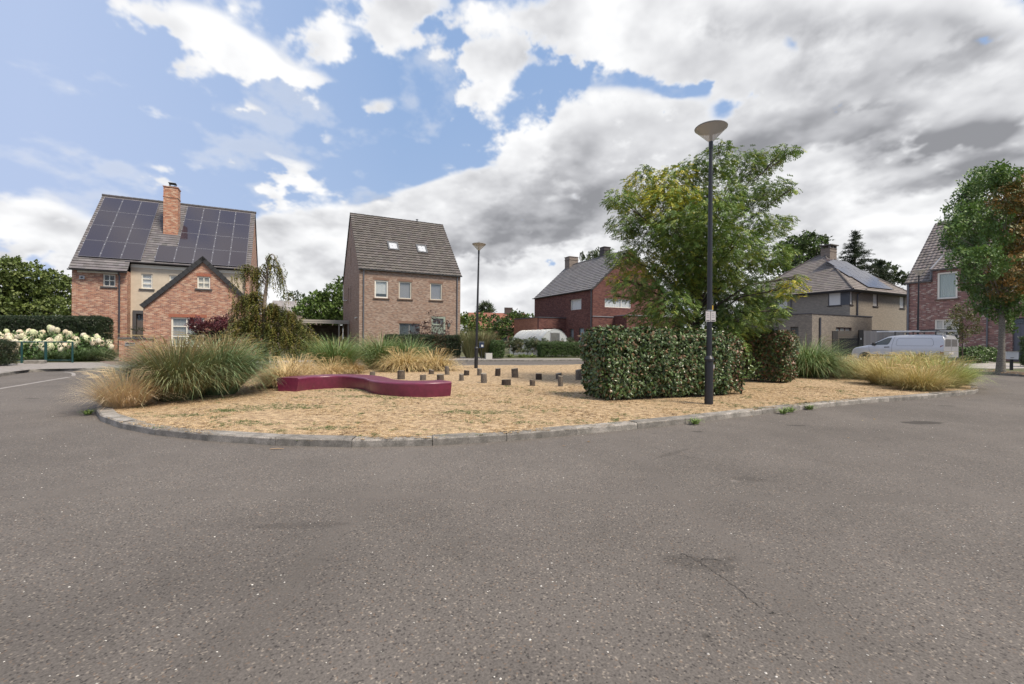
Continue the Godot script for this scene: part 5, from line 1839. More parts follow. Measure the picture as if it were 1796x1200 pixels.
func make_grasses() -> void:
	var straw := Color(.56, .42, .215)
	var stip := Color(.57, .43, .225)
	var g := "ornamental grasses on the island"
	grass_clump("broad olive green silver grass clump by dry straw grass at the island tip", Vector3(-6.72, .08, -9.05), .92, 1.36, 4400, Color(.34, .25, .12), Color(.22, .245, .115), .46, .0056, g, 120)
	grass_clump("dense bright green silver grass clump between olive clump and straw grass", Vector3(-6.5, .08, -9.95), .9, 1.42, 4400, Color(.30, .23, .11), Color(.20, .29, .135), .50, .0066, g, 90)
	grass_clump("frizzy dead straw grass at the pointed end of the island", Vector3(-6.95, .08, -8.1), .75, .74, 2000, Color(.68, .54, .35), Color(.68, .54, .35), .34, .0030, g, 120)
	grass_clump("pale straw fountain grass beside the low end of the purple bench", Vector3(-5.85, .08, -11.6), 1.0, .80, 1800, straw, stip, .55, .006, g, 40)
	grass_clump("pale straw fountain grass below the weeping conifer", Vector3(-6.3, .08, -13.2), 1.15, .85, 1800, straw, stip, .55, .006, g, 50)
	grass_clump("small pale straw grass tuft in front of the weeping conifer", Vector3(-6.0, .08, -14.9), .8, .72, 900, straw, stip, .55, .006, g, 30)
	grass_clump("upright green grass behind small straw tuft near weeping conifer", Vector3(-6.5, .08, -16.6), 1.1, 1.5, 2600, Color(.33, .27, .12), Color(.20, .29, .105), .40, .0075, g, 20)
	grass_clump("small straw grass at the foot of upright green grass", Vector3(-5.75, .08, -16.2), .7, .66, 800, straw, stip, .5, .006, g, 20)
	grass_clump("upright green grass rising behind the golden fountain grass", Vector3(-5.7, .08, -19.6), 1.5, 1.65, 2800, Color(.33, .27, .12), Color(.21, .29, .115), .40, .0085, g, 20)
	grass_clump("upright green grass between golden fountain grass and the brown brick house", Vector3(-4.6, .08, -20.2), 1.3, 1.5, 1200, Color(.33, .27, .12), Color(.19, .28, .105), .36, .011, g, 10)
	grass_clump("wide golden fountain grass mound left of the wooden stumps", Vector3(-4.25, .08, -17.8), 1.4, 1.05, 2100, straw, Color(.58, .45, .22), .62, .008, g, 40)
	grass_clump("golden fountain grass mound beside the first wooden stumps", Vector3(-3.15, .08, -18.3), 1.25, 1.0, 1700, straw, Color(.58, .45, .22), .62, .008, g, 40)
	grass_clump("lush green fountain grass next to the short beech hedge", Vector3(10.6, .08, -16.2), 1.35, 1.62, 4200, Color(.33, .27, .12), Color(.20, .29, .105), .55, .0065, g, 10)
	var n := 0
	for q in [[13.1, -17.8, 1.3, .95, 0], [12.2, -15.6, 1.3, .95, 0], [13.6, -16.4, 1.3, 1.1, 1], [11.2, -13.3, 1.2, .95, 0], [12.6, -14.2, 1.3, 1.1, 1], [14.1, -15.4, 1.1, 1.15, 2], [10.8, -11.9, 1.0, .8, 0], [12.0, -12.7, 1.1, .95, 1], [13.2, -13.6, 1.0, 1.0, 2], [11.9, -17.0, 1.1, .8, 0], [13.4, -14.8, 1.2, 1.1, 1]]:
		var labels := ["straw and green meadow grass mass in front of silver van", "yellow green meadow grass in front of silver van", "bright green upright grass at the island end near the street tree"]
		var c0: Color = [Color(.60, .44, .22), Color(.58, .44, .21), Color(.46, .40, .16)][q[4]]
		var c1: Color = [Color(.52, .45, .20), Color(.42, .43, .15), Color(.32, .42, .12)][q[4]]
		grass_clump(labels[q[4]], Vector3(q[0], .08, q[1]), q[2], q[3] * .9, 2400, c0, c1, .36, .0042, "meadow grasses at the island end", 80, .42)
		n += 1
	grass_clump("tall grey green grass behind the far street lamp", Vector3(-2.9, .1, -31.0), .75, 1.95, 1000, Color(.16, .13, .055), Color(.20, .21, .09), .16, .012, "garden grasses", 40)
	grass_clump("tall buff grass between far street lamp and small clipped hedge", Vector3(-1.9, .1, -31.4), .75, 1.9, 1000, Color(.16, .13, .055), Color(.24, .23, .11), .16, .012, "garden grasses", 60)
	# weeds in the kerb joints
	for w in [[-7.15, -7.6], [4.95, -8.2], [5.8, -8.75], [5.2, -8.4], [2.9, -7.1]]:
		grass_clump("small green weed on the kerb by frizzy dead straw grass" if w[0] < 0 else "small green weed growing from the kerb near the tall street lamp", Vector3(w[0], .03, w[1]), .13, .12, 60, Color(.10, .15, .04), Color(.18, .26, .07), .5, .007, "weeds in the kerb", 0, .3, 1.0, "weed")  # the dry colour of a weed is a darker green

func make_hedges() -> void:
	var beech := [Color(.050, .085, .025), Color(.065, .11, .032), Color(.04, .065, .020), Color(.10, .155, .05), Color(.055, .085, .028), Color(.08, .125, .035), Color(.16, .10, .05)]
	var beech2 := beech + [Color(.19, .085, .045), Color(.16, .075, .04), Color(.14, .12, .05)]
	var d := Vector2(5.30 - 1.95, -10.55 + 9.05)
	hedge("beech_hedge", "long clipped beech hedge behind the tall street lamp", Vector3(3.30, .08, -10.15), 22.0, Vector3(3.35, 1.42, .95), .088, 1900, beech, "beech hedges on the island", .07, .12)
	hedge("beech_hedge", "thin browning end of beech hedge beside the tall street lamp", Vector3(4.98, .08, -10.85), 22.0, Vector3(.85, 1.36, .75), .075, 1500, beech2, "beech hedges on the island", .12, .25)
	hedge("beech_hedge", "short browning beech hedge block next to lush fountain grass", Vector3(8.05, .08, -14.0), -52.0, Vector3(1.15, 1.52, .75), .078, 2000, beech2, "beech hedges on the island", .07, .12)
	hedge("beech_hedge", "shaded beech hedge running back behind the short hedge block", Vector3(7.6, .08, -15.6), 70.0, Vector3(2.4, 1.56, .8), .08, 1100, beech2, "beech hedges on the island", .08, .12)
	# young side shoots at the end of the long hedge
	var t := thing("sapling", "leafy young shoot on a thin stem at the hedge end", "shrub", Vector3(5.42, .08, -10.65))
	var mb := MB.new()
	mb.tube([Vector3(0, -.03, 0), Vector3(.02, .4, .02), Vector3(.05, .8, 0)], [.03, .025, .01], 6)
	for i in 7:
		mb.tube([Vector3(.02, .35 + i * .06, 0), Vector3(R(-.35, .35), .45 + i * .08, R(-.3, .3))], [.01, .004], 4)
	part("stem", mb, mat("twigs", L(.028, .022, .014), .95), t)
	var buf := PackedFloat32Array()
	for i in 520:
		var q := Vector3(R(-1, 1), R(-1, 1), R(-1, 1))
		if q.length() > 1:
			continue
		var b := Basis.from_euler(Vector3(R(-1, 1), R(0, TAU), R(-1.2, 1.2)))
		var s := R(.05, .095)
		put(buf, b.scaled(Vector3(s, s, s)), Vector3(.02, .62, 0) + q * Vector3(.42, .36, .35), pick([Color(.10, .17, .045), Color(.13, .20, .05), Color(.08, .12, .04)]))
	copies("foliage", leaf_mesh(), vmat("hedge_leaves", .42, .3), buf, t)
	var yew := [Color(.020, .036, .012), Color(.026, .046, .015), Color(.034, .056, .018), Color(.022, .034, .012)]
	var sp := sprig_mesh("yew", 10, .45, .8, .10)
	hedge("yew_hedge", "tall dark clipped hedge behind the white hydrangeas", Vector3(-31.4, .1, -28.9), -3.0, Vector3(11.2, 2.5, 1.1), .12, 330, yew, "dark clipped hedges", .04, .22, sp)
	hedge("yew_hedge", "low dark clipped hedge at the end of the green railing", Vector3(-23.1, .1, -18.2), 26.0, Vector3(4.2, 1.0, 1.0), .09, 420, yew + [Color(.06, .055, .02)], "dark clipped hedges", .05, .15, sp)
	hedge("yew_hedge", "dark clipped hedge in front of tall brown brick house", Vector3(-6.9, .1, -30.7), 4.0, Vector3(3.4, 1.5, 1.0), .10, 420, yew, "dark clipped hedges", .04, .12, sp)
	hedge("yew_hedge", "clipped hedge section with a dead orange brown patch", Vector3(-4.98, .1, -30.85), 4.0, Vector3(.95, 1.5, 1.02), .10, 420, yew + [Color(.14, .06, .025), Color(.11, .05, .02), Color(.07, .045, .018)], "dark clipped hedges", .05, .1, sp)
	hedge("yew_hedge", "dark clipped hedge end near the far street lamp", Vector3(-4.05, .1, -30.95), 4.0, Vector3(.9, 1.5, 1.0), .10, 420, yew, "dark clipped hedges", .04, .12, sp)
	var box_ := [Color(.055, .095, .022), Color(.07, .125, .028), Color(.045, .075, .02), Color(.085, .15, .035)]
	hedge("box_hedge", "bright green low clipped hedge in front of polytunnel", Vector3(5.35, .1, -34.2), 13.0, Vector3(6.8, 1.05, .9), .10, 480, box_, "bright clipped hedges", .04, .08, sp)
	hedge("box_hedge", "small bright clipped hedge block by white planter box", Vector3(-1.05, .1, -30.7), 13.0, Vector3(.75, 1.15, 1.4), .10, 480, box_, "bright clipped hedges", .04, .08, sp)
	hedge("box_hedge", "tall green clipped hedge near white letterbox post", Vector3(28.9, .1, -23.6), -20.0, Vector3(3.0, 1.6, .9), .09, 420, box_, "bright clipped hedges", .04, .08, sp)
	hedge("box_hedge", "low leafy green hedge at the foot of pink brick wall", Vector3(29.4, .1, -28.6), 26.0, Vector3(4.2, .9, .8), .15, 260, box_, "bright clipped hedges", .12, .2)

func make_shrubs() -> void:
	# hydrangeas: leaf mounds with cone shaped flower heads, one thing per shrub
	var i := 0
	if not shared.has("flower"):   # a rounded cone of four-petalled florets
		var fm := MB.new()
		for k in 84:
			var y := 1.0 - 1.75 * (k + .5) / 84.0
			var an := k * 2.39996
			var rad := sqrt(1.0 - y * y)
			var dv := Vector3(cos(an) * rad, y, sin(an) * rad)
			var tx := dv.cross(Vector3(.3, 1, .2)).normalized()
			var ty := dv.cross(tx)
			var ctr := dv * Vector3(.46, .62, .46) * R(.9, 1.05)
			tx = tx.rotated(dv, R(0, 3)) * R(.10, .15)
			ty = dv.cross(tx)
			fm.quad(ctr - tx, ctr + ty * .8 + dv * .02, ctr + tx, ctr - ty * .8 + dv * .03)
		shared["flower"] = fm.mesh()
	var fl: Mesh = shared["flower"]
	var spots := [[-31.0, -25.4, 1.45], [-29.2, -25.3, 1.55], [-27.6, -25.3, 1.75], [-26.0, -25.2, 1.7], [-25.0, -25.6, 1.55], [-23.9, -25.7, 1.3], [-26.2, -23.8, 1.05], [-24.9, -24.3, 1.0], [-28.0, -23.9, 1.2]]
	for s in spots:
		var t := thing("hydrangea", "tall creamy white hydrangea shrub against the tall dark hedge" if s[2] > 1.25 else "low creamy white hydrangea shrub nearest the green railing", "shrub", Vector3(s[0], .1, s[1]), 0.0, "white hydrangeas")
		var mb := MB.new()
		for k in 9:
			var a := R(0, TAU)
			mb.tube([Vector3(0, -.02, 0), Vector3(cos(a) * .4, s[2] * .5, sin(a) * .4), Vector3(cos(a) * .7, s[2] * .85, sin(a) * .7)], [.014, .01, .006], 4)
		part("stems", mb, mat("twigs", L(.028, .022, .014), .95), t)
		var buf := PackedFloat32Array()
		for k in 520:
			var q := Vector3(R(-1, 1), R(0, 1), R(-1, 1))
			if Vector2(q.x, q.z).length() > 1:
				continue
			var z := R(.12, .21)
			put(buf, Basis.from_euler(Vector3(R(-1, 1), R(0, TAU), R(-1.3, .6))).scaled(Vector3(z, z, z)), q * Vector3(.95, s[2] * .86, .85), pick([Color(.05, .10, .03), Color(.07, .13, .035), Color(.10, .17, .045)]))
		copies("foliage", leaf_mesh(), vmat("hedge_leaves", .42, .3), buf, t)
		for k in 17:
			var a := R(0, TAU)
			var rr := sqrt(rng.randf()) * .95
			var y: float = s[2] * (1.0 - .42 * rr * rr) * R(.78, 1.05)
			var hb := PackedFloat32Array()
			var head := MeshInstance3D.new()
			head.name = "flower_head"
			head.mesh = fl
			var tone: Color = [Color(.74, .70, .50), Color(.78, .66, .50), Color(.70, .74, .46), Color(.80, .73, .58)][rng.randi() % 4]
			head.material_override = mat("petal_%d" % int(tone.r * 100), tone.linear_to_srgb(), .7)
			head.material_override.cull_mode = BaseMaterial3D.CULL_DISABLED
			var z := R(.22, .35)
			head.transform = Transform3D(Basis.from_euler(Vector3(R(-.4, .4), R(0, TAU), R(-.4, .4))).scaled(Vector3(z, z * 1.15, z)), Vector3(cos(a) * rr, y, sin(a) * rr * .9))
			t.add_child(head, true)
		i += 1
	# soft green mounds by the railing
	for q in [[-23.4, -22.9, .75], [-22.2, -23.0, .8], [-21.3, -23.6, .95], [-22.4, -24.0, .9]]:
		grass_clump("soft green grassy mound between hydrangeas and railing", Vector3(q[0], .1, q[1]), .8, q[2], 750, Color(.045, .075, .022), Color(.075, .12, .035), .42, .008, "green mounds by the railing", 0, .25, 1.0, "grassy_mound")  # short blades get a darker green here, not straw
	# red leaved maples
	var mp := sprig_mesh("maple", 9, .5, .7, .25)
	var cl := []
	for k in 16:
		var q := Vector3(R(-1, 1), R(-1, 1), R(-1, 1)).limit_length(1)
		cl.append([q.x * 1.15, 1.65 + q.y * .75, q.z * .9, R(.38, .6), 1 if (q.y < .35 and rng.randf() < .55) else 0])
	tree("maple_shrub", "round dark red maple shrub in front of brick gable window", Vector3(-18.4, .1, -27.6), .07, .4, cl, mp, .17, 380, [[Color(.10, .022, .03), Color(.14, .03, .035), Color(.075, .018, .026)], [Color(.045, .075, .022), Color(.06, .04, .025), Color(.035, .055, .02)]], Color(.06, .045, .035))
	cl = [[0, 3.2, 0, .32], [.15, 2.8, 0, .35], [-.3, 2.3, .1, .4], [.5, 2.35, 0, .4], [-.8, 2.0, 0, .45], [.1, 1.9, .2, .5], [.9, 1.8, 0, .4], [-1.3, 1.6, .1, .4], [.5, 1.5, 0, .45], [-.5, 1.4, 0, .45], [1.2, 2.5, 0, .22], [-1.25, 2.3, 0, .22]]
	tree("maple_shrub", "sparse dark purple maple in front of brown brick house door", Vector3(-5.9, .1, -33.2), .05, .5, cl, mp, .15, 260, [[Color(.065, .028, .03), Color(.085, .035, .035), Color(.05, .025, .026)]], Color(.07, .05, .045))
	# vegetables around the tunnel
	var vg := sprig_mesh("veg", 12, .55, .8, .16)
	for q in [[1.2, -34.6, 1.2, 1.5, 0], [2.3, -35.0, 1.1, 1.6, 0], [.1, -34.2, .9, 1.3, 0], [4.05, -34.95, .75, 1.35, 1], [3.35, -34.6, .6, 1.2, 1]]:
		cl = []
		for k in 12:
			cl.append([R(-.7, .7) * q[2], R(.25, .85) * q[3], R(-.4, .4), R(.22, .36), rng.randi() % 2])
		tree("vegetable_row", "staked leafy vegetable plants growing beside the polytunnel", Vector3(q[0], .1, q[1]), .03, .2, cl, vg, .17, 420, [[Color(.06, .085, .035), Color(.09, .12, .05), Color(.075, .10, .045)], [Color(.10, .12, .055), Color(.15, .14, .075)]], Color(.10, .08, .055), "vegetable rows")
	for q in [[-.1, -32.7], [.7, -32.9], [1.5, -33.1], [2.2, -33.5], [1.0, -33.6]]:
		grass_clump("low leafy green vegetable plant at the garden edge", Vector3(q[0], .1, q[1]), .45, .38, 130, Color(.09, .13, .035), Color(.15, .20, .05), .6, .03, "low vegetables", 0, .3, 1.0, "vegetable_plant")  # dry is set to a darker green for these leaves
	cl = []
	for k in 7:
		cl.append([R(-.28, .28), R(.2, .55), R(-.2, .2), R(.12, .2)])
	tree("potted_shrub", "small dark shrub on the brick letterbox pier", Vector3(-19.3, 1.36, -23.1), .02, .1, cl, sprig_mesh("yew", 10, .45, .8, .10), .09, 900, [[Color(.03, .04, .018), Color(.045, .05, .022)]], Color(.05, .04, .03))

# ---------------------------------------------------------------- trees (leaf clumps measured from each tree's foot: x, y, z, radius, palette)
const LOCUST := [[-1.42,6.18,-0.68,0.65,1],[-0.8,6.03,0.11,0.68,1],[-0.03,6.51,-0.34,0.6],[0.32,6.49,0.27,0.61],[0.49,6.97,0.33,0.3],[1.87,7.01,-1.13,0.75],[2.69,7.22,-1.27,0.56],[2.06,6.61,0.88,0.32],[3.34,7.33,-0.63,0.18],[-1.46,6.63,-0.69,0.25],[-2.68,5.1,1.29,0.41],[-1.77,5.36,-0.08,0.69,1],[-1.31,5.05,0.87,0.74,1],[-0.13,5.37,-0.06,0.86,1],[0.54,5.42,0.36,0.8],[2.04,5.92,-0.91,0.84],[2.0,5.76,0.35,0.54],[2.23,5.53,0.96,0.19],[-2.66,5.45,0.06,0.17],[-2.37,4.57,0.63,0.49],[-1.57,4.38,0.45,0.77],[-0.16,4.58,-1.13,0.93],[0.16,4.17,0.67,0.85],[1.36,4.53,0.24,0.81],[2.56,4.9,-0.52,0.54],[3.5,5.28,-1.22,0.23],[-2.52,3.61,0.95,0.45],[-1.67,3.6,-0.07,0.69,1],[-1.03,3.36,0.57,0.82,1],[-0.13,3.22,0.98,0.89],[1.04,3.46,0.56,0.86],[1.56,3.61,1.09,0.57],[2.83,4.05,-0.27,0.28],[-2.61,2.99,0.78,0.29,1],[-2.51,2.6,-0.14,0.16,1],[-2.24,2.71,1.13,0.54],[-1.4,2.49,0.99,0.73],[0.38,2.61,-1.05,1.0],[1.54,2.61,-0.95,0.92],[2.43,2.87,-0.74,0.73],[2.05,2.73,1.21,0.38,1],[3.15,3.2,-0.17,0.21,1],[-1.69,1.97,0.33,0.44],[-0.54,1.76,-0.52,0.64],[0.3,1.71,0.02,0.79],[1.49,1.85,-0.3,0.74],[2.33,2.12,-0.39,0.53],[2.41,2.17,0.22,0.27],[-0.29,1.22,0.22,0.58],[0.33,1.15,1.05,0.57],[-1.26,5.7,0.47,0.5,1],[-0.84,5.25,1.12,0.47,1],[-1.21,4.23,1.71,0.75],[-0.59,4.36,2.36,0.71],[-0.71,3.16,0.82,0.84],[1.38,3.16,-1.62,1.0],[-0.76,3.63,1.73,0.83],[0.04,3.68,2.23,0.65],[-1.42,2.1,1.94,0.65],[1.0,1.9,0.33,0.74]]
const STREET := [[-1.21,8.03,0.62,0.6],[-0.12,8.25,-0.89,0.65],[-0.9,7.76,0.97,0.55],[0.54,7.76,0.2,0.57,1],[-0.72,7.55,-0.67,0.65],[0.85,7.77,-1.33,0.82],[-0.86,7.01,1.04,0.68,1],[-0.53,6.84,1.45,0.67,1],[-0.68,7.1,-1.25,0.51],[-2.5,6.14,0.88,0.69],[-0.48,6.46,-0.29,0.88],[1.35,6.68,-1.07,0.91,1],[1.87,6.69,-0.64,0.84,1],[0.93,5.96,0.79,0.64,1],[-3.21,5.62,1.1,0.36],[-0.35,5.85,-1.39,0.72],[-1.23,5.35,0.32,0.9],[1.58,5.73,-1.39,0.98,1],[0.31,5.29,0.64,0.88,1],[2.5,5.31,-0.53,0.74,1],[-2.73,4.49,1.12,0.59],[-2.25,4.22,1.42,0.76],[0.2,4.47,-0.0,0.87,1],[-0.53,4.11,1.48,0.75,1],[-0.63,3.94,-0.59,0.59],[0.85,3.66,-1.29,0.77],[0.02,3.48,0.28,0.76,1],[2.8,3.81,-1.43,0.72,1],[0.22,2.98,-0.93,0.55],[0.18,2.69,-0.3,0.59],[0.23,2.77,0.31,0.57],[1.32,2.24,-1.05,0.38],[1.93,1.87,-1.39,0.23]]
const YOUNG := [[-0.31,3.23,0.29,0.32],[-0.29,2.87,-0.15,0.32],[-0.0,2.9,0.37,0.32],[-0.97,2.39,0.32,0.29],[0.15,2.55,-0.1,0.45],[0.6,2.48,-0.03,0.32],[-0.35,2.02,0.02,0.39],[0.2,1.96,0.12,0.45],[0.79,1.96,0.08,0.23],[-0.7,1.82,0.05,0.23],[-0.03,1.44,0.1,0.32]]
const BG_A := [[-0.07,7.46,1.76,1.68],[0.0,7.13,0.03,2.09],[2.02,6.6,-0.28,1.76],[-0.49,5.3,0.88,2.28],[0.03,4.9,-1.05,2.38],[2.67,5.49,-0.8,1.54],[-0.17,3.53,1.91,2.01],[0.37,3.06,0.08,2.09],[3.39,3.66,0.19,1.86],[2.4,6.82,-1.95,0.97],[-1.57,8.64,-0.34,0.94],[4.84,3.95,0.32,1.16]]
const BG_A2 := [[-3.52,7.95,-1.92,2.43],[1.68,6.48,0.46,2.08],[-0.54,4.73,0.53,2.53],[-0.89,4.02,-1.76,2.18]]
const BG_B := [[1.15,6.47,0.51,1.17],[-0.08,5.54,-0.13,1.32],[-1.03,5.59,0.72,1.04],[-2.59,4.89,-0.59,1.07],[1.61,4.5,0.83,1.43],[-0.28,4.15,0.95,1.42],[-2.85,3.76,-1.91,0.96],[0.94,7.72,-1.76,0.82],[2.21,5.48,0.7,1.04],[-2.31,4.08,1.85,0.76],[0.25,3.27,-1.0,1.34],[-1.4,2.89,-0.17,1.06]]
const BG_C := [[-0.81,8.12,0.37,0.76],[-0.39,8.61,-0.72,0.77],[0.65,8.22,-0.54,0.86],[-0.69,7.27,-0.75,0.96],[0.86,7.07,-0.52,0.86],[-1.27,6.89,0.38,0.76],[1.49,7.67,-0.8,0.58]]
const BG_D := [[-1.02,3.59,-0.49,0.77],[-0.23,2.59,1.09,0.87],[0.48,3.54,-1.89,0.79],[-0.74,1.67,0.28,0.88],[0.39,1.55,0.94,0.87],[1.21,2.33,-0.76,0.77]]
const BG_E := [[-1.13,3.57,-1.11,0.87],[0.01,2.99,1.22,0.97],[1.26,3.73,-1.05,1.01],[2.49,3.6,-1.25,0.94],[3.54,3.78,-0.26,0.71],[-0.69,1.89,0.79,1.12],[1.05,1.93,-1.59,1.17],[2.85,2.14,-0.71,1.01],[1.76,4.29,-0.66,0.65],[4.03,2.81,1.33,0.69]]
const PINE := [[-1.02,8.14,-0.12,0.84],[-0.01,8.8,0.71,0.84],[0.88,8.43,-0.66,0.85],[-0.55,7.19,-0.33,0.97],[0.81,7.16,0.3,0.84],[0.01,5.93,0.77,0.83],[-1.49,6.69,-0.1,0.6],[1.61,7.58,-0.55,0.6]]
const BG_F := [[-2.31,15.8,-1.52,1.27],[-1.53,16.36,0.12,1.42],[1.57,17.12,-1.24,1.26],[1.51,15.97,1.23,1.04],[-3.16,13.91,1.35,1.56],[0.7,15.05,-1.27,1.8],[2.7,14.81,-0.89,1.44],[-4.37,12.62,1.23,1.39],[-1.34,12.31,0.57,1.76],[0.85,12.23,1.23,1.39],[3.39,17.26,-0.62,0.63],[1.54,18.08,-1.48,0.72],[-1.78,10.29,-0.83,1.79],[0.03,10.05,1.18,1.74]]
const BG_G := [[0.66,12.98,-0.92,1.35],[1.85,11.99,-0.61,1.34],[-1.26,13.83,-0.33,1.14],[3.04,11.48,-0.32,0.95]]
const BIRCH := [[-2.34,12.91,-0.18,0.46],[-1.59,12.35,0.84,0.52],[-0.57,13.25,-0.69,0.61],[0.25,13.47,-0.99,0.77],[-0.55,11.97,0.89,0.67],[0.67,12.53,0.76,0.9],[1.6,12.34,0.97,0.9],[0.71,11.4,-0.13,0.91]]

func make_conifer() -> void:
	# weeping conifer: a leaning leader, arching boughs and curtains of hanging strands
	var t := thing("weeping_conifer", "olive green weeping conifer with drooping curtains of foliage on bare leader", "tree", Vector3(-9.4, .08, -17.3))
	var mb := MB.new()
	var spine := [Vector3(-.05, -.05, 0), Vector3(-.05, 1.2, 0), Vector3(-.12, 2.4, .05), Vector3(-.02, 3.5, 0), Vector3(.0, 4.1, 0), Vector3(-.1, 4.35, 0)]
	mb.tube(spine, [.13, .10, .085, .05, .03, .015], 8)
	var barkm := mat("pale_bark", Color.WHITE, .95, 0, mottled("pale_bark", Color(.30, .25, .21), Color(.13, .10, .08), 128, .06, .2), 2.0)
	part("trunk", mb, barkm, t)
	# boughs: start height, end x, end y, end z, arch, strands, strand length
	var boughs := [[4.1, .25, 4.45, 0, .2, 9, .8], [4.2, .45, 4.1, .1, .45, 14, 1.1], [3.9, .75, 3.2, 0, .75, 14, .9], [3.8, .95, 2.5, .1, 1.3, 16, .55], [3.9, -.3, 3.9, 0, .25, 8, .9], [4.15, .6, 3.6, -.1, .6, 12, 1.1],
		[3.6, -.55, 3.9, .1, .25, 16, .6], [3.5, -1.0, 4.05, 0, .30, 40, .6], [3.4, -.9, 3.9, .3, .3, 22, .8], [3.3, -1.25, 3.6, .1, .3, 12, 1.2], [3.2, -.5, 3.2, -.2, .4, 14, .9],
		[2.7, -.6, 2.75, .3, .45, 60, .75], [2.6, -1.2, 2.6, .1, .5, 70, .8], [2.5, -1.6, 2.2, -.1, .6, 40, .9], [2.3, -.4, 2.3, .5, .3, 30, .7],
		[1.9, -.6, 1.75, .5, .45, 70, .8], [1.8, -1.2, 1.7, .3, .5, 80, .85], [1.7, -1.8, 1.3, .1, .6, 60, .8], [1.6, -1.3, 1.2, .7, .4, 60, .8], [1.3, -2.0, .9, .3, .4, 40, .6], [1.2, -.6, 1.0, .8, .3, 50, .7], [1.6, -.9, 1.4, -.8, .4, 50, .9],
		[2.3, .45, 2.35, .3, .35, 60, .7], [2.2, 1.0, 2.2, .3, .4, 80, .7], [2.1, 1.5, 1.85, .1, .5, 70, .8], [1.9, 2.0, 1.35, .1, .6, 60, .9], [1.6, .5, 1.55, .6, .4, 70, .7], [1.5, 1.2, 1.3, .5, .5, 90, .7], [1.4, 1.8, 1.0, .4, .5, 70, .7], [1.1, .8, .8, .8, .3, 70, .6], [1.2, 1.5, .7, .7, .4, 60, .55], [1.7, 2.2, .9, -.2, .6, 50, .8], [1.0, .2, .7, .9, .3, 50, .5], [1.9, .9, 1.7, -.8, .4, 50, .9]]
	mb = MB.new()
	var buf := PackedFloat32Array()
	for b in boughs:
		var s := Vector3(-.06, b[0], 0)
		var e := Vector3(b[1], b[2], b[3])
		var m := s.lerp(e, .5) + Vector3(0, b[4], 0)
		var path := []
		var rad := []
		for i in 8:
			var f := i / 7.0
			path.append(s.lerp(m, f).lerp(m.lerp(e, f), f) + Vector3(0, .08 * sin(f * PI), 0))
			rad.append(lerpf(.026, .006, f))
		mb.tube(path, rad, 5, false)
		for i in b[5]:
			var f := R(.25, 1.0)
			var k := mini(6, int(f * 7))
			var p: Vector3 = path[k].lerp(path[k + 1], f * 7 - k) + Vector3(R(-.14, .14), R(-.04, .06), R(-.14, .14))
			var l: float = b[6] * R(.5, 1.15)
			l = minf(l, p.y - .1)
			if l < .15:
				continue
			var w := R(.9, 1.6)
			put(buf, Basis.from_euler(Vector3(R(-.12, .12), R(0, TAU), R(-.12, .12) + clampf(b[1], -1, 1) * .12)).scaled(Vector3(w, l, w)), p, pick([Color(.17, .17, .04), Color(.21, .195, .048), Color(.12, .135, .033), Color(.22, .175, .05), Color(.10, .115, .03)]))
	part("boughs", mb, barkm, t, true)
	copies("foliage", strand_mesh("strand"), vmat("leaves", .55, .6), buf, t)

func spruce(label: String, at: Vector3, h: float, r: float, pal: Array) -> void:
	var t := thing("spruce_tree", label, "tree", at, 0.0, "conifers behind the houses")
	var mb := MB.new()
	mb.tube([Vector3(0, -.1, 0), Vector3(0, h * .5, 0), Vector3(0, h, 0)], [h * .02, h * .012, .02], 7)
	var buf := PackedFloat32Array()
	var br := MB.new()
	var sp := sprig_mesh("spruce", 14, .5, .75, .12)
	var y := h * .16
	while y < h * .985:
		var f := 1.0 - y / h
		var n := int(6 + 7 * f)
		for k in n:
			var a := R(0, TAU)
			var l := r * pow(f, .8) * R(.55, 1.1)
			var d := Vector3(cos(a), 0, sin(a))
			var e := Vector3(0, y - l * R(.05, .30) + l * .12, 0) + d * l
			br.tube([Vector3(0, y, 0), Vector3(0, y, 0).lerp(e, .5) + Vector3(0, l * .08, 0), e], [.05, .03, .01], 4, false)
			var m := int(4 + l * 6)
			for i in m:
				var q := R(.2, 1.0)
				var s := R(.28, .5) * (1.15 - q * .4)
				put(buf, Basis.from_euler(Vector3(R(-.5, .5), R(0, TAU), R(-.5, .5))).scaled(Vector3(s, s * .7, s)), Vector3(0, y, 0).lerp(e, q) + Vector3(R(-.2, .2), R(-.25, .1), R(-.2, .2)), pick(pal))
		y += h * .028
	var barkm := mat("bark_60", Color.WHITE, .95, 0, mottled("bark_60", Color(.09, .07, .05), Color(.035, .026, .02), 128, .06, .2), 2.0)
	part("trunk", mb, barkm, t)
	part("limbs", br, barkm, t, true)
	copies("foliage", sp, vmat("leaves", .55, .6), buf, t)

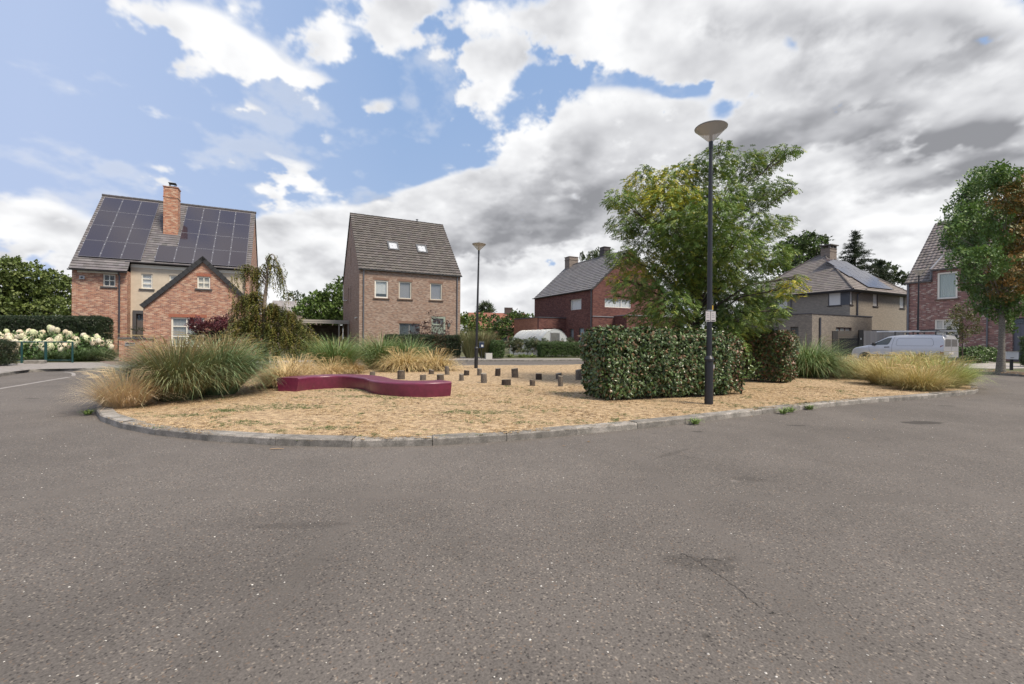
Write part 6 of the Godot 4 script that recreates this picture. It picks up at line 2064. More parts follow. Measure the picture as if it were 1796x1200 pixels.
func make_trees() -> void:
	var g1 := [Color(.125, .205, .044), Color(.15, .24, .055), Color(.10, .165, .038), Color(.18, .265, .06), Color(.28, .33, .065)]
	var yel := [Color(.52, .48, .06), Color(.44, .44, .06), Color(.58, .50, .06), Color(.34, .38, .055), Color(.24, .31, .06), Color(.15, .24, .055), Color(.125, .205, .044)]
	tree("honey_locust", "feathery green tree with yellow tips rising behind the beech hedge", Vector3(5.58, .08, -13.6), .11, .9, LOCUST, frond_mesh("frond", 6, .25), .165, 1650, [g1, yel], Color(.06, .05, .04), "", .25, .75, Vector3(0, 0, 0), .72)
	var sg := [Color(.09, .16, .038), Color(.115, .20, .048), Color(.072, .13, .033), Color(.145, .235, .055)]
	var so := [Color(.24, .155, .04), Color(.30, .18, .045), Color(.19, .145, .038), Color(.14, .15, .038), Color(.34, .19, .045), Color(.10, .13, .034)]
	tree("street_tree", "egg shaped street tree half green half rusty orange beside letterbox", Vector3(20.6, .1, -18.98), .125, 2.1, STREET, sprig_mesh("hornbeam", 9, .5, .62, .26), .21, 480, [sg, so], Color(.16, .145, .125), "", .2, .6, Vector3(.05, 0, 0), .9)
	tree("young_tree", "slender young tree with sparse olive leaves behind the van", Vector3(25.5, .1, -25.5), .04, 1.0, YOUNG, sprig_mesh("hornbeam", 9, .5, .62, .26), .17, 300, [[Color(.10, .11, .03), Color(.14, .125, .035), Color(.075, .095, .025)]], Color(.08, .06, .05))
	make_conifer()
	var big := sprig_mesh("broad", 11, .55, .62, .28)
	var grp := "garden trees behind the houses"
	var bgg := [Color(.105, .145, .035), Color(.13, .175, .04), Color(.08, .11, .028), Color(.16, .20, .05)]
	var bgd := [Color(.05, .075, .026), Color(.068, .10, .03), Color(.04, .06, .02)]
	var bgl := [Color(.10, .165, .032), Color(.125, .20, .04), Color(.08, .13, .028)]
	tree("broadleaf_tree", "large rounded green tree beside orange brick house, behind tall dark hedge", Vector3(-49.96, .1, -46), .3, 1.5, BG_A, big, .50, 95, [bgg], Color(.06, .05, .04), grp)
	tree("broadleaf_tree", "rounded green tree next to the large tree behind tall dark hedge", Vector3(-54.6, .1, -46), .3, 1.5, BG_A2, big, .50, 95, [bgg], Color(.06, .05, .04), grp)
	tree("broadleaf_tree", "leafy green tree rising behind the low carport", Vector3(-21.26, .1, -52), .2, 1.5, BG_B, big, .48, 130, [bgl], Color(.06, .05, .04), grp)
	tree("broadleaf_tree", "thin distant grey green tree above weeping conifer's side", Vector3(-36.36, .1, -75), .25, 4, BG_C, big, .42, 60, [bgd], Color(.06, .05, .04), grp)
	tree("broadleaf_tree", "light green garden tree right of the tall brown brick house", Vector3(-4.3, .1, -50), .12, .8, BG_D, big, .40, 170, [bgl + [Color(.16, .19, .04)]], Color(.06, .05, .04), grp)
	tree("broadleaf_tree", "dark green garden tree in front of distant red roofed house", Vector3(-1.28, .1, -56), .15, .8, BG_E, big, .42, 160, [bgd + bgl], Color(.06, .05, .04), grp)
	tree("pine_tree", "distant flat topped pine above the garden trees", Vector3(-5.77, .1, -95), .25, 5.5, PINE, sprig_mesh("spruce", 14, .5, .75, .12), .7, 60, [bgd], Color(.07, .05, .04), grp, .1, .6, Vector3.ZERO, .45)
	tree("broadleaf_tree", "tall green tree behind the hipped roof house", Vector3(45.4, .1, -70), .4, 6, BG_F, big, .65, 75, [bgl + bgd], Color(.06, .05, .04), grp)
	tree("broadleaf_tree", "dark green tree low behind the hipped roof solar panels", Vector3(62.85, .1, -75), .3, 6, BG_G, big, .6, 75, [bgd], Color(.06, .05, .04), grp)
	tree("weeping_birch", "wispy tree top showing above the dark red house ridge", Vector3(11.5, .1, -60), .2, 8, BIRCH, frond_mesh("long_frond", 10, 1.4), .8, 70, [bgd + [Color(.07, .09, .03)]], Color(.06, .05, .04), grp, 1.0)
	spruce("tall dark spruce behind the hipped roof house", Vector3(53.2, .1, -70), 18.9, 8.5, [Color(.030, .050, .020), Color(.042, .066, .026), Color(.024, .038, .016)])
	spruce("shorter dark spruce beside the tall spruce behind hipped roof", Vector3(58.0, .1, -71), 14.6, 7.0, [Color(.034, .056, .020), Color(.046, .072, .026), Color(.026, .040, .016)])

# ---------------------------------------------------------------- street furniture and other things
func street_lamp(label: String, at: Vector3, turn := 0.0, lean := 0.0) -> Node3D:
	var t := thing("street_lamp", label, "street lamp", at, turn, "street lamps")
	t.rotation_degrees.z = lean
	var black := mat("lamp_black", L(.018, .019, .024), .42)
	if not shared.has("lamp"):
		var base := MB.new()
		base.lathe([[.0, -.05], [.082, -.05], [.082, .02], [.078, .82], [.078, .84]], 18)
		var collar := MB.new()
		collar.lathe([[.078, .84], [.094, .855], [.094, .89], [.07, .93], [.052, .95]], 18)
		var pole := MB.new()
		pole.lathe([[.052, .95], [.050, 2.0], [.042, 3.6], [.034, 5.02], [.040, 5.03], [.040, 5.16], [0, 5.165]], 16)
		var cone := MB.new()
		cone.lathe([[.045, 5.165], [.298, 5.425]], 28)
		var lid := MB.new()
		lid.lathe([[.0, 5.43], [.29, 5.43], [.302, 5.425], [.306, 5.44], [.29, 5.455], [.15, 5.485], [.05, 5.50], [.05, 5.53], [0, 5.535]], 28)
		var stem := MB.new()
		stem.lathe([[.03, 5.165], [.028, 5.36], [.075, 5.40], [.08, 5.43]], 12)
		shared["lamp"] = [base.mesh(), collar.mesh(), pole.mesh(), cone.mesh(), lid.mesh(), stem.mesh()]
	var s: Array = shared["lamp"]
	part("base", s[0], black, t)
	part("collar", s[1], black, t)
	part("pole", s[2], black, t)
	var gl := glass("lamp_glass", Color(.80, .79, .77), .60)
	gl.roughness = .3
	gl.cull_mode = BaseMaterial3D.CULL_DISABLED
	part("lamp_shade", s[3], gl, t)
	part("lid", s[4], mat("lamp_lid", L(.22, .21, .20), .5), t)
	part("lamp_stem", s[5], mat("lamp_inner", L(.25, .24, .23), .4), t)
	return t

func make_lamps() -> void:
	var t := street_lamp("tall black street lamp with two small plates in front of beech hedge", Vector3(3.89, .085, -8.88))
	var plate := mat("plate_white", L(.55, .52, .52), .5)
	var ink := mat("plate_ink", L(.12, .11, .12), .6)
	var dark := mat("plate_black", L(.03, .03, .03), .5)
	for i in 2:
		var mb := MB.new()
		var x := -.098 + i * .103
		mb.box(Vector3(x, 1.62, .052), Vector3(.092, .20, .004))
		var p := part("number_plate", mb, plate, t)
		mb = MB.new()
		mb.box(Vector3(x + .012, 1.632, .0565), Vector3(.066, .016, .001))
		part("bar", mb, dark, p)
		for k in 3:   # grey lines of small unreadable print
			mb = MB.new()
			mb.box(Vector3(x + .02, 1.70 + k * .035, .0565), Vector3(.05 - .008 * k, .012, .001))
			part("print_line", mb, mat("plate_print", L(.33, .31, .33), .6), p)
	var st := MB.new()
	st.box(Vector3(-.052, 1.83, -.02), Vector3(.1, .02, .075))
	part("clamp_band", st, mat("steel", L(.5, .5, .5), .3, .9), t)
	st = MB.new()
	st.box(Vector3(.036, 1.85, .03), Vector3(.022, .09, .006))
	part("yellow_tag", st, mat("yellow_tag", L(.55, .36, .04), .6), t)
	st = MB.new()
	st.box(Vector3(.070, .70, .035), Vector3(.018, .075, .008))
	part("sticker", st, plate, t)
	street_lamp("black street lamp at the far side of the dry lawn", Vector3(-1.57, .085, -19.73), 0.0, -1.0)
	street_lamp("black street lamp standing behind the silver van", Vector3(23.5, .09, -26.1), 0.0, -.5)

func make_bench() -> void:
	# S-shaped bench of moulded plastic: a curved ribbon, wider at the top than at the foot
	var front := [[-5.0, -10.5], [-4.93, -10.85], [-4.72, -11.15], [-4.35, -11.31], [-3.92, -11.14], [-3.52, -10.72], [-3.22, -10.2], [-2.93, -9.86], [-2.52, -9.62], [-2.17, -9.56], [-1.70, -9.66], [-1.29, -9.93]]
	var line := spline(front, false, .07)
	var t := thing("bench", "glossy purple S shaped bench on the dry lawn", "bench")
	var mb := MB.new()
	var h := .40
	var y0 := .05
	var wd := .50
	# cross section: distance from the front line (positive backwards), height
	var sec := [[.03, y0], [.0, y0 + .12], [-.028, h - .045], [-.022, h - .018], [.0, h - .003], [.03, h], [wd - .03, h], [wd, h - .003], [wd + .02, h - .018], [wd + .024, h - .045], [wd - .005, y0 + .12], [wd - .03, y0]]
	var rings := []
	for i in line.size():
		var tt: Vector2 = (line[mini(i + 1, line.size() - 1)] - line[maxi(i - 1, 0)]).normalized()
		var nn := Vector2(tt.y, -tt.x)
		var ring := []
		for s in sec:
			var p: Vector2 = line[i] + nn * s[0]
			ring.append(Vector3(p.x, s[1], p.y))
		rings.append(ring)
	var nor := []
	for i in rings.size():
		var row := []
		for k in sec.size():
			var a: Vector3 = rings[mini(i + 1, rings.size() - 1)][k] - rings[maxi(i - 1, 0)][k]
			var b: Vector3 = rings[i][mini(k + 1, sec.size() - 1)] - rings[i][maxi(k - 1, 0)]
			row.append(a.cross(b).normalized())
		nor.append(row)
	for i in rings.size() - 1:
		for k in sec.size() - 1:
			mb.smooth_tri(rings[i][k], rings[i + 1][k], rings[i + 1][k + 1], nor[i][k], nor[i + 1][k], nor[i + 1][k + 1])
			mb.smooth_tri(rings[i][k], rings[i + 1][k + 1], rings[i][k + 1], nor[i][k], nor[i + 1][k + 1], nor[i][k + 1])
	for e in [0, rings.size() - 1]:
		for k in range(1, sec.size() - 1):
			if e == 0:
				mb.tri(rings[e][0], rings[e][k], rings[e][k + 1])
			else:
				mb.tri(rings[e][0], rings[e][k + 1], rings[e][k])
	var pm := mat("purple_plastic", Color.WHITE, .34, 0, mottled("purple", Color(.165, .022, .060), Color(.125, .018, .048), 256, .02, .06), 1.2)
	pm.metallic_specular = .55
	part("seat", mb, pm, t)
	# shadow gap joint in the middle where the two halves meet
	var jm := MB.new()
	var ji := int(line.size() * .52)
	var jr: Array = rings[ji]
	for k in sec.size() - 1:
		var dv: Vector3 = (rings[ji + 1][k] - rings[ji][k]).normalized() * .004
		var up: Vector3 = nor[ji][k] * .0015
		var up2: Vector3 = nor[ji][k + 1] * .0015
		jm.quad(jr[k] - dv + up, jr[k] + dv + up, jr[k + 1] + dv + up2, jr[k + 1] - dv + up2)
	part("joint", jm, mat("joint_dark", L(.03, .008, .014), .8), t)

func make_stumps() -> void:
	var rows := [[-2.32, -16.20, 0.077, 0.31], [-1.59, -15.78, 0.095, 0.19], [-1.49, -13.40, 0.064, 0.21], [-1.12, -15.64, 0.079, 0.25], [-0.79, -12.82, 0.089, 0.28], [-0.48, -15.32, 0.087, 0.27], [0.11, -14.78, 0.108, 0.31], [-0.15, -12.37, 0.125, 0.17], [0.57, -12.34, 0.074, 0.18], [0.86, -14.29, 0.099, 0.21], [-3.46, -14.08, 0.116, 0.27], [-4.61, -14.88, 0.085, 0.15], [-2.73, -13.83, 0.096, 0.18], [-2.18, -13.78, 0.109, 0.19], [-2.90, -16.20, 0.092, 0.17], [1.52, -14.50, 0.092, 0.20], [1.32, -12.14, 0.065, 0.29], [2.12, -14.23, 0.104, 0.33], [2.01, -11.99, 0.076, 0.20]]
	var side := [mat("stump_a", Color.WHITE, .95, 0, mottled("stump_a", Color(.13, .105, .085), Color(.045, .034, .028), 128, .05, .25), 3.0), mat("stump_b", Color.WHITE, .95, 0, mottled("stump_b", Color(.075, .055, .045), Color(.025, .019, .016), 128, .05, .25), 3.0), mat("stump_c", Color.WHITE, .95, 0, mottled("stump_c", Color(.20, .175, .15), Color(.07, .058, .05), 128, .05, .25), 3.0)]
	for m in side:
		m.uv1_scale = Vector3(9, 1.2, 1)
	var top := mat("stump_top", Color.WHITE, .9, 0, mottled("stump_top", Color(.30, .26, .21), Color(.15, .125, .10), 128, .08, .2), 4.0)
	for r in rows:
		var t := thing("wooden_stump", "weathered upright wooden stump set in the dry lawn", "stump", Vector3(r[0], lawn_y(r[0], r[1]) - .01, r[1]), R(0, 360), "wooden stumps on the lawn")
		t.rotation_degrees.x = R(-4, 4)
		t.rotation_degrees.z = R(-4, 4)
		var mb := MB.new()
		var tp := MB.new()
		var n := 14
		var rad := []
		for k in n:
			rad.append(r[2] * R(.93, 1.07))
		var h: float = r[3]
		var slope := R(-.018, .018)
		for k in n:
			var k2 := (k + 1) % n
			var a0 := TAU * k / n
			var a1 := TAU * (k + 1) / n
			var d0 := Vector3(cos(a0), 0, -sin(a0))
			var d1 := Vector3(cos(a1), 0, -sin(a1))
			var t0 := Vector3(0, h + d0.x * slope, 0)
			var t1 := Vector3(0, h + d1.x * slope, 0)
			mb.smooth_tri(d0 * rad[k] * 1.04 + Vector3(0, -.06, 0), d1 * rad[k2] * 1.04 + Vector3(0, -.06, 0), d1 * rad[k2] + t1 - Vector3(0, .01, 0), d0, d1, d1)
			mb.smooth_tri(d0 * rad[k] * 1.04 + Vector3(0, -.06, 0), d1 * rad[k2] + t1 - Vector3(0, .01, 0), d0 * rad[k] + t0 - Vector3(0, .01, 0), d0, d1, d0)
			tp.tri(d0 * rad[k] + t0 - Vector3(0, .01, 0), d1 * rad[k2] + t1 - Vector3(0, .01, 0), d1 * rad[k2] * .9 + t1)
			tp.tri(d0 * rad[k] + t0 - Vector3(0, .01, 0), d1 * rad[k2] * .9 + t1, d0 * rad[k] * .9 + t0)
			tp.tri(d0 * rad[k] * .9 + t0, d1 * rad[k2] * .9 + t1, Vector3(0, h - .004, 0))
		# splits down the side
		for k in 3:
			var a := R(0, TAU)
			var d := Vector3(cos(a), 0, -sin(a))
			var sd := Vector3(-d.z, 0, d.x) * .004
			mb.quad(d * r[2] * 1.03 - sd + Vector3(0, h * R(.1, .4), 0), d * r[2] * 1.03 + sd + Vector3(0, h * .3, 0), d * r[2] * .99 + sd * .5 + Vector3(0, h, 0), d * r[2] * .99 - sd * .5 + Vector3(0, h, 0))
		part("body", mb, side[rng.randi() % 3], t)
		part("cut_face", tp, top, t)

# ---- van
func van_half(z: float, y: float) -> float:   # half width at length z (0 = nose, 4.55 = tail) and height y
	var w := .885
	if y > .98:
		w -= (y - .98) * .17 + maxf(0, y - 1.55) * .5
	if y < .45:
		w -= (.45 - y) * .25
	w *= 1.0 - .30 * pow(clampf((.75 - z) / .75, 0, 1), 2.2)
	w *= 1.0 - .03 * pow(clampf((z - 4.2) / .35, 0, 1), 2)
	return w

func van_top(z: float) -> float:
	var pts := [[0, .62], [.06, .80], [.25, .93], [.95, 1.085], [1.15, 1.14], [1.9, 1.57], [2.1, 1.645], [2.5, 1.695], [3.2, 1.72], [4.2, 1.705], [4.47, 1.66], [4.55, 1.45]]
	for i in pts.size() - 1:
		if z <= pts[i + 1][0]:
			var f: float = (z - pts[i][0]) / (pts[i + 1][0] - pts[i][0])
			return lerpf(pts[i][1], pts[i + 1][1], f)
	return 1.45

func van_patch(poly: Array, off: float, side: float) -> MB:   # polygon of [z, y] laid on the flank
	var mb := MB.new()
	var pv := PackedVector2Array()
	for p in poly:
		pv.append(Vector2(p[0], p[1]))
	var idx := Geometry2D.triangulate_polygon(pv)
	for i in range(0, idx.size(), 3):
		var q := []
		for k in 3:
			var p := pv[idx[i + k]]
			q.append(Vector3(side * (van_half(p.x, p.y) + off), p.y, p.x))
		var nn: Vector3 = (q[1] - q[0]).cross(q[2] - q[0])
		if nn.x * side > 0:
			mb.tri(q[0], q[1], q[2])
		else:
			mb.tri(q[0], q[2], q[1])
	return mb

func van_line(pts: Array, w: float, off: float, side: float) -> MB:
	var mb := MB.new()
	for i in pts.size() - 1:
		var a := Vector2(pts[i][0], pts[i][1])
		var b := Vector2(pts[i + 1][0], pts[i + 1][1])
		var n := Vector2(-(b - a).y, (b - a).x).normalized() * w
		for k in 4:
			var p := a.lerp(b, k / 4.0)
			var q := a.lerp(b, (k + 1) / 4.0)
			var c := []
			for e in [p - n, q - n, q + n, p + n]:
				c.append(Vector3(side * (van_half(e.x, e.y) + off), e.y, e.x))
			mb.quad(c[0], c[1], c[2], c[3])
	return mb

func make_van() -> void:
	# nose to -z in its own axes: local z grows to the tail
	var t := thing("van", "silver panel van with roof rack parked before the pink brick house", "van", Vector3(0, .11, 0), GRID)
	var f := Vector3(cos(deg_to_rad(GRID)), 0, -sin(deg_to_rad(GRID)))
	var s := Vector3(-sin(deg_to_rad(GRID)), 0, -cos(deg_to_rad(GRID)))
	t.position = Vector3(23.2, .108, -24.2) + f * .885 + s * 4.55
	var paint := mat("silver_paint", L(.50, .51, .55), .28, .35)
	paint.clearcoat_enabled = true
	paint.clearcoat = .8
	paint.clearcoat_roughness = .08
	var mb := MB.new()
	var zs := []
	for i in 47:
		zs.append(4.55 * i / 46.0)
	var rings := []
	for z in zs:
		var ring := []
		var top := van_top(z)
		var lo := .24 + .10 * pow(clampf((.5 - z) / .5, 0, 1), 2)
		var rows := 11
		for k in rows:
			var y := lerpf(lo, top - .05, k / float(rows - 1))
			ring.append(Vector3(-van_half(z, y), y, z))
		var wt := van_half(z, top)
		ring.append(Vector3(-wt + .06, top - .012, z))
		ring.append(Vector3(-wt * .5, top, z))
		ring.append(Vector3(0, top + .01, z))
		ring.append(Vector3(wt * .5, top, z))
		ring.append(Vector3(wt - .06, top - .012, z))
		for k in rows:
			var y := lerpf(top - .05, lo, k / float(rows - 1))
			ring.append(Vector3(van_half(z, y), y, z))
		rings.append(ring)
	var n: int = rings[0].size()
	var nor := []
	for i in rings.size():
		var row := []
		for k in n:
			var a: Vector3 = rings[mini(i + 1, rings.size() - 1)][k] - rings[maxi(i - 1, 0)][k]
			var b: Vector3 = rings[i][mini(k + 1, n - 1)] - rings[i][maxi(k - 1, 0)]
			row.append(b.cross(a).normalized() * -1.0)
		nor.append(row)
	for i in rings.size() - 1:
		for k in n - 1:
			mb.smooth_tri(rings[i][k], rings[i + 1][k], rings[i + 1][k + 1], nor[i][k], nor[i + 1][k], nor[i + 1][k + 1])
			mb.smooth_tri(rings[i][k], rings[i + 1][k + 1], rings[i][k + 1], nor[i][k], nor[i + 1][k + 1], nor[i][k + 1])
	for e in [0, rings.size() - 1]:
		var c := Vector3(0, .7, 0 if e == 0 else 4.55)
		for k in n:
			var a: Vector3 = rings[e][k]
			var b: Vector3 = rings[e][(k + 1) % n]
			if e == 0:
				mb.tri(c, a, b)
			else:
				mb.tri(c, b, a)
	part("body", mb, paint, t)
	var dark := mat("van_glass", L(.035, .05, .055), .05)
	dark.metallic_specular = .8
	var black := mat("van_black", L(.02, .02, .022), .6)
	var seam := mat("van_seam", L(.10, .10, .11), .6)
	for sd in [-1, 1]:
		var w := part("side_window", van_patch([[1.02, 1.075], [1.12, 1.09], [2.0, 1.12], [2.08, 1.2], [2.2, 1.535], [2.02, 1.53], [1.85, 1.45], [1.4, 1.22]], .006, sd), dark, t)
		part("window_post", van_line([[1.42, 1.09], [1.5, 1.28]], .014, .009, sd), black, w)
		part("door_seam", van_line([[1.12, .45], [1.08, .8], [1.06, 1.06]], .005, .004, sd), seam, t)
		part("door_seam", van_line([[2.22, .4], [2.22, 1.1], [2.33, 1.6]], .006, .004, sd), seam, t)
		part("panel_groove", van_line([[2.55, 1.50], [2.45, 1.42], [2.42, 1.12], [2.5, 1.07], [4.05, 1.07], [4.12, 1.15], [4.08, 1.38], [3.98, 1.50], [2.55, 1.50]], .006, .004, sd), seam, t)
		part("bumper_strip", van_patch([[.9, .44], [.9, .54], [3.2, .54], [3.2, .44]], .012, sd), black, t)
		part("door_handle", van_patch([[1.85, .95], [1.85, 1.0], [2.1, 1.01], [2.12, .97]], .02, sd), black, t)
		part("tail_light", van_patch([[4.40, .62], [4.40, 1.08], [4.52, 1.12], [4.545, .62]], .006, sd), mat("tail_red", L(.20, .012, .014), .15), t)
		part("headlight", van_patch([[.10, .70], [.12, .82], [.5, .93], [.55, .90], [.3, .72]], .006, sd), mat("head_clear", L(.45, .46, .48), .1), t)
		var m2 := MB.new()
		m2.box(Vector3(sd * .93 - .07, 1.06, 1.28), Vector3(.16, .18, .10), .03)
		m2.box(Vector3(sd * .86 - .03, 1.08, 1.32), Vector3(.08, .04, .05))
		part("mirror", m2, black, t)
		for z in [.86, 3.60]:
			var m3 := MB.new()
			m3.xf = Transform3D(Basis(Vector3.FORWARD, PI / 2), Vector3(sd * .80, .31, z))
			m3.lathe([[0, -.1], [.25, -.1], [.31, -.085], [.315, 0], [.31, .085], [.25, .1], [.2, .1]], 22)
			var wh := part("wheel", m3, mat("tyre", L(.02, .02, .02), .9), t)
			m3 = MB.new()
			m3.xf = Transform3D(Basis(Vector3.FORWARD, PI / 2), Vector3(sd * .80, .31, z))
			m3.lathe([[.2, sd * .098], [.19, sd * .06], [.05, sd * .09], [0, sd * .09]], 16)
			part("rim", m3, mat("rim", L(.3, .3, .31), .4, .5), wh)
			# wheel arch lip
			var arc := []
			for k in 11:
				var a := PI * k / 10.0
				arc.append([z - cos(a) * .375, .33 + sin(a) * .375])
			part("wheel_arch", van_line(arc, .03, .008, sd), paint if z > 2 else paint, t)
			var hole := []
			for k in 11:
				var a := PI * k / 10.0
				hole.append([z - cos(a) * .345, .33 + sin(a) * .345])
			part("arch_opening", van_patch(hole, .005, sd), black, t)
	# windscreen
	mb = MB.new()
	for i in 6:
		var z0 := lerpf(1.16, 1.88, i / 6.0)
		var z1 := lerpf(1.16, 1.88, (i + 1) / 6.0)
		var w0 := van_half(z0, van_top(z0)) - .1
		var w1 := van_half(z1, van_top(z1)) - .1
		mb.quad(Vector3(w0, van_top(z0) + .02, z0), Vector3(-w0, van_top(z0) + .02, z0), Vector3(-w1, van_top(z1) + .02, z1), Vector3(w1, van_top(z1) + .02, z1))
	part("windscreen", mb, dark, t)
	# rear doors
	for sd in [-1, 1]:
		mb = MB.new()
		mb.quad(Vector3(sd * .39 - .33, 1.05, 4.556), Vector3(sd * .39 + .33, 1.05, 4.556), Vector3(sd * .37 + .30, 1.44, 4.556), Vector3(sd * .37 - .30, 1.44, 4.556))
		part("rear_window", mb, mat("rear_glass", L(.13, .13, .135), .2), t)
	mb = MB.new()
	mb.box(Vector3(-.006, .45, 4.551), Vector3(.012, 1.0, .004))
	part("door_seam", mb, seam, t)
	mb = MB.new()
	mb.box(Vector3(-.84, .26, 4.50), Vector3(1.68, .20, .12), .03)
	part("rear_bumper", mb, black, t)
	mb = MB.new()
	mb.box(Vector3(-.26, .62, 4.552), Vector3(.52, .11, .008))
	part("licence_plate", mb, mat("plate_white", L(.55, .52, .52), .5), t)
	# roof rack with tubes and a ladder
	var alu := mat("aluminium", L(.55, .56, .58), .35, .7)
	var rack := MB.new()
	for z in [2.25, 3.1, 4.1]:
		rack.box(Vector3(-.68, 1.83, z), Vector3(1.36, .035, .05))
		for sd in [-.66, .62]:
			rack.box(Vector3(sd, 1.66, z + .005), Vector3(.04, .175, .04))
	var rk := part("roof_rack", rack, black, t)
	mb = MB.new()
	mb.tube([Vector3(-.56, 1.89, 1.95), Vector3(-.56, 1.89, 4.25)], [.045, .045], 10)
	part("rack_tube", mb, alu, rk)
	mb = MB.new()
	mb.tube([Vector3(-.3, 1.90, 1.2), Vector3(-.3, 1.90, 4.7)], [.03, .03], 8)
	part("rack_tube", mb, alu, rk)
	mb = MB.new()
	mb.box(Vector3(-.64, 1.935, 3.4), Vector3(.3, .045, 1.35))
	part("roller_bar", mb, black, rk)
	for x in [.1, .45]:
		mb = MB.new()
		mb.box(Vector3(x, 1.866, 1.7), Vector3(.03, .08, 2.9))
		part("ladder_rail", mb, alu, rk)
	mb = MB.new()
	for i in 9:
		mb.box(Vector3(.13, 1.89, 1.8 + i * .32), Vector3(.32, .03, .03))
	part("ladder_rungs", mb, alu, rk)

func make_tunnel() -> void:
	var t := thing("polytunnel", "translucent white polytunnel greenhouse in front of dark red house", "greenhouse", Vector3(3.45, .1, -36.2), GRID)
	var film := StandardMaterial3D.new()
	film.resource_name = "tunnel_film"
	film.transparency = BaseMaterial3D.TRANSPARENCY_ALPHA
	film.albedo_color = Color(.86, .88, .88, .62)
	film.roughness = .35
	film.cull_mode = BaseMaterial3D.CULL_DISABLED
	film.backlight_enabled = true
	film.backlight = Color(.5, .5, .5)
	var w := 1.5
	var h := 2.15
	var len_ := 5.2
	var prof := func(k: int, wob := 0.0) -> Vector3:
		var a := PI * k / 20.0
		return Vector3(-cos(a) * w * (1 + wob), pow(sin(a), .85) * h * (1 + wob), 0)
	var mb := MB.new()
	var bays := 18
	for b in bays:
		var z0 := -len_ * b / bays
		var z1 := -len_ * (b + 1) / bays
		var w0 := -.014 if b % 3 else 0.0
		var w1 := -.014 if (b + 1) % 3 else 0.0
		for k in 20:
			var p: Vector3 = prof.call(k, w0) + Vector3(0, 0, z0)
			var q: Vector3 = prof.call(k + 1, w0) + Vector3(0, 0, z0)
			var r: Vector3 = prof.call(k + 1, w1) + Vector3(0, 0, z1)
			var s: Vector3 = prof.call(k, w1) + Vector3(0, 0, z1)
			mb.quad(p, s, r, q)
	part("cover", mb, film, t)
	var hoop := mat("tunnel_hoop", L(.5, .5, .5), .4, .6)
	for b in 7:
		var path := []
		var rad := []
		for k in 21:
			path.append(prof.call(k, .006) + Vector3(0, 0, -len_ * b / 6.0))
			rad.append(.02)
		mb = MB.new()
		mb.tube(path, rad, 6)
		part("hoop", mb, hoop, t)
	# end walls with a door opening
	for e in [0, 1]:
		var z: float = -e * len_
		mb = MB.new()
		for k in 20:
			var p: Vector3 = prof.call(k, 0.0) + Vector3(0, 0, z)
			var q: Vector3 = prof.call(k + 1, 0.0) + Vector3(0, 0, z)
			if e == 0 and absf((p.x + q.x) / 2) < .42:
				mb.quad(Vector3(p.x, 1.88, z), Vector3(q.x, 1.88, z), q, p)
			else:
				mb.quad(Vector3(p.x, 0, z), Vector3(q.x, 0, z), q, p)
		part("end_wall", mb, film, t)
	mb = MB.new()
	bars(mb, -.46, 0, .46, 1.9, .02, .04, .04)
	part("door_frame", mb, hoop, t)
	var cl := []
	for k in 9:
		cl.append([R(-.5, .5), R(.3, 1.6), R(-.8, .4), R(.25, .4)])
	var d := Vector3(0, 0, -1.2).rotated(Vector3.UP, deg_to_rad(GRID))
	tree("tomato_plant", "dark leafy plants growing inside the polytunnel door", Vector3(3.45, .1, -36.2) + d, .03, .2, cl, sprig_mesh("veg", 12, .55, .8, .16), .17, 420, [[Color(.04, .07, .025), Color(.055, .09, .03)]], Color(.08, .07, .05))

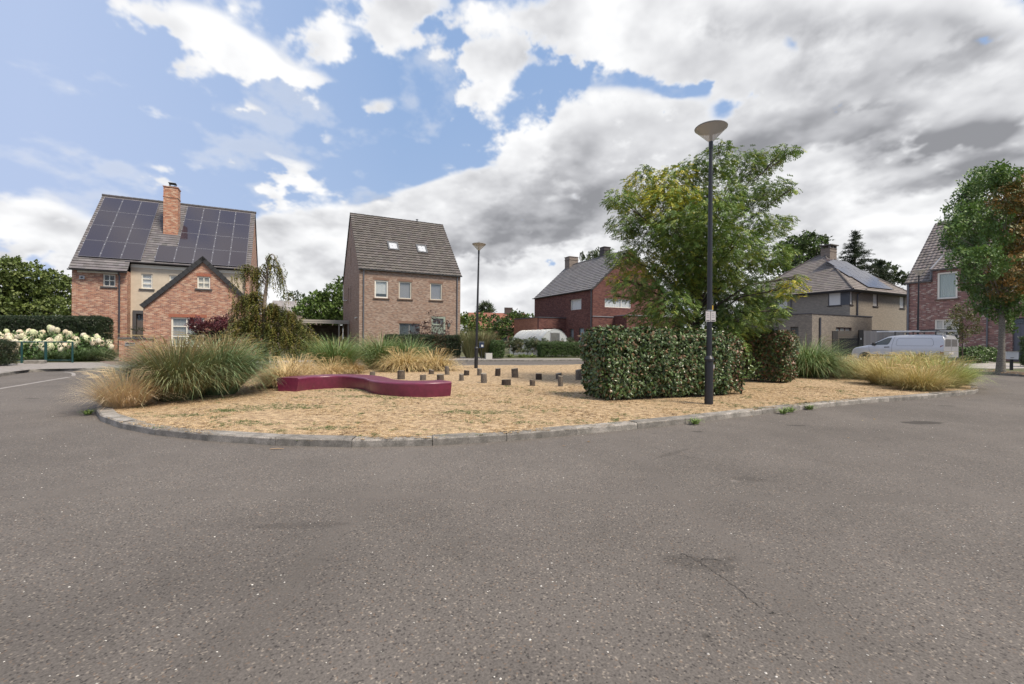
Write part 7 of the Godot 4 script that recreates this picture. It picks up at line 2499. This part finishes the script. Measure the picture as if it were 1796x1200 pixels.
func make_fences() -> void:
	# green tubular railing by the hydrangeas
	var t := thing("railing", "dark green tubular railing at the pavement edge by hydrangeas", "railing", Vector3(0, .1, 0))
	var gp := mat("railing_green", L(.012, .055, .055), .4)
	var pts := [Vector3(-24.0, 0, -20.0), Vector3(-22.81, 0, -20.95), Vector3(-22.26, 0, -21.5), Vector3(-21.15, 0, -21.67)]
	for i in pts.size():
		var mb := MB.new()
		mb.tube([pts[i] + Vector3(0, -.1, 0), pts[i] + Vector3(0, 1.0, 0)], [.04 if i != 2 else .055, .04 if i != 2 else .055], 8)
		part("post", mb, gp, t)
	for i in pts.size() - 1:
		var mb := MB.new()
		mb.tube([pts[i] + Vector3(0, .99, 0), pts[i + 1] + Vector3(0, .99, 0)], [.03, .03], 8)
		part("rail", mb, gp, t)
		mb = MB.new()
		mb.tube([pts[i] + Vector3(0, .12, 0), pts[i + 1] + Vector3(0, .12, 0)], [.02, .02], 8)
		part("rail", mb, gp, t)
	# low stone at the railing's end
	var st := thing("edging_stone", "small concrete block at the foot of the green railing", "stone", Vector3(-21.9, .1, -20.7), 26.0)
	var m := MB.new()
	m.box(Vector3(-.35, 0, -.12), Vector3(.7, .16, .24), .03)
	part("block", m, mat("kerb_concrete_1", Color.WHITE), st)
	# grey board fence, gate and posts by the hipped house
	t = thing("board_fence", "weathered grey vertical board fence behind the silver van", "fence", Vector3(29.85, .1, -38.25), -26.6)
	var mb2 := MB.new()
	for i in 18:
		var f := R(.85, 1.15)
		mb2.col = Color(.23 * f, .22 * f, .215 * f)
		mb2.box(Vector3(.02 + i * .15, .05, -.02 + R(0, .008)), Vector3(.142, 2.22 + R(-.01, .01), .02))
	part("boards", mb2, vmat("fence_boards", .9), t, true)
	mb2 = MB.new()
	for y in [.4, 1.8]:
		mb2.box(Vector3(0, y, -.075), Vector3(2.7, .08, .05))
	part("rails", mb2, mat("fence_rail", L(.10, .09, .085), .9), t)
	t = thing("fence_panel", "dark horizontal board panel beside the black gate", "fence", Vector3(27.55, .1, -38.75), -6.0)
	mb2 = MB.new()
	for i in 12:
		mb2.box(Vector3(.42, .05 + i * .185, 0), Vector3(1.85, .17, .02))
	part("boards", mb2, mat("panel_taupe", L(.10, .088, .075), .8), t, true)
	mb2 = MB.new()
	mb2.box(Vector3(0, -.05, -.05), Vector3(.42, 2.3, .12))
	part("post", mb2, mat("panel_dark", L(.04, .037, .036), .7), t)
	t = thing("gate", "black solid garden gate between dark posts", "gate", Vector3(28.0, .1, -38.5), -6.0)
	mb2 = MB.new()
	bars(mb2, 0, .06, 1.5, 1.62, .03, .05, .05)
	part("frame", mb2, mat("gate_black", L(.012, .012, .013), .5), t)
	mb2 = MB.new()
	for i in 14:
		mb2.box(Vector3(.052 + i * .0998, .112, -.005), Vector3(.094, 1.456, .012))
	part("boards", mb2, mat("gate_black", L(.012, .012, .013), .5), t, true)
	mb2 = MB.new()
	mb2.box(Vector3(1.51, -.05, -.06), Vector3(.34, 2.38, .14))
	part("post", mb2, mat("gate_black", L(.012, .012, .013), .5), t)
	mb2 = MB.new()
	mb2.box(Vector3(1.60, 1.5, .081), Vector3(.08, .16, .03))
	part("lock_plate", mb2, mat("steel", L(.5, .5, .5), .3, .9), t)

func make_small_things() -> void:
	# brick pier with letterbox
	var t := thing("letterbox_pier", "low orange brick pier with stone cap and steel letter slot", "pier", Vector3(-20.25, .1, -23.2), GRID)
	var mb := MB.new()
	mb.box(Vector3(0, -.05, -.5), Vector3(1.35, 1.20, .5))
	part("pier", mb, brick("orange_brick", [], Color.GRAY), t)
	mb = MB.new()
	mb.box(Vector3(-.05, 1.152, -.55), Vector3(1.45, .09, .6), .01)
	part("cap", mb, mat("blue_stone", L(.075, .075, .08), .7), t)
	mb = MB.new()
	mb.box(Vector3(.25, .80, .002), Vector3(.40, .17, .02))
	var pl := part("letter_plate", mb, mat("plate_steel", L(.30, .30, .32), .4, .5), t)
	mb = MB.new()
	mb.box(Vector3(.29, .90, .0225), Vector3(.32, .04, .006))
	part("slot", mb, mat("van_black", L(.02, .02, .022), .6), pl)
	# blue letterbox on a post
	t = thing("letterbox", "dark blue letterbox with white number plate behind far street lamp", "letterbox", Vector3(-2.0, .1, -29.6), 4.0)
	mb = MB.new()
	mb.box(Vector3(-.02, -.05, -.02), Vector3(.04, .78, .04))
	part("post", mb, mat("van_black", L(.02, .02, .022), .6), t)
	mb = MB.new()
	mb.box(Vector3(-.16, .73, -.14), Vector3(.32, .36, .28), .06)
	var bx := part("box", mb, mat("letterbox_blue", L(.03, .045, .085), .45), t)
	mb = MB.new()
	mb.box(Vector3(-.02, .80, .141), Vector3(.13, .13, .006))
	part("number_plate", mb, mat("white_plastic", L(.7, .7, .68), .4), bx)
	mb = MB.new()
	mb.box(Vector3(-.18, 1.092, -.16), Vector3(.36, .03, .32))
	part("lid", mb, mat("letterbox_lid", L(.25, .28, .33), .45), bx)
	# white planter
	t = thing("planter", "square white planter box in front of small clipped hedge", "planter", Vector3(-1.55, .1, -29.95), 13.0)
	mb = MB.new()
	var o := .21
	mb.box(Vector3(-o, 0, -o), Vector3(2 * o, .38, .03))
	mb.box(Vector3(-o, 0, o - .03), Vector3(2 * o, .38, .03))
	mb.box(Vector3(-o, 0, -o + .03), Vector3(.03, .38, 2 * o - .06))
	mb.box(Vector3(o - .03, 0, -o + .03), Vector3(.03, .38, 2 * o - .06))
	part("box", mb, mat("planter_white", L(.52, .50, .47), .7), t)
	mb = MB.new()
	mb.box(Vector3(-o + .031, 0, -o + .031), Vector3(2 * o - .062, .33, 2 * o - .062))
	part("soil", mb, mat("soil_plain", L(.04, .03, .02), .95), t)
	# white letterbox right
	t = thing("letterbox", "white letterbox on a black post near the street tree", "letterbox", Vector3(23.3, .1, -21.0), -35.0)
	mb = MB.new()
	mb.box(Vector3(-.05, -.05, -.05), Vector3(.1, .56, .1))
	part("post", mb, mat("van_black", L(.02, .02, .022), .6), t)
	mb = MB.new()
	mb.box(Vector3(-.19, .51, -.16), Vector3(.38, .34, .32), .01)
	bx = part("box", mb, mat("letterbox_white", L(.55, .56, .60), .45), t)
	mb = MB.new()
	mb.box(Vector3(-.07, .57, .161), Vector3(.12, .025, .004))
	part("name_strip", mb, mat("plate_ink", L(.12, .11, .12), .6), bx)
	mb = MB.new()
	mb.box(Vector3(-.21, .852, -.18), Vector3(.42, .025, .36))
	part("lid", mb, mat("grey_frame", L(.26, .25, .235), .6), bx)
	# mulch bed round the street tree
	var bed := flat_poly([[19.6, -21.6], [21.4, -21.2], [22.3, -19.0], [22.8, -15.0], [21.3, -15.0], [20.6, -18.6], [20.1, -20.6]], .108)
	structure("tree_bed", bed, mat("mulch", Color.WHITE, .95, 0, mottled("mulch", Color(.10, .07, .045), Color(.04, .028, .02), 256, .08, .35), .8))
	var lf := PackedFloat32Array()
	for i in 500:
		var x := R(19.9, 22.4)
		var z := R(-21.3, -15.5)
		var s := R(.05, .10)
		put(lf, Basis.from_euler(Vector3(R(-1.8, -1.3), R(0, TAU), R(-.3, .3))).scaled(Vector3(s, s, s)), Vector3(x, .118, z), pick([Color(.20, .12, .05), Color(.13, .08, .04), Color(.28, .17, .07)]))
	var lo := copies("fallen_leaves", leaf_mesh(), vmat("dry_leaves", .8), lf, self)
	lo.set_meta("label", "brown fallen leaves scattered around the street tree's foot")
	lo.set_meta("category", "leaves")
	lf = PackedFloat32Array()
	for i in 160:   # a few fallen leaves on the lawn and along the kerb
		var d := R(5.4, 13)
		var x := R(-.6, .9) * d
		var on := Geometry2D.is_point_in_polygon(Vector2(x, -d), island_poly)
		if not on and rng.randf() < .8:
			continue
		var s := R(.025, .05)
		put(lf, Basis.from_euler(Vector3(R(-1.8, -1.2), R(0, TAU), R(-.4, .4))).scaled(Vector3(s, s, s)), Vector3(x, (lawn_y(x, -d) + .012) if on else .006, -d), pick([Color(.30, .20, .09), Color(.18, .11, .05), Color(.45, .36, .2)]))
	lo = copies("fallen_leaves", leaf_mesh(), vmat("dry_leaves", .8), lf, self)
	lo.set_meta("label", "few dry leaves lying on the straw lawn and kerb")
	lo.set_meta("category", "leaves")
	# a pale stick in the gutter
	t = thing("stick", "thin pale broken stick lying along the island kerb", "stick", Vector3(-2.75, .008, -5.30), 4.0)
	mb = MB.new()
	mb.tube([Vector3(-.09, 0, 0), Vector3(0, .008, .01), Vector3(.07, .002, 0)], [.005, .006, .003], 5)
	part("stick", mb, mat("stick", L(.40, .28, .18), .9), t)

# ---------------------------------------------------------------- the scene
func _ready() -> void:
	rng.seed = 20240817
	# camera
	var cam := Camera3D.new()
	cam.name = "camera"
	add_child(cam)
	cam.position = Vector3(0, 1.3, 0)
	cam.rotation_degrees = Vector3(-.145, 0, .4)
	cam.fov = rad_to_deg(2.0 * atan(600.0 / 790.0))
	cam.near = .05
	cam.far = 3000.0
	cam.current = true
	# sky and exposure
	var env := Environment.new()
	env.background_mode = Environment.BG_SKY
	var sky := Sky.new()
	sky.sky_material = make_sky()
	env.sky = sky
	env.background_energy_multiplier = SKY_ENERGY
	env.tonemap_mode = Environment.TONE_MAPPER_LINEAR
	env.tonemap_exposure = EXPOSURE
	env.sdfgi_enabled = true
	env.ssao_enabled = true
	env.ssil_enabled = true
	var we := WorldEnvironment.new()
	we.name = "world"
	we.environment = env
	add_child(we)
	# the sun behind thin cloud: high, from the right and a little behind the camera
	var sun := DirectionalLight3D.new()
	sun.name = "sun"
	sun.light_energy = SUN
	sun.light_color = Color(1.0, .95, .87)
	sun.light_angular_distance = 16.0
	sun.shadow_enabled = true
	add_child(sun)
	sun.look_at_from_position(Vector3(.62, 1.15, .42) * 50.0, Vector3.ZERO)
	# large structure first, then objects, small details last
	make_setting()
	make_left_house()
	make_mid_house()
	make_red_house()
	make_hip_house()
	make_right_house()
	make_far_houses()
	make_hedges()
	make_trees()
	make_grasses()
	make_shrubs()
	make_lamps()
	make_bench()
	make_stumps()
	make_van()
	make_tunnel()
	make_fences()
	make_small_things()
	make_lawn_grass()
